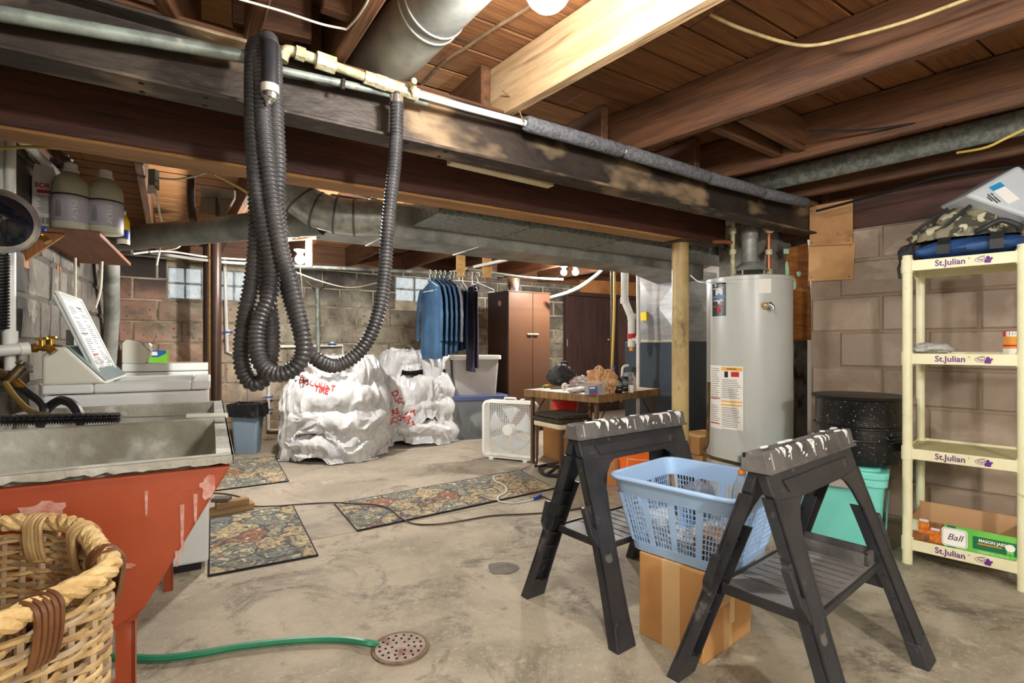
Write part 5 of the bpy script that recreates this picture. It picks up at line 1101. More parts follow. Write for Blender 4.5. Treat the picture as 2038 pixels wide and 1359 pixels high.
def wtext(s, px, py, size, m, bold=0., out=.003, squash=1.):
    a0 = whang(px); z = whp(px, py).z
    return text(wh, s, m, (0, 0, 0), (1, 0, 0), (0, 0, 1), size, bold=bold, squash=squash, wrap=lambda x, y: V((math.cos(a0 + x / wr) * (wr + out), math.sin(a0 + x / wr) * (wr + out), z + y)))
m_silv = mat('print_silver', srgb(196, 200, 206), .4)
wpatch(1417, 1446, 560, 631, m_silv, 'brand_label', .001); wpatch(1418, 1445, 563, 629, m_lblk, 'brand_label', .002)
a0 = whang(1431); z0 = whp(1431, 592).z; sh = [(-.03, .05), (0, .06), (.03, .05), (.03, -.005), (0, -.045), (-.03, -.005)]
mb = MB(); vs = [V((math.cos(a0 + x / wr) * (wr + .0028), math.sin(a0 + x / wr) * (wr + .0028), z0 + z)) for x, z in sh]; mb.add(vs, [tuple(range(6))]); mb.build('shield', m_silv, wh)
wpatch(1419, 1444, 587, 596, m_lblk, 'name_bar', .0032); wtext('DEFENDER', 1431, 591.5, .022, m_lblue, bold=.0008, out=.0042, squash=.95)
wpatch(1420, 1440, 573, 575, m_silv, 'print_bar', .0034); wpatch(1421, 1441, 597, 599, m_silv, 'print_bar', .0046); wpatch(1420, 1440, 609, 611, m_redp, 'print_bar', .0034); wpatch(1423, 1426, 565, 571, m_silv, 'print_bar', .0034)
q = whp(1431, 617); MB().lathe([(.014, 0), (.014, .003), (1e-4, .004)], 16, q, (V((q.x, q.y, 0)).normalized()).to_track_quat('Z', 'Y').to_matrix()).build('red_seal', m_redp, wh)
wpatch(1510, 1535, 553, 583, m_label, 'code_label', .001)
wpatch(1414, 1436, 727, 852, m_label, 'rating_label', .001); wpatch(1434, 1479, 729, 855, m_label, 'warning_label', .0016)
wpatch(1436, 1477, 731, 738, m_yel, 'warning_band', .003); wtext('WARNING', 1456, 734.5, .013, m_ink, bold=.0004, out=.0045); wpatch(1436, 1477, 798, 801, m_yel, 'warning_band', .003); wpatch(1436, 1477, 805, 808, m_yel, 'warning_band', .003)
q = whp(1462, 746); wpatch(1455, 1471, 740, 750, m_redp, 'warning_picture', .003); wpatch(1442, 1449, 739, 751, m_lblk, 'warning_picture', .003)
for y in (791, 841): wpatch(1415, 1434, y, y + 1.6, m_redp, 'red_line', .003)
rnd = random.Random(6); mb = MB()
def fine(x0, x1, y, out=.0032):
    aa, ab = whang(x0), whang(x1); z = whp((x0 + x1) / 2, y).z; o = len(mb.v)
    mb.grid(lambda u, v: V((math.cos(lerp(aa, ab, u)) * (wr + out), math.sin(lerp(aa, ab, u)) * (wr + out), z + (v - .5) * .0028)), 4, 2)
for k in range(11): fine(1437, 1475 - rnd.random() * 10, 756 + k * 3.6)
for k in range(12): fine(1437, 1475 - rnd.random() * 10, 812 + k * 3.4)
for k in range(26): 
    if k not in (15, 16): fine(1416, 1433 - rnd.random() * 6, 733 + k * 4.3)
mb.build('fine_print', m_ink, wh)['kind'] = 'stuff'
q = whp(1522, 608); qn = V((q.x, q.y, 0)).normalized(); MB().cyl(q - qn * .01, q + qn * .03, .022, 14).build('relief_valve', m_brass, wh, smooth=50); MB().tube([q + qn * .025, q + qn * .05 + V((.012, 0, .004)), q + qn * .055 + V((.025, 0, -.01)), q + qn * .055 + V((.03, 0, -.035))], [.016, .017, .014, .010], 12).build('relief_elbow', m_chrome, wh, smooth=50)
MB().lathe([(.12, wz + .05), (.115, wz + .06), (.052, wz + .11), (.05, wz + .12), (.05, wz + .26), (.056, wz + .3)], 28, (.005, 0, 0)).build('draft_hood', m_galv, wh, smooth=40)
for k in range(4): a = PI / 4 + PI / 2 * k; MB().cyl((math.cos(a) * .10, math.sin(a) * .10, wz), (math.cos(a) * .10, math.sin(a) * .10, wz + .06), .006, 8).build('hood_leg', m_galv, wh)
MB().tube(spline([V((.005, 0, wz + .26)), V((.01, .01, wz + .32)), V((.04, .06, wz + .37)), V((.07, .13, wz + .39)), V((.09, .19, wz + .39))], 5), .056, 24).build('flue_pipe', m_galv, wh, smooth=True)
for (x, zz, off) in ((-.115, 2.0, -.02), (.125, 2.0, -.02)):
    MB().cyl((x, off, wz), (x, off, wz + .48), .014, 12).build('water_line', m_brass_old if x < 0 else m_copper, wh, smooth=True)
    for z in (wz + .03, wz + .16, wz + .3): MB().cyl((x, off, z), (x, off, z + .035), .023, 8).build('union', m_brass_old, wh, smooth=50)
MB().tube([V((-.115, -.02, wz + .24)), V((-.18, -.04, wz + .245)), V((-.26, -.06, wz + .24))], .013, 10).build('branch_pipe', m_copper, wh, smooth=True)
MB().lathe([(.036, 0), (.045, .006), (.036, .012)], 20, (.115, -.05, wz + .34), V((-.2, -1, .2)).to_track_quat('Z', 'Y').to_matrix()).build('gauge', m_brass_old, wh, smooth=50)
MB().box((-.115, -.24, .31), (.10, .06, .10)).build('gas_valve', mat('valve_grey', srgb(140, 146, 140), .5), wh, bevel=.006); MB().cyl((-.085, -.25, .36), (-.085, -.25, .40), .015, 12).build('control_knob', m_redp, wh); MB().cyl((-.13, -.25, .36), (-.13, -.25, .385), .02, 12).build('control_dial', m_black, wh)
gl = cable('gas_pipe', m_oldb, [P(1411, 760, 3.35), P(1410, 820, 3.33), P(1408, 880, 3.30), P(1404, 905, 3.27), WHc + V((-.16, -.245, .31))], .011, 'thin dark gas pipe dropping beside the water heater', 'pipe', 4)
# ---- rough chimney behind the heater, plywood and boards patching the opening
m_chim = mat('rough_cement', srgb(150, 146, 136), .9, col2=srgb(84, 78, 70), scale=4, bump=.6, bscale=16, spots=srgb(58, 50, 44), sscale=8)
ch = thing('chimney', 'rough cement chimney block behind the water heater', 'chimney', (1.93, 4.02, 0), .58); MB().box((0, 0, .985), (.52, .42, 1.97)).build('shaft', m_chim, ch, bevel=.02)
m_ply = mat('plywood', srgb(176, 112, 52), .55, col2=srgb(120, 66, 28), scale=2.2, stretch=(3, 3, 14), bump=.1, detail=8); m_ply2 = mat('board_tan', srgb(196, 148, 100), .6, col2=srgb(176, 126, 78), scale=2, stretch=(3, 3, 3), spots=srgb(140, 92, 56), sscale=2.5, slo=.62, shi=.7)
def sheet(pts, d_fn, th, m, name, lab, cat):
    ps = [P(x, y, d_fn(x)) for x, y in pts]; n = V((-.669, -.743, 0)); n = V((-WR.y, WR.x, 0)) * -1
    o0 = V((min(p.x for p in ps), ps[0].y, min(p.z for p in ps))); t = thing(name, lab, cat, o0, 0, world=True); mb = MB(); mb.prism(ps, -n * th); mb.build('panel', m, t, bevel=.002); return t
WN = V((-WR.y, WR.x, 0))                                 # out of the right wall, away from us
def dwall(x, off=0.): k = (x - CX) / F; q = rw - WN * off; n = WN; return n.dot(q) / (n.x * k + n.y)
ply = sheet([(1556, 497), (1607, 483), (1616, 676), (1568, 679)], lambda x: 3.80 - (x - 1570) * .0030, .014, m_ply, 'plywood_sheet', 'weathered plywood sheet patched behind the water heater', 'plywood')
for (x, y, rx_, ry_) in ((1566, 500, 16, 5), (1566, 545, 4, 26), (1580, 565, 4, 12), (1590, 545, 5, 5)):
    d_ = 3.80 - (x - 1570) * .0030 - .012; c0 = P(x, y, d_); mb = MB(); mb.prism([c0 + V((math.cos(a) * rx_ * d_ / F * (1 + .3 * math.sin(3 * a + x)), 0, math.sin(a) * ry_ * d_ / F)) for a in [2 * PI * k / 14 for k in range(14)]], (0, -.0015, 0)); mb.build('paint_flake', mat('mint_paint', srgb(176, 216, 188), .6), ply)
bdA = sheet([(1611, 411), (1697, 396), (1697, 486), (1611, 490)], lambda x: dwall(x, .03), .012, m_ply2, 'board_patch', 'upper square tan board nailed at the wall end', 'board')
bdB = sheet([(1609, 488), (1702, 480), (1698, 556), (1609, 560)], lambda x: dwall(x, .012), .012, mat('board_light', srgb(206, 160, 108), .6, col2=srgb(188, 140, 88), scale=2), 'board_patch', 'lower square tan board nailed under another at the wall end', 'board')
for t_, pts in ((bdA, ((1616, 483), (1690, 478), (1616, 420), (1692, 402))), (bdB, ((1692, 490), (1690, 550), (1615, 552)))):
    for (x, y) in pts: c0 = P(x, y, dwall(x, .045 if t_ is bdA else .027)); MB().cyl(c0, c0 - WN * .003, .004, 8).build('nail', m_steel, t_)
# ---- speckled canner on the teal tote
TA = math.radians(-37); ut = V((math.cos(TA), math.sin(TA), 0)); vt = V((-ut.y, ut.x, 0))
m_teal = mat('teal_plastic', srgb(124, 214, 200), .35, col2=srgb(116, 206, 192), scale=2); m_greyc = mat('grey_clip', srgb(170, 158, 152), .5)
tw_, td_, th_ = .41, .52, .437
t0 = V((1.815, 2.545, 0)) - ut * tw_ / 2 + vt * td_ / 2
tt = thing('storage_tote', 'teal plastic storage tote with a clip lid under the black canner', 'storage tote', t0, TA)
def rbox(hx, hy, rad, z0, z1, k=1.0):
    a_, b_ = rr(hx * k, hy * k, rad, z0), rr(hx, hy, rad, z1); m_ = len(a_); return MB().add(a_ + b_, [tuple(range(m_ - 1, -1, -1)), tuple(range(m_, 2 * m_))] + [(i, (i + 1) % m_, m_ + (i + 1) % m_, m_ + i) for i in range(m_)])
rbox(tw_ / 2, td_ / 2, .045, 0, th_ - .05, .90).build('body', m_teal, tt, smooth=40, bevel=.006)
rbox(tw_ / 2 + .012, td_ / 2 + .012, .05, th_ - .085, th_ - .05).build('body_rim', m_teal, tt, smooth=40, bevel=.004)
rbox(tw_ / 2 + .018, td_ / 2 + .018, .055, th_ - .05, th_ - .012, .99).build('lid', m_teal, tt, smooth=40, bevel=.008)
rbox(tw_ / 2 - .02, td_ / 2 - .02, .05, th_ - .014, th_, 1.03).build('lid_top', m_teal, tt, smooth=40, bevel=.006)
MB().b2((-.09, -td_ / 2 - .034, th_ - .10), (.09, -td_ / 2 - .016, th_ - .05)).build('latch', m_greyc, tt, bevel=.006); MB().b2((-.1, -td_ / 2 - .03, th_ - .052), (.1, -td_ / 2 - .014, th_ - .034)).build('latch_seat', m_teal, tt, bevel=.004)
mb = MB(); mb.prism([V((tw_ / 2 * .955 + .004, -td_ * .22, .02)), V((tw_ / 2 * .955 + .004, td_ * .46, .02)), V((tw_ / 2 + .004, td_ * .46, .24)), V((tw_ / 2 + .004, -td_ * .13, .24)), V((tw_ / 2 * .99 + .004, -td_ * .22, .19))], (.006, 0, 0)); mb.build('side_panel', m_teal, tt, bevel=.004)
m_cann = mat('speckled_enamel', srgb(14, 14, 16), .3, col2=srgb(22, 22, 24), scale=4, spots=srgb(176, 176, 176), sscale=130, slo=.66, shi=.70, coat=.15)
m_blk = mat('black_enamel', srgb(16, 16, 18), .38, coat=.1)
cc = V((1.862, 2.80, th_)); cr = .207
cn_ = thing('canner', 'black speckled enamel canner pot with two tiers and a lid', 'pot', cc, .2)
MB().lathe([(cr - .03, 0), (cr - .012, .012), (cr - .004, .03), (cr - .004, .185)], 56).build('pot', m_cann, cn_, smooth=50)
MB().lathe([(cr + .004, .125), (cr + .006, .13), (cr + .004, .135)], 56).build('bead', m_cann, cn_, smooth=True)
MB().lathe([(cr - .006, .185), (cr + .008, .19), (cr + .008, .198), (cr - .002, .203), (cr - .002, .325), (cr + .004, .332)], 56).build('steamer_tier', m_cann, cn_, smooth=50)
MB().lathe([(cr + .006, .333), (cr + .016, .338), (cr + .020, .347), (cr + .012, .352), (cr - .03, .346), (cr - .06, .350), (.03, .358), (1e-4, .36)], 56).build('lid', m_blk, cn_, smooth=50)
for s in (0, PI): MB().tube([V((math.cos(a) * (cr + .004 + .03 * math.sin((a - s + PI / 2 - .35) / .7 * PI if 0 else 0)), math.sin(a) * (cr + .004), .15)) for a in (s - PI / 2 - .22, s - PI / 2 - .18)] and [V((math.cos(s - PI / 2 + k * .035) * (cr + (.0 if abs(k) == 5 else .028)), math.sin(s - PI / 2 + k * .035) * (cr + (.0 if abs(k) == 5 else .028)), .152)) for k in range(-5, 6)], .007, 8).build('handle', m_cann, cn_, smooth=True)
# ---- retail shelf unit
m_iv = mat('ivory_plastic', srgb(230, 225, 188), .42, col2=srgb(218, 212, 172), scale=5, spots=srgb(176, 140, 96), sscale=22, slo=.70, shi=.78)
m_ivs = mat('ivory_shelf_top', srgb(216, 208, 156), .5, col2=srgb(196, 186, 134), scale=4); m_purple = mat('print_purple', srgb(92, 32, 118), .5)
fl_, fr_ = G(1806, 1120), G(2037, 1176); rl_ = V((2.165, 2.76, 0)); sux = (fr_ - fl_); sw_ = sux.length; sux.normalize(); suy = V((-sux.y, sux.x, 0)); sd_ = (rl_ - fl_).dot(suy)
sa = math.atan2(sux.y, sux.x); shf = thing('shelf_unit', 'ivory plastic shelf unit with four printed shelves against the brown wall', 'shelf unit', fl_, sa)
def shz(py, px=1815): d = fl_.y - (px - 1806) * .0012; return H - (py - CY) * d / F
levels = [shz(540), shz(724), shz(912), shz(1092)]
TOP = shz(508)
for (x, y) in ((0, 0), (sw_, 0), (0, sd_), (sw_, sd_)):
    zz = [0] + [l for l in levels[::-1]] + [TOP]
    MB().cyl((x, y, 0), (x, y, TOP), .0205 if y == 0 else .0195, 20).build('post', m_iv, shf, smooth=True)
    for l in levels: MB().cyl((x, y, l - .006), (x, y, l + .058), .0245, 20).build('collar', m_iv, shf, smooth=True)
for k, l in enumerate(levels):
    lip = .050
    mb = MB(); mb.b2((.0, -.012, l + lip - .012), (sw_, sd_ + .012, l + lip - .006)); mb.build('shelf_board', m_ivs, shf)
    mb = MB(); mb.b2((.018, -.018, l), (sw_ - .018, -.008, l + lip)); mb.build('shelf_front', m_iv, shf, bevel=.002); MB().b2((.018, sd_ + .008, l), (sw_ - .018, sd_ + .018, l + lip + .006)).build('shelf_back', m_iv, shf, bevel=.002)
    for x in (-.012, sw_ + .004): MB().b2((x, .015, l), (x + .008, sd_ - .015, l + lip + .004)).build('shelf_side', m_iv, shf, bevel=.002)
    for y in (.08, .16, .24): MB().b2((.02, y, l + .01), (sw_ - .02, y + .006, l + lip - .012)).build('shelf_rib', m_iv, shf)
    yv = -.0182; zc = l + lip * .5
    text(shf, '\u00ae', m_purple, (sw_ * .565, yv, zc + .010), (1, 0, 0), (0, 0, 1), .010); text(shf, 'St.Julian', m_purple, (sw_ * .40, yv, zc), (1, 0, 0), (0, 0, 1), .038, bold=.0007, squash=.92)
    # little emblem: oval with Yes! and a mitten shape beside an upper arc
    ex_ = sw_ * .665; mb = MB(); mb.tube([V((ex_ + math.cos(a) * .020, yv - .0008, zc + math.sin(a) * .0105)) for a in [2 * PI * j / 24 for j in range(24)]], .0009, 5, closed=True); mb.build('emblem_oval', m_purple, shf)
    text(shf, 'Yes!', m_purple, (ex_ - .002, yv, zc), (1, 0, 0), (0, 0, 1), .016, bold=.0003, shear=.3)
    mit = [(.012, -.016), (.032, -.017), (.034, -.006), (.040, .002), (.036, .008), (.031, .003), (.029, .010), (.024, .014), (.018, .012), (.016, .0), (.011, -.004)]
    mb = MB(); mb.prism([V((ex_ + x, yv, zc + z)) for x, z in mit], (0, -.001, 0)); mb.build('emblem_shape', m_purple, shf)
    up_ = [(-.012, .012), (.004, .0155), (.016, .018), (.012, .0145), (.002, .0125)]; mb = MB(); mb.prism([V((ex_ + x, yv, zc + z)) for x, z in up_], (0, -.001, 0)); mb.build('emblem_arc', m_purple, shf)
def sp(x, y, z): return fl_ + sux * x + suy * y + V((0, 0, z))
SURF = [l + .044 for l in levels]
# things on the shelf
solo(crumple(sp(.085, .10, SURF[1] + .03), .075, 2.2, .22, 2., (1.25, .8, .38)), 'plastic_bag', mat('white_film', srgb(226, 226, 220), .3, trans=.3, col2=srgb(206, 204, 196), scale=9, bump=.3), 'flattened bag of white plastic on the second shelf', 'bag', smooth=25)
for k, (x, lab) in enumerate(((.365, 'red and orange food box at the right end of the second shelf'),)):
    pb = thing('food_box', lab, 'box', sp(x + .015, .13, SURF[1]), sa - .1)
    MB().b2((-.05, 0, 0), (.05, .05, .11)).build('carton', mat('box_orange', srgb(226, 150, 40), .5), pb, bevel=.001); MB().b2((-.0505, -.001, .085), (.0505, .0, .111)).build('red_band', m_redp, pb); MB().b2((-.0505, -.0012, .0), (.0505, -.0, .03)).build('white_band', m_label, pb); MB().b2((-.0505, -.001, .04), (.0505, .0, .048)).build('red_band', m_redp, pb)
    text(pb, '11/2', m_ink, (-.015, -.0015, .097), (1, 0, 0), (0, 0, 1), .02); MB().b2((-.04, -.0014, .085), (.01, -.001, .108)).build('price_label', m_label, pb)
# mason jar tray carton
mj = thing('jar_carton', 'open green printed carton for mason jars on the bottom shelf', 'carton', sp(.015, .0, SURF[3]), sa); L_, W_, Hc = sw_ - .03, .22, .115
m_g1 = mat('carton_green', srgb(88, 176, 64), .45, col2=srgb(120, 196, 84), scale=3); m_g2 = mat('carton_dark_green', srgb(22, 104, 66), .45); m_cardd = mat('cardboard_inside', srgb(190, 150, 108), .85)
MB().b2((0, 0, 0), (L_, .004, Hc - .01)).build('front_panel', m_g1, mj); MB().b2((0, W_ - .004, 0), (L_, W_, Hc + .03)).build('back_panel', m_cardd, mj); MB().b2((0, 0, 0), (.004, W_, Hc)).build('side_panel', m_cardd, mj); MB().b2((L_ - .004, 0, 0), (L_, W_, Hc)).build('side_panel', m_cardd, mj); MB().b2((0, 0, 0), (L_, W_, .004)).build('bottom_panel', m_cardd, mj)
yv = -.0006
def fp(x0, x1, z0, z1, m, nm, o=0): MB().b2((x0, yv - .0008 - o, z0), (x1, yv - o, z1)).build(nm, m, mj)
fp(.0, L_ * .33, .0, Hc - .01, mat('photo_wood', srgb(146, 96, 52), .5, col2=srgb(96, 58, 30), scale=30), 'printed_photo'); fp(.0, L_ * .16, .05, Hc - .012, mat('photo_bg', srgb(206, 206, 186), .5, col2=srgb(150, 170, 120), scale=24), 'printed_photo', .0004)
for (x, z) in ((L_ * .13, .045), (L_ * .245, .012)):
    fp(x - .021, x + .021, z, z + .055, mat('photo_amber', srgb(214, 132, 36), .5, col2=srgb(170, 72, 20), scale=40), 'printed_jar', .0008); fp(x - .017, x + .017, z + .055, z + .066, m_silv, 'printed_lid', .0008)
fp(L_ * .36, L_ * .44, .0, Hc - .01, m_g2, 'printed_band', .0002); fp(L_ * .60, L_ - .004, .022, .078, m_g2, 'printed_panel', .0002)
mb = MB(); mb.prism([p + V((L_ * .43, yv - .0012, .052)) for p in [V((a.x, 0, a.y)) for a in rr(.046, .042, .014, 0)]], (0, -.0006, 0)); mb.build('logo_patch', m_label, mj); mb = MB(); mb.tube([p + V((L_ * .43, yv - .002, .052)) for p in [V((a.x, 0, a.y)) for a in rr(.042, .038, .013, 0)]], .0008, 5, closed=True); mb.build('logo_line', m_g2, mj)
text(mj, 'Ball', m_ink, (L_ * .43, yv - .0012, .052), (1, 0, 0), (0, 0, 1), .040, shear=.35, bold=.0003, squash=.95)
text(mj, 'MASON JARS', m_label, (L_ * .775, yv - .0006, .062), (1, 0, 0), (0, 0, 1), .0185, bold=.0005, squash=.85); fp(L_ * .645, L_ * .86, .045, .050, mat('print_orange', srgb(232, 128, 40), .5), 'orange_bar', .0012); text(mj, '12 QUART (32 oz | 946 mL)', m_label, (L_ * .78, yv - .0006, .012), (1, 0, 0), (0, 0, 1), .0115, squash=.75)
mb = MB(); mb.lathe([(.016, 0), (.016, .001), (1e-4, .001)], 18, (L_ * .93, yv - .0016, .055), Matrix.Rotation(PI / 2, 3, 'X')); mb.build('rosette', m_label, mj); mb = MB(); mb.prism([V((L_ * .93 - .012, yv - .001, .045)), V((L_ * .93 + .012, yv - .001, .045)), V((L_ * .93 + .01, yv - .001, .02)), V((L_ * .93, yv - .001, .028)), V((L_ * .93 - .01, yv - .001, .02))], (0, -.0008, 0)); mb.build('rosette_tail', m_g1, mj)
# duffel bags and the grey bin on top
m_blue = mat('navy_nylon', srgb(44, 84, 140), .55, col2=srgb(32, 62, 108), scale=6, bump=.25); m_camo = mat('camo', srgb(128, 122, 98), .75, col2=srgb(66, 62, 50), scale=13, lo=.47, hi=.53, spots=srgb(192, 186, 156), sscale=18, slo=.56, shi=.6, bump=.25); m_bnyl = mat('black_nylon', srgb(34, 34, 36), .6, bump=.2, col2=srgb(46, 46, 48), scale=8)
db = thing('duffel_bag', 'flat blue and black duffel bag on top of the shelf unit', 'bag', sp(.19, .10, SURF[0]), sa)
crumple((.03, .02, .052), .1, 5.1, .10, 1.4, (2.25, 1.6, .50), 40, 20).build('body', m_blue, db, smooth=40)
crumple((-.19, -.0, .05), .06, 1.1, .2, 2., (.95, 1.4, .9), 24, 14).build('end_pocket', m_bnyl, db, smooth=30)
for x in (-.05, .13): mb = MB(); mb.tube([V((x, -.155, .0)), V((x, -.165, .05)), V((x, -.12, .098)), V((x, .02, .112)), V((x, .12, .08))], .005, 6); mb.xf(Matrix.Identity(4)); s_ = MB(); s_.grid(lambda u, v, x=x: V((x + (u - .5) * .045, [-.148, -.152, -.105, .0, .10][int(v * 4)], [.02, .06, .098, .109, .09][int(v * 4)])), 2, 5); s_.build('strap', m_bnyl, db, solid=.005)
mb = MB(); mb.tube([V((-.225, -.03, .03)), V((-.235, -.05, -.02)), V((-.228, -.055, -.07))], .006, 6); mb.build('hanging_strap', m_bnyl, db, smooth=True)
MB().tube(spline([V((.06, -.10, .11)), V((.09, -.12, .12)), V((.14, -.11, .145)), V((.19, -.10, .12)), V((.20, -.08, .10))], 5), .012, 8).build('carry_handle', m_bnyl, db, smooth=True)
cq = sp(.165, .13, SURF[0] + .10)
cm = thing('camo_bag', 'crumpled camouflage bag heaped on the blue duffel bag', 'bag', cq, sa)
def camofn(u, v):
    a = 2 * PI * u; b_ = PI / 2 * v; d = V((math.cos(a) * math.cos(b_), math.sin(a) * math.cos(b_), math.sin(b_))); k = 1 + .22 * noise.noise(d * 2.4) + .16 * noise.noise(d * 5.)
    x = d.x * .20 * k; return V((x + .02, d.y * .12 * k, max(-.004, d.z * (.15 + .30 * x) * k)))
MB().grid(camofn, 36, 14, closed_u=True).build('body', m_camo, cm, smooth=35)
for k, (x0, x1) in enumerate(((-.15, -.02), (-.04, .06))): MB().tube(spline([V((x0, -.10, .04)), V(((x0 + x1) / 2, -.11, .09)), V((x1, -.08, .14))], 5), .009, 6).build('flap_edge', m_bnyl, cm, smooth=True)
m_bin = mat('grey_bin', srgb(196, 202, 206), .3, col2=srgb(186, 192, 198), scale=2)
g0, g1, g2, g3 = P(1922, 388, 2.36), P(2030, 327, 2.32), P(2105, 392, 2.2), P(2062, 437, 2.2)
gb_ = thing('plastic_bin', 'pale grey plastic bin tipped on its side on the shelf top', 'bin', (g0 + g2) / 2 - V((0, 0, .1)), 0, world=True)
bk1 = V((.30, .10, .10)); mb = MB(); mb.prism([g0, g1, g2, g3], V((.05, .22, .0))); mb.build('bin_body', m_bin, gb_, bevel=.015)
uu, vv = (g3 - g0).normalized(), (g1 - g0); vv = (vv - uu * vv.dot(uu)).normalized(); nn = uu.cross(vv)
if nn.y > 0: nn = -nn; 
ce_ = P(2008, 368, 2.25); ce_ = ce_ - nn * nn.dot(ce_ - g0) 
bu = (P(2040, 385, 2.2) - P(1990, 362, 2.3)); bu = (bu - nn * bu.dot(nn)).normalized(); bv_ = nn.cross(bu); bv_ = bv_ if bv_.z > 0 else -bv_
mb = MB(); mb.prism(rect_pts(ce_ + nn * .0014, bu, bv_, .11, .045), nn * .0008); mb.build('sticker', m_label, gb_); mb = MB(); mb.prism(rect_pts(ce_ + nn * .0024 - bu * .045, bu, bv_, .028, .047), nn * .0008); mb.build('sticker_end', mat('print_cyan', srgb(36, 140, 190), .5), gb_)
for dx_, dz_, l_ in ((-.02, -.036, .016), (.012, -.038, .036), (.0, -.048, .06), (-.004, -.057, .03)):
    mb = MB(); mb.prism(rect_pts(ce_ + nn * .0014 + bu * dx_ + bv_ * dz_, bu, bv_, l_, .005), nn * .0008); mb.build('faint_print', m_ink, gb_)
# =====================================================================  BACK PART
def BW(px, py, off=.05):
    t = bpos(px, corner - wn * off); q = corner - wn * off + B * t; return V((q.x, q.y, H - (py - CY) * q.y / F))
# ---- furnace
FC = V((1.574, 4.80, 0)); m_fcab = mat('furnace_paint', srgb(66, 78, 88), .4, metal=.1, col2=srgb(54, 66, 76), scale=2); m_plen = mat('plenum_sheet', srgb(196, 198, 200), .34, metal=.7, col2=srgb(164, 168, 170), scale=3, stretch=(1, 1, 6))
fu = thing('furnace', 'dark blue grey furnace with a silver cross creased plenum', 'furnace', FC, 0, world=True)
q = FC + A * .0; mb = MB(); mb.prism([q, q + A * .74, q + A * .74 + B * .56, q + B * .56], (0, 0, 1.09)); mb.build('cabinet', m_fcab, fu, bevel=.008)
mb = MB(); mb.prism([q + A * .001 - B * .004 + e * .05, q + A * .70 - B * .004 + e * .05, q + A * .70 - B * .004 + e * .60, q + A * .03 - B * .004 + e * .60], B * .006); mb.build('access_panel', m_fcab, fu, bevel=.002)
mb = MB(); mb.prism([q + A * .02 + B * .02 - A * .004 + e * .05, q + B * .52 - A * .004 + e * .05, q + B * .52 - A * .004 + e * 1.05, q + B * .03 - A * .004 + e * 1.05], A * .006); mb.build('access_panel', m_fcab, fu, bevel=.002)
MB().cyl(q + A * .60 - B * .004 + e * .80, q + A * .60 - B * .012 + e * .80, .035, 20).build('port_cover', m_black, fu)
pq_ = q + A * .02 + B * .02; PT = 1.76
mb = MB(); mb.prism([pq_ + e * 1.09, pq_ + A * .56 + e * 1.09, pq_ + A * .56 + B * .50 + e * 1.09, pq_ + B * .50 + e * 1.09], (0, 0, PT - 1.09)); mb.build('plenum', m_plen, fu, bevel=.003)
for (u_, n_, nm) in ((A * .56, -B, 'creased_side'), (B * .50, -A, 'creased_side')):
    a_, b_, c_, d_ = [pq_ + n_ * .002 + x for x in (e * 1.10, u_ + e * 1.10, u_ + e * (PT - .01), e * (PT - .01))]; ctr = (a_ + c_) / 2 + n_ * .022
    mb = MB(); mb.add([a_, b_, c_, d_, ctr], [(0, 1, 4), (1, 2, 4), (2, 3, 4), (3, 0, 4)]); mb.build(nm, m_plen if nm == 'creased_side' else m_galv, fu)
stk_ = BW(1291, 640); c0 = pq_ + A * .42 - B * .003; mb = MB(); mb.prism([c0 + e * 1.30, c0 + A * .075 + e * 1.30, c0 + A * .075 + e * 1.385, c0 + e * 1.385], -B * .022); mb.build('yellow_tag', mat('yellow_tag', srgb(240, 214, 40), .6), fu)
MB().prism([pq_ + A * .56 - B * .004 + e * 1.08, pq_ - B * .004 + e * 1.08, pq_ - B * .004 + e * 1.105, pq_ + A * .56 - B * .004 + e * 1.105], -B * .006).build('flange', m_cream, fu)
# white vent and drain piping by the furnace
pv = thing('vent_piping', 'white plastic vent pipe with an offset beside the furnace', 'pipe', P(1243, 560, 5.05), 0, world=True)
MB().tube([P(1244, 535, 5.06), P(1243, 598, 5.06), P(1257, 632, 5.06), P(1257, 690, 5.06)], .036, 18).build('pipe', m_pvc, pv, smooth=40)
for y in (598, 630): MB().cyl(P(1243 if y < 610 else 1257, y - 6, 5.06), P(1243 if y < 610 else 1257, y + 6, 5.06), .04, 18).build('coupling', m_pvc, pv, smooth=True)
MB().cyl(P(1257, 664, 5.06), P(1257, 674, 5.06), .041, 18).build('red_clamp', m_redp, pv, smooth=True); MB().cyl(P(1257, 690, 5.06), P(1257, 698, 5.06), .022, 12).build('orange_tip', mat('orange_tip', srgb(224, 150, 40), .4), pv)
dp = thing('condensate_pipe', 'thin white plastic drain pipe standing at the furnace side', 'pipe', P(1270, 980, 5.0), 0, world=True)
MB().cyl(V((P(1270, 700, 4.98).x, 4.98, .0)), P(1270, 545, 4.98), .0175, 14).build('pipe', m_pvc, dp, smooth=True); MB().tube([P(1270, 676, 4.98), P(1258, 676, 5.0)], .018, 12).build('tee', m_pvc, dp, smooth=True); MB().cyl(P(1270, 668, 4.98), P(1270, 684, 4.98), .024, 14).build('coupling', m_pvc, dp, smooth=True)
cable('gas_line', m_wirey, [P(1223, 535, 5.6), P(1223, 600, 5.6), P(1221, 660, 5.6), P(1218, 740, 5.6), P(1217, 800, 5.6)], .014, 'yellow gas line dropping in front of the dark doors', 'gas pipe', 4)
cable('iron_pipe', m_brownst, [P(1217, 535, 5.65), P(1217, 700, 5.65), P(1214, 760, 5.65)], .014, 'thin dark pipe beside the yellow gas line', 'pipe', 4)
cable('flexible_duct', m_galv, [P(1200, 535, 6.2), P(1190, 545, 6.2), P(1160, 567, 6.25), P(1130, 582, 6.3), P(1096, 592, 6.4)], .022, 'silver flexible conduit slanting down behind the wardrobe', 'conduit')
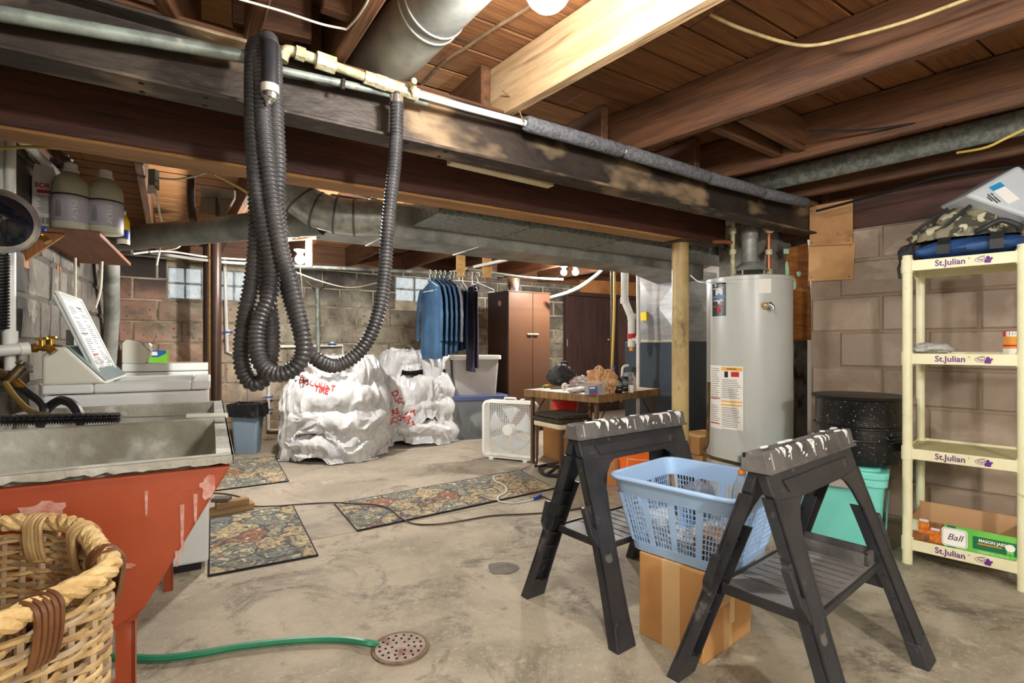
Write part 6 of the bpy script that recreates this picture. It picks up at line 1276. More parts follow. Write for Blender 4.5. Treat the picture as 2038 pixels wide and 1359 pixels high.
cable('drain_tube', m_pvc, [P(1236, 800, 4.95), P(1238, 745, 4.95), P(1241, 730, 4.95), P(1251, 727, 4.95)], .012, 'short curved white tube rising behind the table jars', 'tube', 6)
# ---- dark doors at the back wall
m_dkwood = woodmat('dark_door_wood', srgb(70, 44, 38), srgb(44, 28, 26), None, sc=2, st=(8, 8, 1), rnd=.1)
do = thing('door_1', 'tall dark stained wooden doors at the back wall', None, kind='structure')
def leaf(px0, px1, m, z1):
    t0, t1 = bpos(px0), bpos(px1); q = corner - wn * .06
    return MB().prism([q + B * t0 + e * .01, q + B * t1 + e * .01, q + B * t1 + e * z1, q + B * t0 + e * z1], -wn * .035)
dz = BW(1180, 592).z
leaf(1122, 1221, m_dkwood, dz).build('door_leaf', m_dkwood, do, bevel=.004); leaf(1223, 1262, m_dkwood, dz).build('door_leaf', woodmat('brown_door_wood', srgb(104, 74, 62), srgb(80, 56, 48), None, sc=2, st=(8, 8, 1), rnd=.1), do, bevel=.004); leaf(1264, 1420, m_dkwood, dz).build('door_leaf', m_dkwood, do, bevel=.004)
t0, t1 = bpos(1117), bpos(1122); q = corner - wn * .05
MB().prism([q + B * t0, q + B * t1, q + B * t1 + e * (dz + .05), q + B * t0 + e * (dz + .05)], -wn * .06).build('door_frame', m_dkwood, do); MB().prism([q + B * t0 + e * (dz + .005), q + B * bpos(1420) + e * (dz + .005), q + B * bpos(1420) + e * (dz + .06), q + B * t0 + e * (dz + .06)], -wn * .07).build('door_frame', m_dkwood, do)
hq = BW(1128, 682, .10); MB().box(hq, (.02, .02, .11)).build('door_handle', m_silv, do, bevel=.004); MB().sphere(BW(1211, 676, .12), .03, 10).build('door_knob', m_brass, do, smooth=True)
fb = thing('flat_carton', 'flattened brown carton lying over the dark doors', 'carton', BW(1200, 588, .2), 0, world=True); q = corner - wn * .10
MB().prism([q + B * bpos(1150) + e * (dz + .065), q + B * bpos(1262) + e * (dz + .065), q + B * bpos(1262) + e * (dz + .30), q + B * bpos(1150) + e * (dz + .26)], wn * .05).build('carton', mat('carton_brown', srgb(176, 118, 66), .8, col2=srgb(150, 96, 52), scale=5), fb)
# ---- brown steel wardrobe
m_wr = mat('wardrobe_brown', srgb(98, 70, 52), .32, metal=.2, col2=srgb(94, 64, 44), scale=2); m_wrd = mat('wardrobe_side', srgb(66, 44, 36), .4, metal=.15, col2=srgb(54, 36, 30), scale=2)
w0 = P(1010, 700, 6.2); w0.z = 0; WZ_ = H + 110 * 6.2 / F; ww_, wd_ = .63, .46
wdb = thing('wardrobe', 'brown metal wardrobe with two doors and pale handles', 'wardrobe', w0, math.atan2(B.y, B.x))
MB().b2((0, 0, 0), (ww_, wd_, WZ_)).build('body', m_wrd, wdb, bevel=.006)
for x0, x1 in ((.008, ww_ * .565), (ww_ * .578, ww_ - .008)):
    MB().b2((x0, -.012, .05), (x1, -.001, WZ_ - .012)).build('door', m_wr, wdb, bevel=.004)
    for z in (WZ_ - .20, WZ_ - .225): MB().b2((x0 + .01, -.014, z), (x1 - .01, -.0115, z + .008)).build('pressed_line', m_wr, wdb)
for x in (ww_ * .50, ww_ * .635): MB().tube([V((x - .035, -.016, 1.19)), V((x - .02, -.03, 1.19)), V((x + .02, -.03, 1.19)), V((x + .035, -.016, 1.19))], .011, 8).build('handle', m_cream, wdb, smooth=True)
MB().b2((ww_ * .566, -.010, .05), (ww_ * .577, -.0005, WZ_ - .012)).build('door_gap', m_dark, wdb); MB().cyl((-.001, .17, WZ_ - .14), (-.006, .17, WZ_ - .14), .035, 20).build('round_sticker', mat('tan_sticker', srgb(206, 166, 134), .6), wdb)
MB().b2((-.004, -.014, WZ_ - .01), (ww_ + .004, wd_, WZ_ + .004)).build('top_edge', m_wr, wdb, bevel=.003)
tc_ = thing('tin_can', 'silver can standing on top of the wardrobe', 'can', P(1022, 575, 6.42) * 1, 0); tc_.location.z = WZ_ + .004; MB().lathe([(.08, 0), (.08, .16), (.076, .165)], 24).build('can', m_chrome, tc_, smooth=40)
# ---- bins beside it
m_bing = mat('grey_tote', srgb(168, 164, 160), .4, col2=srgb(158, 154, 150), scale=2); m_binc = mat('clear_tote', srgb(150, 158, 164), .25, alpha=.55, col2=srgb(134, 142, 150), scale=3); m_binb = mat('blue_lid', srgb(78, 92, 128), .4)
ba = math.atan2(.70, 2.06)
lo_t = G(895, 853); lt_ = thing('storage_tote', 'clear storage tote with blue rim beside the wardrobe', 'storage tote', P(944, 864, 6.06), ba); lt_.location.z = 0
rbox(.33, .21, .04, .0, .44, .90).build('body', m_binc, lt_, smooth=40); rbox(.35, .23, .045, .44, .49).build('blue_rim', m_binb, lt_, smooth=40, bevel=.006)
for (x, z, r, m_, sd) in ((-.12, .12, .10, m_camo, 3.), (.10, .20, .13, m_white, 5.)): crumple((x, 0, z), r, sd, .2, 2., (1.2, 1., 1.0)).build('folded_contents', m_, lt_, smooth=30)
ut_ = thing('storage_tote', 'grey storage tote with a pale lid stacked on the clear tote', 'storage tote', lt_.location + V((-.02, .02, .492)), ba)
rbox(.27, .18, .04, .0, .40, .90).build('body', m_bing, ut_, smooth=40); rbox(.295, .20, .045, .40, .45).build('lid', mat('pale_lid', srgb(206, 204, 198), .4), ut_, smooth=40, bevel=.008)
# ---- clothes rod with garments
r0, r1 = P(545, 527, 4.88), P(1003, 549, 5.6); rdv = (r1 - r0).normalized(); rn = V((-rdv.y, rdv.x, 0)).normalized()
rod = thing('clothes_rod', 'long grey pipe used as a clothes rod under the joists', 'clothes rod', r0, 0, world=True); MB().cyl(r0, r1, .017, 14).build('pipe', m_pipeg, rod, smooth=True)
for (px, l) in ((917, .2), (969, .2)):
    tq = ((px - CX) / F * r0.y - r0.x) / (rdv.x - (px - CX) / F * rdv.y); c0 = r0 + rdv * tq; MB().box(c0 + V((0, 0, .10)), (.09, .05, .26), math.atan2(rdv.y, rdv.x)).build('hanger_block', m_newwood, rod, bevel=.003)
cable('roof_pipe', m_pvc, [P(300, 503, 4.6), P(440, 521, 4.9), P(560, 527, 5.1)], .014, 'white pipe running below the joists at the back left', 'pipe', 4)
cable('pale_pipe', m_pvc, [P(900, 541, 5.9), P(960, 527, 5.4), P(1010, 516, 4.9)], .016, 'pale pipe crossing above the hanging clothes', 'pipe', 3)
cable('pale_pipe', m_pipeg, [P(930, 535, 5.5), P(1040, 551, 5.9), P(1120, 556, 6.2)], .014, 'grey pipe running right from the clothes toward the paired bulbs', 'pipe', 3)
def fabric(name, c, c2): return mat(name, c, .85, col2=c2, scale=5, bump=.15, bscale=30)
m_sh = [fabric('shirt_blue_a', srgb(58, 92, 122), srgb(42, 72, 102)), fabric('shirt_blue_b', srgb(46, 78, 108), srgb(34, 60, 90))]; m_nv = fabric('navy_cloth', srgb(36, 58, 96), srgb(26, 44, 78)); m_pp = fabric('plum_cloth', srgb(58, 50, 72), srgb(44, 38, 58)); m_gy = fabric('grey_cloth', srgb(104, 108, 116), srgb(80, 84, 92)); m_hang = mat('white_hanger', srgb(236, 236, 232), .4)
def rodpt(px): tq = ((px - CX) / F * r0.y - r0.x) / (rdv.x - (px - CX) / F * rdv.y); return r0 + rdv * tq
def hanger(px, lab, yaw=0.):
    c = rodpt(px); t = thing('clothes_hanger', lab, 'hanger', c, math.atan2(rdv.y, rdv.x) + yaw, 'white hangers on the rod'); W = .20
    hk = [V((0, math.sin(a) * .024, .0 + math.cos(a) * .024)) for a in [-.2 - PI * .75 + k * PI * 1.45 / 10 for k in range(11)]] + [V((0, 0, -.06)), V((0, 0, -.085))]
    MB().tube(hk, .0045, 6).build('hook', m_hang, t, smooth=True); MB().tube([V((0, 0, -.085)), V((0, W, -.17)), V((0, W, -.19)), V((0, -W, -.19)), V((0, -W, -.17))], .005, 6, closed=True).build('hanger_frame', m_hang, t, smooth=True); return t
def shirt(px, lab, m, L, W=.235, yaw=0., seed=0., collar=True):
    c = rodpt(px); t = thing('shirt', lab, 'shirt', c, math.atan2(rdv.y, rdv.x) + yaw, 'blue work shirts on the rod')
    prof = [(-.075, .05), (-.095, .08), (-.125, .15), (-.165, .205), (-.22, .225), (-.35, W), (-.55, W * 1.02), (-.75, W * 1.04), (-L, W * 1.03)]
    def fn(u, v):
        k = v * (len(prof) - 1); i = min(int(k), len(prof) - 2); z = lerp(prof[i][0], prof[i + 1][0], k - i); hw = lerp(prof[i][1], prof[i + 1][1], k - i); a = 2 * PI * u
        th = .007 + .007 * min(1, v * 1.4); pl_ = noise.noise(V((math.cos(a) * 2.6 + seed, math.sin(a) * 2.6, z * 1.3))) * .016 * min(1, v * 1.5) + .006 * math.sin(a * 7 + seed + z * 3) * v
        return V((math.sin(a) * th + pl_, math.cos(a) * hw + pl_ * .6, z + .02 * noise.noise(V((a, seed, 1))) * v))
    MB().grid(fn, 48, 22, closed_u=True).build('body', m, t, smooth=60)
    for s in (-1, 1):
        pth = [V((0, s * .18, -.17)), V((-.01, s * .235, -.26)), V((-.02, s * .262, -.42)), V((-.03, s * .268, -.58)), V((-.03, s * .262, -.70))]; sp_ = spline(pth, 6); mb = MB()
        mb.tube(sp_, [.034 + .010 * noise.noise(V((k * .5, seed, s))) - .004 * k / len(sp_) for k in range(len(sp_))], 12); mb.v = [V((-.02 + (p.x + .02) * .38, p.y, p.z)) for p in mb.v]; mb.build('sleeve', m, t, smooth=60); mb = MB().cyl(sp_[-1] + V((0, 0, .045)), sp_[-1] - V((0, 0, .004)), .033, 14); mb.v = [V((-.02 + (p.x + .02) * .4, p.y, p.z)) for p in mb.v]; mb.build('cuff', m, t, smooth=50)
    if collar: MB().tube([V((-.006, .05, -.085)), V((-.012, .0, -.10)), V((-.006, -.05, -.085)), V((.008, -.02, -.06)), V((.008, .02, -.06))], .009, 8, closed=True).build('collar', m, t, smooth=60)
    return t
def trousers(px, lab, m, z0, z1, W, seed, grp='dark trousers on the rod'):
    c = rodpt(px); t = thing('trousers', lab, 'trousers', c, math.atan2(rdv.y, rdv.x), grp)
    def fn(u, v):
        a = 2 * PI * u; z = lerp(z0, z1, v); n_ = .012 * math.sin(a * 5 + seed + z * 4) + .02 * noise.noise(V((math.cos(a) * 2, math.sin(a) * 2 + seed, z * 2)))
        return V((math.sin(a) * (.010 + .005 * v) + n_ * .5, math.cos(a) * W * (1 - .06 * math.sin(v * 3)) + n_ * .5, z))
    MB().grid(fn, 40, 16, closed_u=True).build('folded_leg', m, t, smooth=60); MB().tube([V((0, W, z0)), V((0, -W, z0))], .013, 10).build('fold', m, t, smooth=60); return t
shirt(858, 'front blue work shirt at the left end of the rod', m_sh[0], .885, seed=1.7, yaw=.3); shirt(868, 'second blue work shirt on the rod', m_sh[0], .86, seed=1.7, yaw=.3); shirt(877, 'third blue work shirt on the rod', m_sh[1], .84, seed=1.7, yaw=.3); shirt(886, 'fourth blue work shirt on the rod', m_sh[1], .82, seed=1.7, yaw=.3)
shirt(896, 'grey shirt edge behind the blue work shirts', m_gy, .62, seed=1.7, yaw=.3)
for px, lab in ((856, 'white hanger holding the front blue shirt'), (867, 'white hanger of the second blue shirt'), (876, 'white hanger of the third blue shirt'), (885, 'white hanger of the fourth blue shirt'), (896, 'white hanger of the grey shirt'), (904, 'white hanger of the leftmost navy trousers'), (913, 'white hanger of the second navy trousers'), (921, 'white hanger of the third navy trousers'), (940, 'white hanger of the plum coloured trousers'), (951, 'empty white hanger at the right end of the rod')): hanger(px, lab, {856: .3, 867: .3, 876: .3, 885: .3, 896: .3, 951: .75}.get(px, .0))
trousers(904, 'leftmost folded navy trousers on the rod', m_nv, -.20, -.82, .20, 1.); trousers(912, 'second folded navy trousers on the rod', m_nv, -.20, -.80, .20, 1.); trousers(921, 'third folded navy trousers nearest the plum pair', m_nv, -.20, -.79, .20, 1.)
trousers(937, 'long plum coloured trousers hanging at the right of the navy ones', m_pp, -.14, -1.02, .17, 4.); trousers(944, 'second long plum coloured trousers at the rod end', m_pp, -.16, -.98, .16, 4.)
# ---- tyres in white bags, two stacks
m_bag = mat('white_bag', srgb(236, 236, 234), .25, col2=srgb(200, 202, 204), scale=6, detail=6, bump=.35, bscale=12, alpha=.84); m_rub = mat('tyre_rubber', srgb(34, 34, 36), .8)
BAGS = []
def tyrebag(c, R, ztop, hang, seed, lab, grp):
    t = thing('bagged_tyre', lab, 'tyre bag', (c.x, c.y, max(ztop - .26, 0)), 0, grp); z_ = min(.26, ztop)
    MB().lathe([(R * .5, z_ - .215), (R * .88, z_ - .215), (R * .96, z_ - .16), (R * .96, z_ - .08), (R * .88, z_ - .03), (R * .5, z_ - .03), (R * .46, z_ - .12)], 32).build('tyre', m_rub, t, smooth=60)
    base = t.location.z
    def rid(p): return 1 - 2.4 * abs(noise.noise(p))
    def fn(u, v):
        a = 2 * PI * u; d = V((math.cos(a), math.sin(a), 0)); n1 = noise.noise(d * 2.0 + V((seed, 0, v * 1.2))); n2 = noise.noise(d * 6. + V((0, seed, v * 2.5)))
        w1 = rid(d * 2.1 + V((seed * 2, 1 + n1, v * 2.0 + n1))); w2 = rid(d * 5.5 + V((1 + n2, seed, v * 4 + n1 * 2))); w3 = rid(d * 13. + V((seed, 5, v * 11)))
        wr_ = .62 * w1 + .30 * w2 + .08 * w3
        if v < .42:
            k = v / .42; r = R * k * (1 + .03 * n1); z = z_ + .035 * n2 * k + .04 * wr_ * k + .02 * (1 - k); return V((d.x * r, d.y * r, z))
        k = (v - .42) / .58; pt = noise.noise(d * 1.25 + V((seed, 3, 0))); L = hang * (.98 + 1.4 * pt + .2 * n2); z = z_ - max(L, .19) * k + .03 * (1 - k) * wr_ - .05 * k * n1
        r = R * (1.0 + .12 * math.sin(min(k * 1.5, 1) * PI) ** .8 + (.06 + .07 * n1) * k) + .062 * wr_ * (.35 + k * .8) + .05 * pt * k
        return V((d.x * r, d.y * r, max(z, .006 - base + .012 * abs(n2))))
    mb = MB(); mb.grid(fn, 190, 56, closed_u=True); o = mb.build('bag', m_bag, t, smooth=24); o['label'] = 'crumpled white plastic bag'
    BAGS.append((t, mb)); return t
c1_, c2_ = V((-1.70, 5.06, 0)), V((-1.10, 5.86, 0))
for k, (zt, hg, sd, rr_) in enumerate(((.24, .26, 1.1, .41), (.47, .34, 2.7, .43), (.70, .36, 8.3, .41), (.93, .30, 6.2, .36))): tyrebag(c1_, rr_, zt, hg, sd, ('bottom', 'second', 'third', 'top')[k] + ' bagged tyre of the left stack', 'tyres in white bags')
for k, (zt, hg, sd, rr_) in enumerate(((.24, .25, 11.1, .42), (.48, .34, 12.9, .40), (.72, .42, 15.2, .38), (.98, .44, 13.3, .33))): tyrebag(c2_, rr_, zt, hg, sd, ('bottom', 'second', 'third', 'top')[k] + ' bagged tyre of the right stack', 'tyres in white bags')
def bagtext(k, s, px, py, d, size, rot):
    t, mb = BAGS[k]; bvh = BVHTree.FromPolygons([tuple(p) for p in mb.v], mb.f); loc = t.location; eye = V((0, 0, H)) - loc
    ru, rv = V((math.cos(rot), 0, math.sin(rot))), V((-math.sin(rot), 0, math.cos(rot))); ctr = P(px, py, d) - loc
    def wr_(x, y):
        q = ctr + ru * x + rv * y; h = bvh.ray_cast(eye, (q - eye).normalized()); p = h[0] if h[0] is not None else q
        return p + (eye - p).normalized() * .006
    return text(t, s, m_redp, (0, 0, 0), ru, rv, size, bold=.0022, wrap=wr_, squash=.85)
bagtext(2, 'DISCOUNT', 631, 765, 4.6, .075, -.25); bagtext(2, 'TIRE', 640, 776, 4.6, .075, -.25)
bagtext(6, 'DISCOUNT', 802, 815, 5.4, .10, -1.1); bagtext(5, 'DISCOUNT', 795, 833, 5.4, .085, .35); bagtext(5, 'TIRE', 782, 822, 5.4, .085, .35)
# ---- grey waste bin with black liner
wb = thing('waste_bin', 'grey blue waste bin with a black liner by the back wall', 'waste bin', (-2.60, 5.14, 0), .15); m_wb = mat('bin_grey_blue', srgb(128, 146, 160), .45, col2=srgb(116, 134, 148), scale=2)
rbox(.135, .10, .03, 0, .46, .76).build('body', m_wb, wb, smooth=40, bevel=.004)
for k in range(9): x = -.095 + k * .0238; mb = MB(); mb.prism([V((x * .78 - .002, -.0775, .04)), V((x * .78 + .002, -.0775, .04)), V((x + .002, -.0985, .42)), V((x - .002, -.0985, .42))], (0, -.003, 0)); mb.build('rib', m_wb, wb)
def lfn(u, v):
    a_ = rr(.15, .115, .04, 0, 14); i = int(u * len(a_)) % len(a_); p = a_[i]; d = p.normalized(); n_ = noise.noise(V((p.x * 22, p.y * 22, v * 3)))
    if v < .5: k = v / .5; return V((p.x * (.86 + .12 * k), p.y * (.86 + .12 * k), .40 + .10 * k + .02 * n_)) + d * .008 * n_
    k = (v - .5) / .5; return V((p.x, p.y, .50 - (.13 + .05 * n_) * k + .015 * n_)) + d * (.012 + .02 * n_ + .01 * k)
MB().grid(lfn, 60, 10, closed_u=True).build('liner', mat('black_film', srgb(18, 18, 20), .2, bump=.4, col2=srgb(30, 30, 32), scale=20), wb, smooth=30)
# ---- box fan
fa_ = -math.radians(24); fo = P(1011, 918, 4.77); fo.z = 0.012
bf = thing('box_fan', 'white box fan standing on the floor by the runner', 'fan', fo, fa_); S_ = .265; fz0 = .005; FD = .10
m_fan = mat('fan_white', srgb(232, 232, 226), .4)
def rring(hx, hz, rad, y, cz, n=7): return [V((p.x, y, p.y + cz)) for p in rr(hx, hz, rad, 0, n)]
oa, ob, ia, ib = rring(S_, S_, .06, 0, S_ + fz0), rring(S_, S_, .06, FD, S_ + fz0), rring(S_ - .022, S_ - .022, .045, -.004, S_ + fz0), rring(S_ - .022, S_ - .022, .045, FD + .004, S_ + fz0); m_ = len(oa); mb = MB()
mb.add(oa + ob + ia + ib, [f for i in range(m_) for j in [(i + 1) % m_] for f in ((i, j, m_ + j, m_ + i), (j, i, 2 * m_ + i, 2 * m_ + j), (m_ + i, m_ + j, 3 * m_ + j, 3 * m_ + i), (2 * m_ + i, 3 * m_ + i, 3 * m_ + j, 2 * m_ + j))]); mb.build('housing', m_fan, bf, smooth=40)
zc_ = S_ + fz0
for y in (-.006, FD + .002):
    mb = MB()
    for k in range(-13, 14):
        x = k * .0182; mb.box((x, y, zc_), (.0022, .003, 2 * (S_ - .022) - (.05 if abs(k) > 11 else 0)))
    for k in range(-17, 18):
        z = k * .0142; mb.box((0, y - .002, zc_ + z), (2 * (S_ - .022) - (.05 if abs(k) > 15 else 0), .003, .002))
    g_ = mb.build('grille', m_fan, bf); g_['kind'] = 'stuff'
MB().lathe([(.052, 0), (.05, -.004), (1e-4, -.006)], 24, (0, -.008, zc_), Matrix.Rotation(-PI / 2, 3, 'X')).build('hub_cap', m_fan, bf, smooth=40); MB().cyl((0, .03, zc_), (0, .075, zc_), .05, 20).build('motor', m_fan, bf, smooth=40)
for k in range(5):
    a = 2 * PI * k / 5 + .3; mb = MB(); mb.grid(lambda u, v: V((math.cos(a + (u - .5) * (.5 + .55 * v)) * lerp(.045, .215, v), .05 + (u - .5) * .045, zc_ + math.sin(a + (u - .5) * (.5 + .55 * v)) * lerp(.045, .215, v))), 6, 5); mb.build('blade', mat('fan_blade', srgb(214, 220, 224), .4), bf, smooth=True, solid=.003)
MB().tube([V((-.06, FD / 2, zc_ + S_ - .002)), V((-.055, FD / 2, zc_ + S_ + .022)), V((.055, FD / 2, zc_ + S_ + .022)), V((.06, FD / 2, zc_ + S_ - .002))], .009, 8).build('carry_handle', m_fan, bf, smooth=50); MB().cyl((.125, FD / 2, zc_ + S_ - .002), (.125, FD / 2, zc_ + S_ + .018), .021, 14).build('switch_knob', m_fan, bf, smooth=50)
for x in (-.17, .17): MB().box((x, FD / 2, -.003), (.04, FD + .02, .018)).build('foot', m_fan, bf)
# ---- card table and things on it
TZ_ = .66; tF, tLt, tRt = V((.674, 4.10, 0)), V((.235, 4.77, 0)), V((1.34, 4.76, 0)); tu = (tRt - tF); tl1 = tu.length; tu.normalize(); tv = V((-tu.y, tu.x, 0)); tl2 = (tLt - tF).length * .98
m_tt = mat('table_top', srgb(196, 180, 158), .5, col2=srgb(150, 134, 112), scale=5, spots=srgb(120, 100, 78), sscale=7); m_te = woodmat('table_edge', srgb(146, 112, 66), srgb(82, 58, 34), None, sc=4, st=(9, 9, 1), rnd=0); m_tl = mat('table_leg', srgb(98, 74, 56), .4, metal=.3)
ta = thing('folding_table', 'square folding card table with a wood grain edge', 'table', tF, math.atan2(tu.y, tu.x))
MB().b2((0, 0, TZ_ - .02), (tl1, tl2, TZ_)).build('table_top', m_tt, ta, bevel=.004)
mb = MB(); mb.b2((-.012, -.012, TZ_ - .062), (tl1 + .012, .004, TZ_ + .002)); mb.b2((-.012, tl2 - .004, TZ_ - .062), (tl1 + .012, tl2 + .012, TZ_ + .002)); mb.b2((-.012, 0, TZ_ - .062), (.004, tl2, TZ_ + .002)); mb.b2((tl1 - .004, 0, TZ_ - .062), (tl1 + .012, tl2, TZ_ + .002)); mb.build('edge_band', m_te, ta, bevel=.006)
for x in (.045, tl1 - .045):
    for y in (.045, tl2 - .045):
        MB().box((x, y, (TZ_ - .06) / 2), (.03, .03, TZ_ - .06)).build('leg', m_tl, ta, bevel=.004); sx = 1 if x < .3 else -1; MB().cyl((x, y, TZ_ - .26), (x + sx * .2, y, TZ_ - .05), .006, 6).build('brace', m_steel, ta)
def tp(px, py, dz=0.): q = G(px, py, TZ_ + .002); return q + V((0, 0, dz))
def small(name, lab, cat, px, py, rz=0., grp=None): return thing(name, lab, cat, tp(px, py), rz, grp)
bp_ = thing('backpack', 'black backpack with a red tag at the back of the table', 'backpack', tp(1118, 768), .4)
def bfn(u, v):
    a, b_ = 2 * PI * u, PI * (v - .5) * .99; d = V((math.cos(a) * math.cos(b_), math.sin(a) * math.cos(b_), math.sin(b_))); k = 1 + .12 * noise.noise(d * 2.6) + .08 * noise.noise(d * 6); return V((d.x * .15 * k * (1 - .2 * d.z), d.y * .10 * k, .105 + d.z * .105 * k))
m_bkp = mat('backpack_black', srgb(44, 44, 46), .7, col2=srgb(62, 62, 64), scale=8, bump=.3)
MB().grid(bfn, 30, 20, closed_u=True).build('body', m_bkp, bp_, smooth=40); MB().tube([V((-.02, -.02, .20)), V((-.01, -.03, .235)), V((.05, -.02, .23)), V((.06, -.01, .195))], .008, 8).build('handle', m_bnyl, bp_, smooth=True); crumple((-.02, -.10, .055), .055, 9.1, .2, 2, (1.5, .6, .8)).build('front_pocket', m_bnyl, bp_, smooth=40); crumple((.03, -.145, .05), .02, 2.1, .2, 2, (1.1, .6, 1.2)).build('red_tag', m_redp, bp_, smooth=40)
for (x0, x1) in ((-.11, -.02), (.02, .12)): MB().tube(spline([V((x0, -.07, .17)), V(((x0 + x1) / 2, -.13, .12)), V((x1, -.11, .05))], 5), .006, 6).build('strap', m_bnyl, bp_, smooth=True)
m_kraft = mat('kraft_paper', srgb(204, 160, 116), .8, col2=srgb(172, 126, 84), scale=12, bump=.4)
for (px, py, r, sd, sc, m_, lab) in ((1192, 776, .085, 1.3, (1.15, .9, 1.15), m_kraft, 'crumpled brown paper bag at the back of the table'), (1213, 782, .072, 6.8, (.85, .8, 1.3), m_kraft, 'crumpled brown paper bag beside the black cans'), (1160, 772, .07, 4.4, (1.5, .9, .75), m_clear, 'crumpled clear plastic bag in the middle of the table')):
    q = tp(px, py); solo(crumple((q.x, q.y, q.z + r * sc[2] * 1.02), r, sd, .36, 2.1, sc), 'paper_bag' if m_ is m_kraft else 'plastic_bag', m_, lab, 'bag', smooth=10)
wt = small('wipes_tub', 'clear tub with blue label at the front of the table', 'tub', 1184, 785, math.atan2(tu.y, tu.x) - .55); rbox(.075, .05, .012, 0, .085, .95).build('tub', m_clear, wt, smooth=40); MB().b2((-.07, -.0515, .004), (.0, -.0495, .07)).build('label', mat('label_royal', srgb(52, 96, 160), .5), wt); MB().b2((-.065, -.0525, .05), (-.02, -.051, .064)).build('label_print', m_label, wt); MB().b2((-.06, -.0525, .012), (-.01, -.051, .026)).build('label_print', m_redp, wt); rbox(.08, .055, .015, .085, .1).build('lid', m_clear, wt, smooth=40); MB().b2((-.06, -.035, .006), (.06, .035, .06)).build('contents', m_label, wt)
for (px, py, lab) in ((1231, 782, 'left black drinks can with a round emblem on the table'), (1243, 778, 'right black drinks can behind another on the table')):
    k_ = small('drink_can', lab, 'can', px, py, 0, 'black cans on the table'); MB().lathe([(.027, 0), (.033, .01), (.033, .112), (.026, .122), (.027, .126)], 24).build('can', m_blk, k_, smooth=40); MB().lathe([(.027, .1262), (1e-4, .123)], 24).build('can_top', m_chrome, k_, smooth=40)
    mb = MB(); mb.tube([V((math.sin(a) * .018, -.0335, .075 + math.cos(a) * .02)) for a in [2 * PI * j / 18 for j in range(18)]], .0015, 5, closed=True); mb.build('emblem', m_silv, k_); MB().b2((-.012, -.0345, .07), (.012, -.033, .08)).build('emblem', mat('can_green', srgb(120, 170, 130), .5), k_); MB().b2((-.014, -.0345, .03), (.014, -.0325, .034)).build('can_print', m_silv, k_)
jr = small('glass_jar', 'wide clear glass jar at the right on the table', 'jar', 1252, 776); MB().lathe([(.055, 0), (.062, .01), (.062, .10), (.045, .125), (.045, .15), (.048, .152)], 28).build('glass', m_clear, jr, smooth=40)
pbx = small('water_bottle', 'clear bottle with a blue cap leaning behind the paper bags', 'bottle', 1212, 770, .5); pbx.rotation_euler = (0, .25, .3); MB().lathe([(.03, 0), (.034, .01), (.034, .11), (.014, .165), (.013, .18)], 20).build('body', m_clear, pbx, smooth=40); MB().cyl((0, 0, .178), (0, 0, .2), .015, 14).build('cap', m_blueh, pbx)
ub = small('white_cup', 'little white cup beside the jar', 'cup', 1256, 781); MB().lathe([(.02, 0), (.026, .06), (.024, .06), (.018, .005), (1e-4, .005)], 18).build('cup', m_label, ub, smooth=40)
for k, (px, py, rz, l_, m_, lab) in enumerate(((1090, 771, .9, .10, mat('amber_tube', srgb(226, 170, 50), .4), 'yellow and green tube lying at the left table corner'), (1112, 774, .4, .13, m_black, 'dark pen lying at the left of the table'), (1142, 770, .2, .16, m_label, 'white roll of paper lying on the table'))):
    g_ = small('tube' if k == 0 else ('pen' if k == 1 else 'paper_roll'), lab, 'tube' if k == 0 else ('pen' if k == 1 else 'paper roll'), px, py, rz); r_ = (.014, .006, .014)[k]; MB().cyl((-l_ / 2, 0, r_), (l_ / 2, 0, r_), r_, 12).build('barrel', m_, g_, smooth=40)
    MB().cyl((-l_ / 2 - .02, 0, r_), (-l_ / 2, 0, r_), r_ * .9, 12).build('cap', (m_green, m_blueh, m_label)[k], g_, smooth=40)
tr = small('tape_roll', 'roll of white tape standing on the table', 'tape', 1124, 776, .3); mb = MB(); mb.tube([V((math.cos(a) * .022, 0, .032 + math.sin(a) * .022)) for a in [2 * PI * j / 24 for j in range(24)]], .0095, 8, closed=True); mb.build('roll', m_label, tr, smooth=True)
for (px, py, sd, lab) in ((1142, 781, 3., 'white cloth lying in front on the table'), (1160, 779, 5., 'white glove lying next to the clear tub')):
    q = tp(px, py); solo(crumple((q.x, q.y, q.z + .021), .05, sd, .2, 2, (1.3, .9, .42)), 'cloth' if sd < 4 else 'glove', m_paper, lab, 'cloth' if sd < 4 else 'glove', smooth=40)
# ---- stool with a folded dark rug, under the table's left side
tvd = (tF - tLt).normalized(); tnd = V((-tvd.y, tvd.x, 0)); so = P(1059, 838, 4.5); so.z = 0
sto = thing('stool', 'beige padded stool with brown legs tucked at the table', 'stool', so, math.atan2(tvd.y, tvd.x)); sz = .415
rb_ = rbox(.19, .17, .04, 0, .045); rb_.xf(Matrix.Translation((.19, .17, sz - .045))); rb_.build('seat', mat('beige_vinyl', srgb(206, 192, 156), .45, col2=srgb(190, 174, 136), scale=4), sto, smooth=40, bevel=.01)
for (x, y) in ((.03, .03), (.35, .03), (.03, .31), (.35, .31)): MB().tube([V((x, y, sz - .045)), V((x, y, .05)), V((x + (-.03 if x < .1 else .03), y, .008))], .0095, 10).build('leg', m_tl, sto, smooth=50)
MB().tube([V((0, .03, .01)), V((0, .31, .01))], .009, 8).build('floor_bar', m_tl, sto)
fr = thing('folded_rug', 'dark green shaggy rug folded on the padded stool', 'rug', so + V((0, 0, sz + .001)), math.atan2(tvd.y, tvd.x)); m_shag = mat('shaggy_green', srgb(74, 68, 50), .95, col2=srgb(46, 42, 30), scale=40, bump=.9, bscale=120)
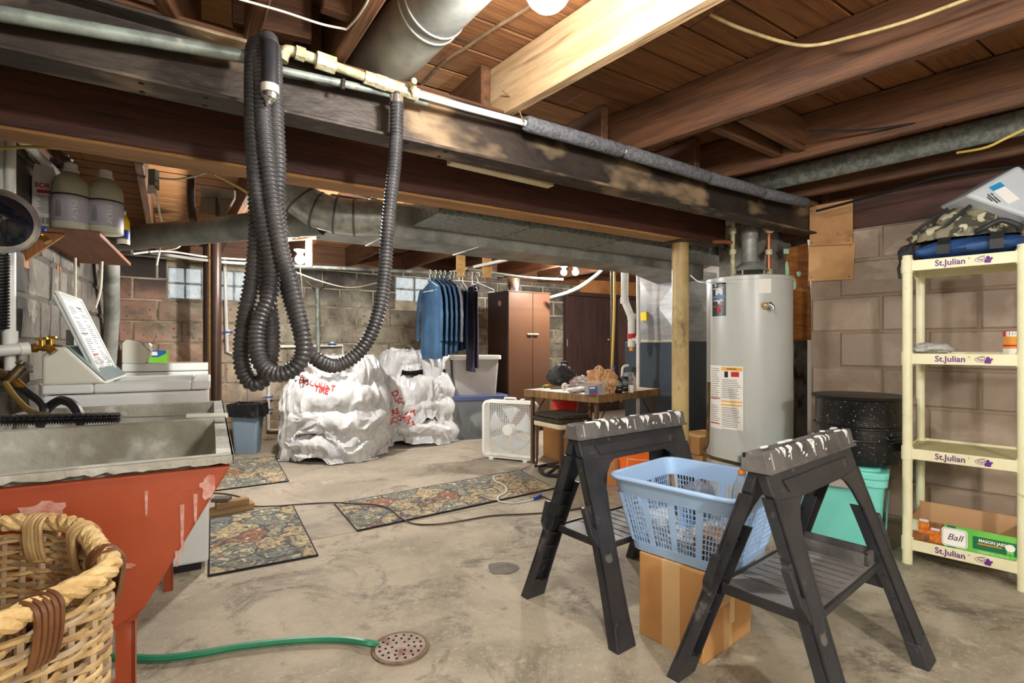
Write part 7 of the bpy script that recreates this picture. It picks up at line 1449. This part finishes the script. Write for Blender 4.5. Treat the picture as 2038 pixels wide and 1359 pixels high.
for k, (z0, z1, g) in enumerate(((0, .033, .0), (.036, .066, .012))): 
    b_ = rbox(.205 - g, .18 - g, .05, z0, z1); b_.xf(Matrix.Translation((.19, .17, 0))); b_.build('rug_fold', m_shag, fr, smooth=40, bevel=.012, seg=3)
# red bucket on a box under the table; orange bucket; cartons
xb = thing('cardboard_box', 'cardboard box under the table with the red bucket on it', 'box', (.50, 4.93, 0), .5); MB().box((0, 0, .15), (.3, .3, .3)).build('carton', m_card, xb, bevel=.003); MB().box((0, 0, .3005), (.06, .3, .001)).build('tape', m_tape, xb)
rbk = thing('bucket', 'red bucket under the card table', 'bucket', (.50, 4.93, .302), 0); m_redb = mat('red_bucket', srgb(214, 44, 38), .4); MB().lathe([(.10, 0), (.125, .24), (.132, .24), (.132, .255), (.122, .255), (.098, .006), (1e-4, .006)], 32).build('pail', m_redb, rbk, smooth=40); MB().tube([V((math.cos(a) * .13, math.sin(a) * .13, .22 - .03 * math.sin(a))) for a in [PI * 1.05 + PI * .9 * k / 12 for k in range(13)]], .003, 6).build('bail_handle', m_steel, rbk)
hb = thing('bucket', 'orange five gallon bucket with a white printed square', 'bucket', (.925, 3.80, 0), 0); m_or = mat('orange_bucket', srgb(242, 112, 32), .38)
MB().lathe([(.128, 0), (.132, .004), (.146, .29), (.152, .292), (.152, .305), (.147, .307), (.147, .318), (.153, .32), (.153, .333), (.148, .335), (.149, .365), (.154, .368), (.152, .376), (.143, .376), (.126, .006), (1e-4, .006)], 48).build('pail', m_or, hb, smooth=30)
ha = -PI / 2 - .25; rz_ = lambda z: lerp(.132, .146, z / .29) + .0012
def hw(x, y): z = .165 + y; r = rz_(z); return V((math.cos(ha + x / r) * r, math.sin(ha + x / r) * r, z))
for (xa, ya, xb_, yb) in ((-.085, .085, .085, .085), (-.085, -.085, .085, -.085), (-.085, -.085, -.085, .085), (.085, -.085, .085, .085)):
    mb = MB(); mb.tube([hw(lerp(xa, xb_, k / 8), lerp(ya, yb, k / 8)) for k in range(9)], .0022, 5); mb.build('print_frame', m_label, hb)
def hdt(s, ox, oy, sz): 
    ct, st_ = math.cos(PI / 4 * .9), math.sin(PI / 4 * .9); text(hb, s, m_label, (0, 0, 0), (1, 0, 0), (0, 0, 1), sz, bold=.0015, squash=.8, wrap=lambda x, y: hw(ox + x * ct - y * st_, oy + x * st_ + y * ct))
hdt('THE', -.042, .006, .05); hdt('HOME', -.004, -.0, .052); hdt('DEPOT', .036, -.006, .05)
MB().tube([V((math.cos(a) * .157, math.sin(a) * .157, .335 - .09 * math.sin(k / 14 * PI))) for k, a in enumerate([-.1 + (PI + .2) * k / 14 for k in range(15)])], .003, 6).build('bail_handle', m_steel, hb)
for (c_, d_, rz_2, lab) in (((.70, 3.98, 0), (.22, .12, .28), -.2, 'cardboard box standing left of the orange bucket'), ((1.52, 4.22, 0), (.32, .30, .20), .55, 'low cardboard box behind the steel column')):
    k_ = thing('cardboard_box', lab, 'box', c_, rz_2); MB().box((0, 0, d_[2] / 2), d_).build('carton', m_card, k_, bevel=.003); MB().box((0, 0, d_[2] + .0006), (d_[0], .05, .001)).build('tape', m_tape, k_)
k_ = thing('cardboard_box', 'flat cardboard box stacked on the low box behind the column', 'box', (1.53, 4.22, .204), .5); MB().box((0, 0, .07), (.34, .26, .14)).build('carton', m_card, k_, bevel=.003); MB().box((0, 0, .1406), (.34, .05, .001)).build('tape', m_tape, k_)
# ---- plumbing on the back wall
wp_ = thing('water_piping', 'white plastic water pipes with blue valves on the back wall', 'pipe', BW(450, 860), 0, world=True)
MB().tube([BW(447, 520), BW(452, 700), BW(470, 706), BW(496, 706), BW(500, 690), BW(600, 689), BW(682, 687), BW(682, 706)], .016, 12).build('pipe', m_pvc, wp_, smooth=50); MB().tube([BW(535, 690), BW(534, 855), BW(580, 855)], .016, 12).build('pipe', m_pvc, wp_, smooth=50); MB().cyl(BW(500, 690), BW(500, 760), .03, 14).build('filter_housing', m_pvc, wp_, smooth=50)
for (x, y) in ((453, 661), (661, 685), (534, 790), (534, 815)): c0 = BW(x, y, .075); MB().tube([c0 - B * .05, c0 + B * .05], .009, 8).build('valve_lever', m_blueh, wp_); MB().cyl(BW(x, y + 5, .05), BW(x, y - 5, .05), .024, 12).build('valve_body', m_pvc, wp_, smooth=50)
dpp = thing('drain_pipe', 'grey iron drain pipe with a Y top on the back wall', 'pipe', BW(633, 700), 0, world=True); MB().cyl(BW(634, 720, .08), BW(631, 575, .08), .022, 14).build('pipe', m_pipeg, dpp, smooth=True); MB().cyl(BW(633, 663, .08), BW(633, 672, .08), .03, 14).build('coupling', m_pipeg, dpp, smooth=True)
for dx in (-22, 22): MB().tube([BW(631, 580, .08), BW(631 + dx, 558, .08)], .009, 8).build('brace', m_steel, dpp)
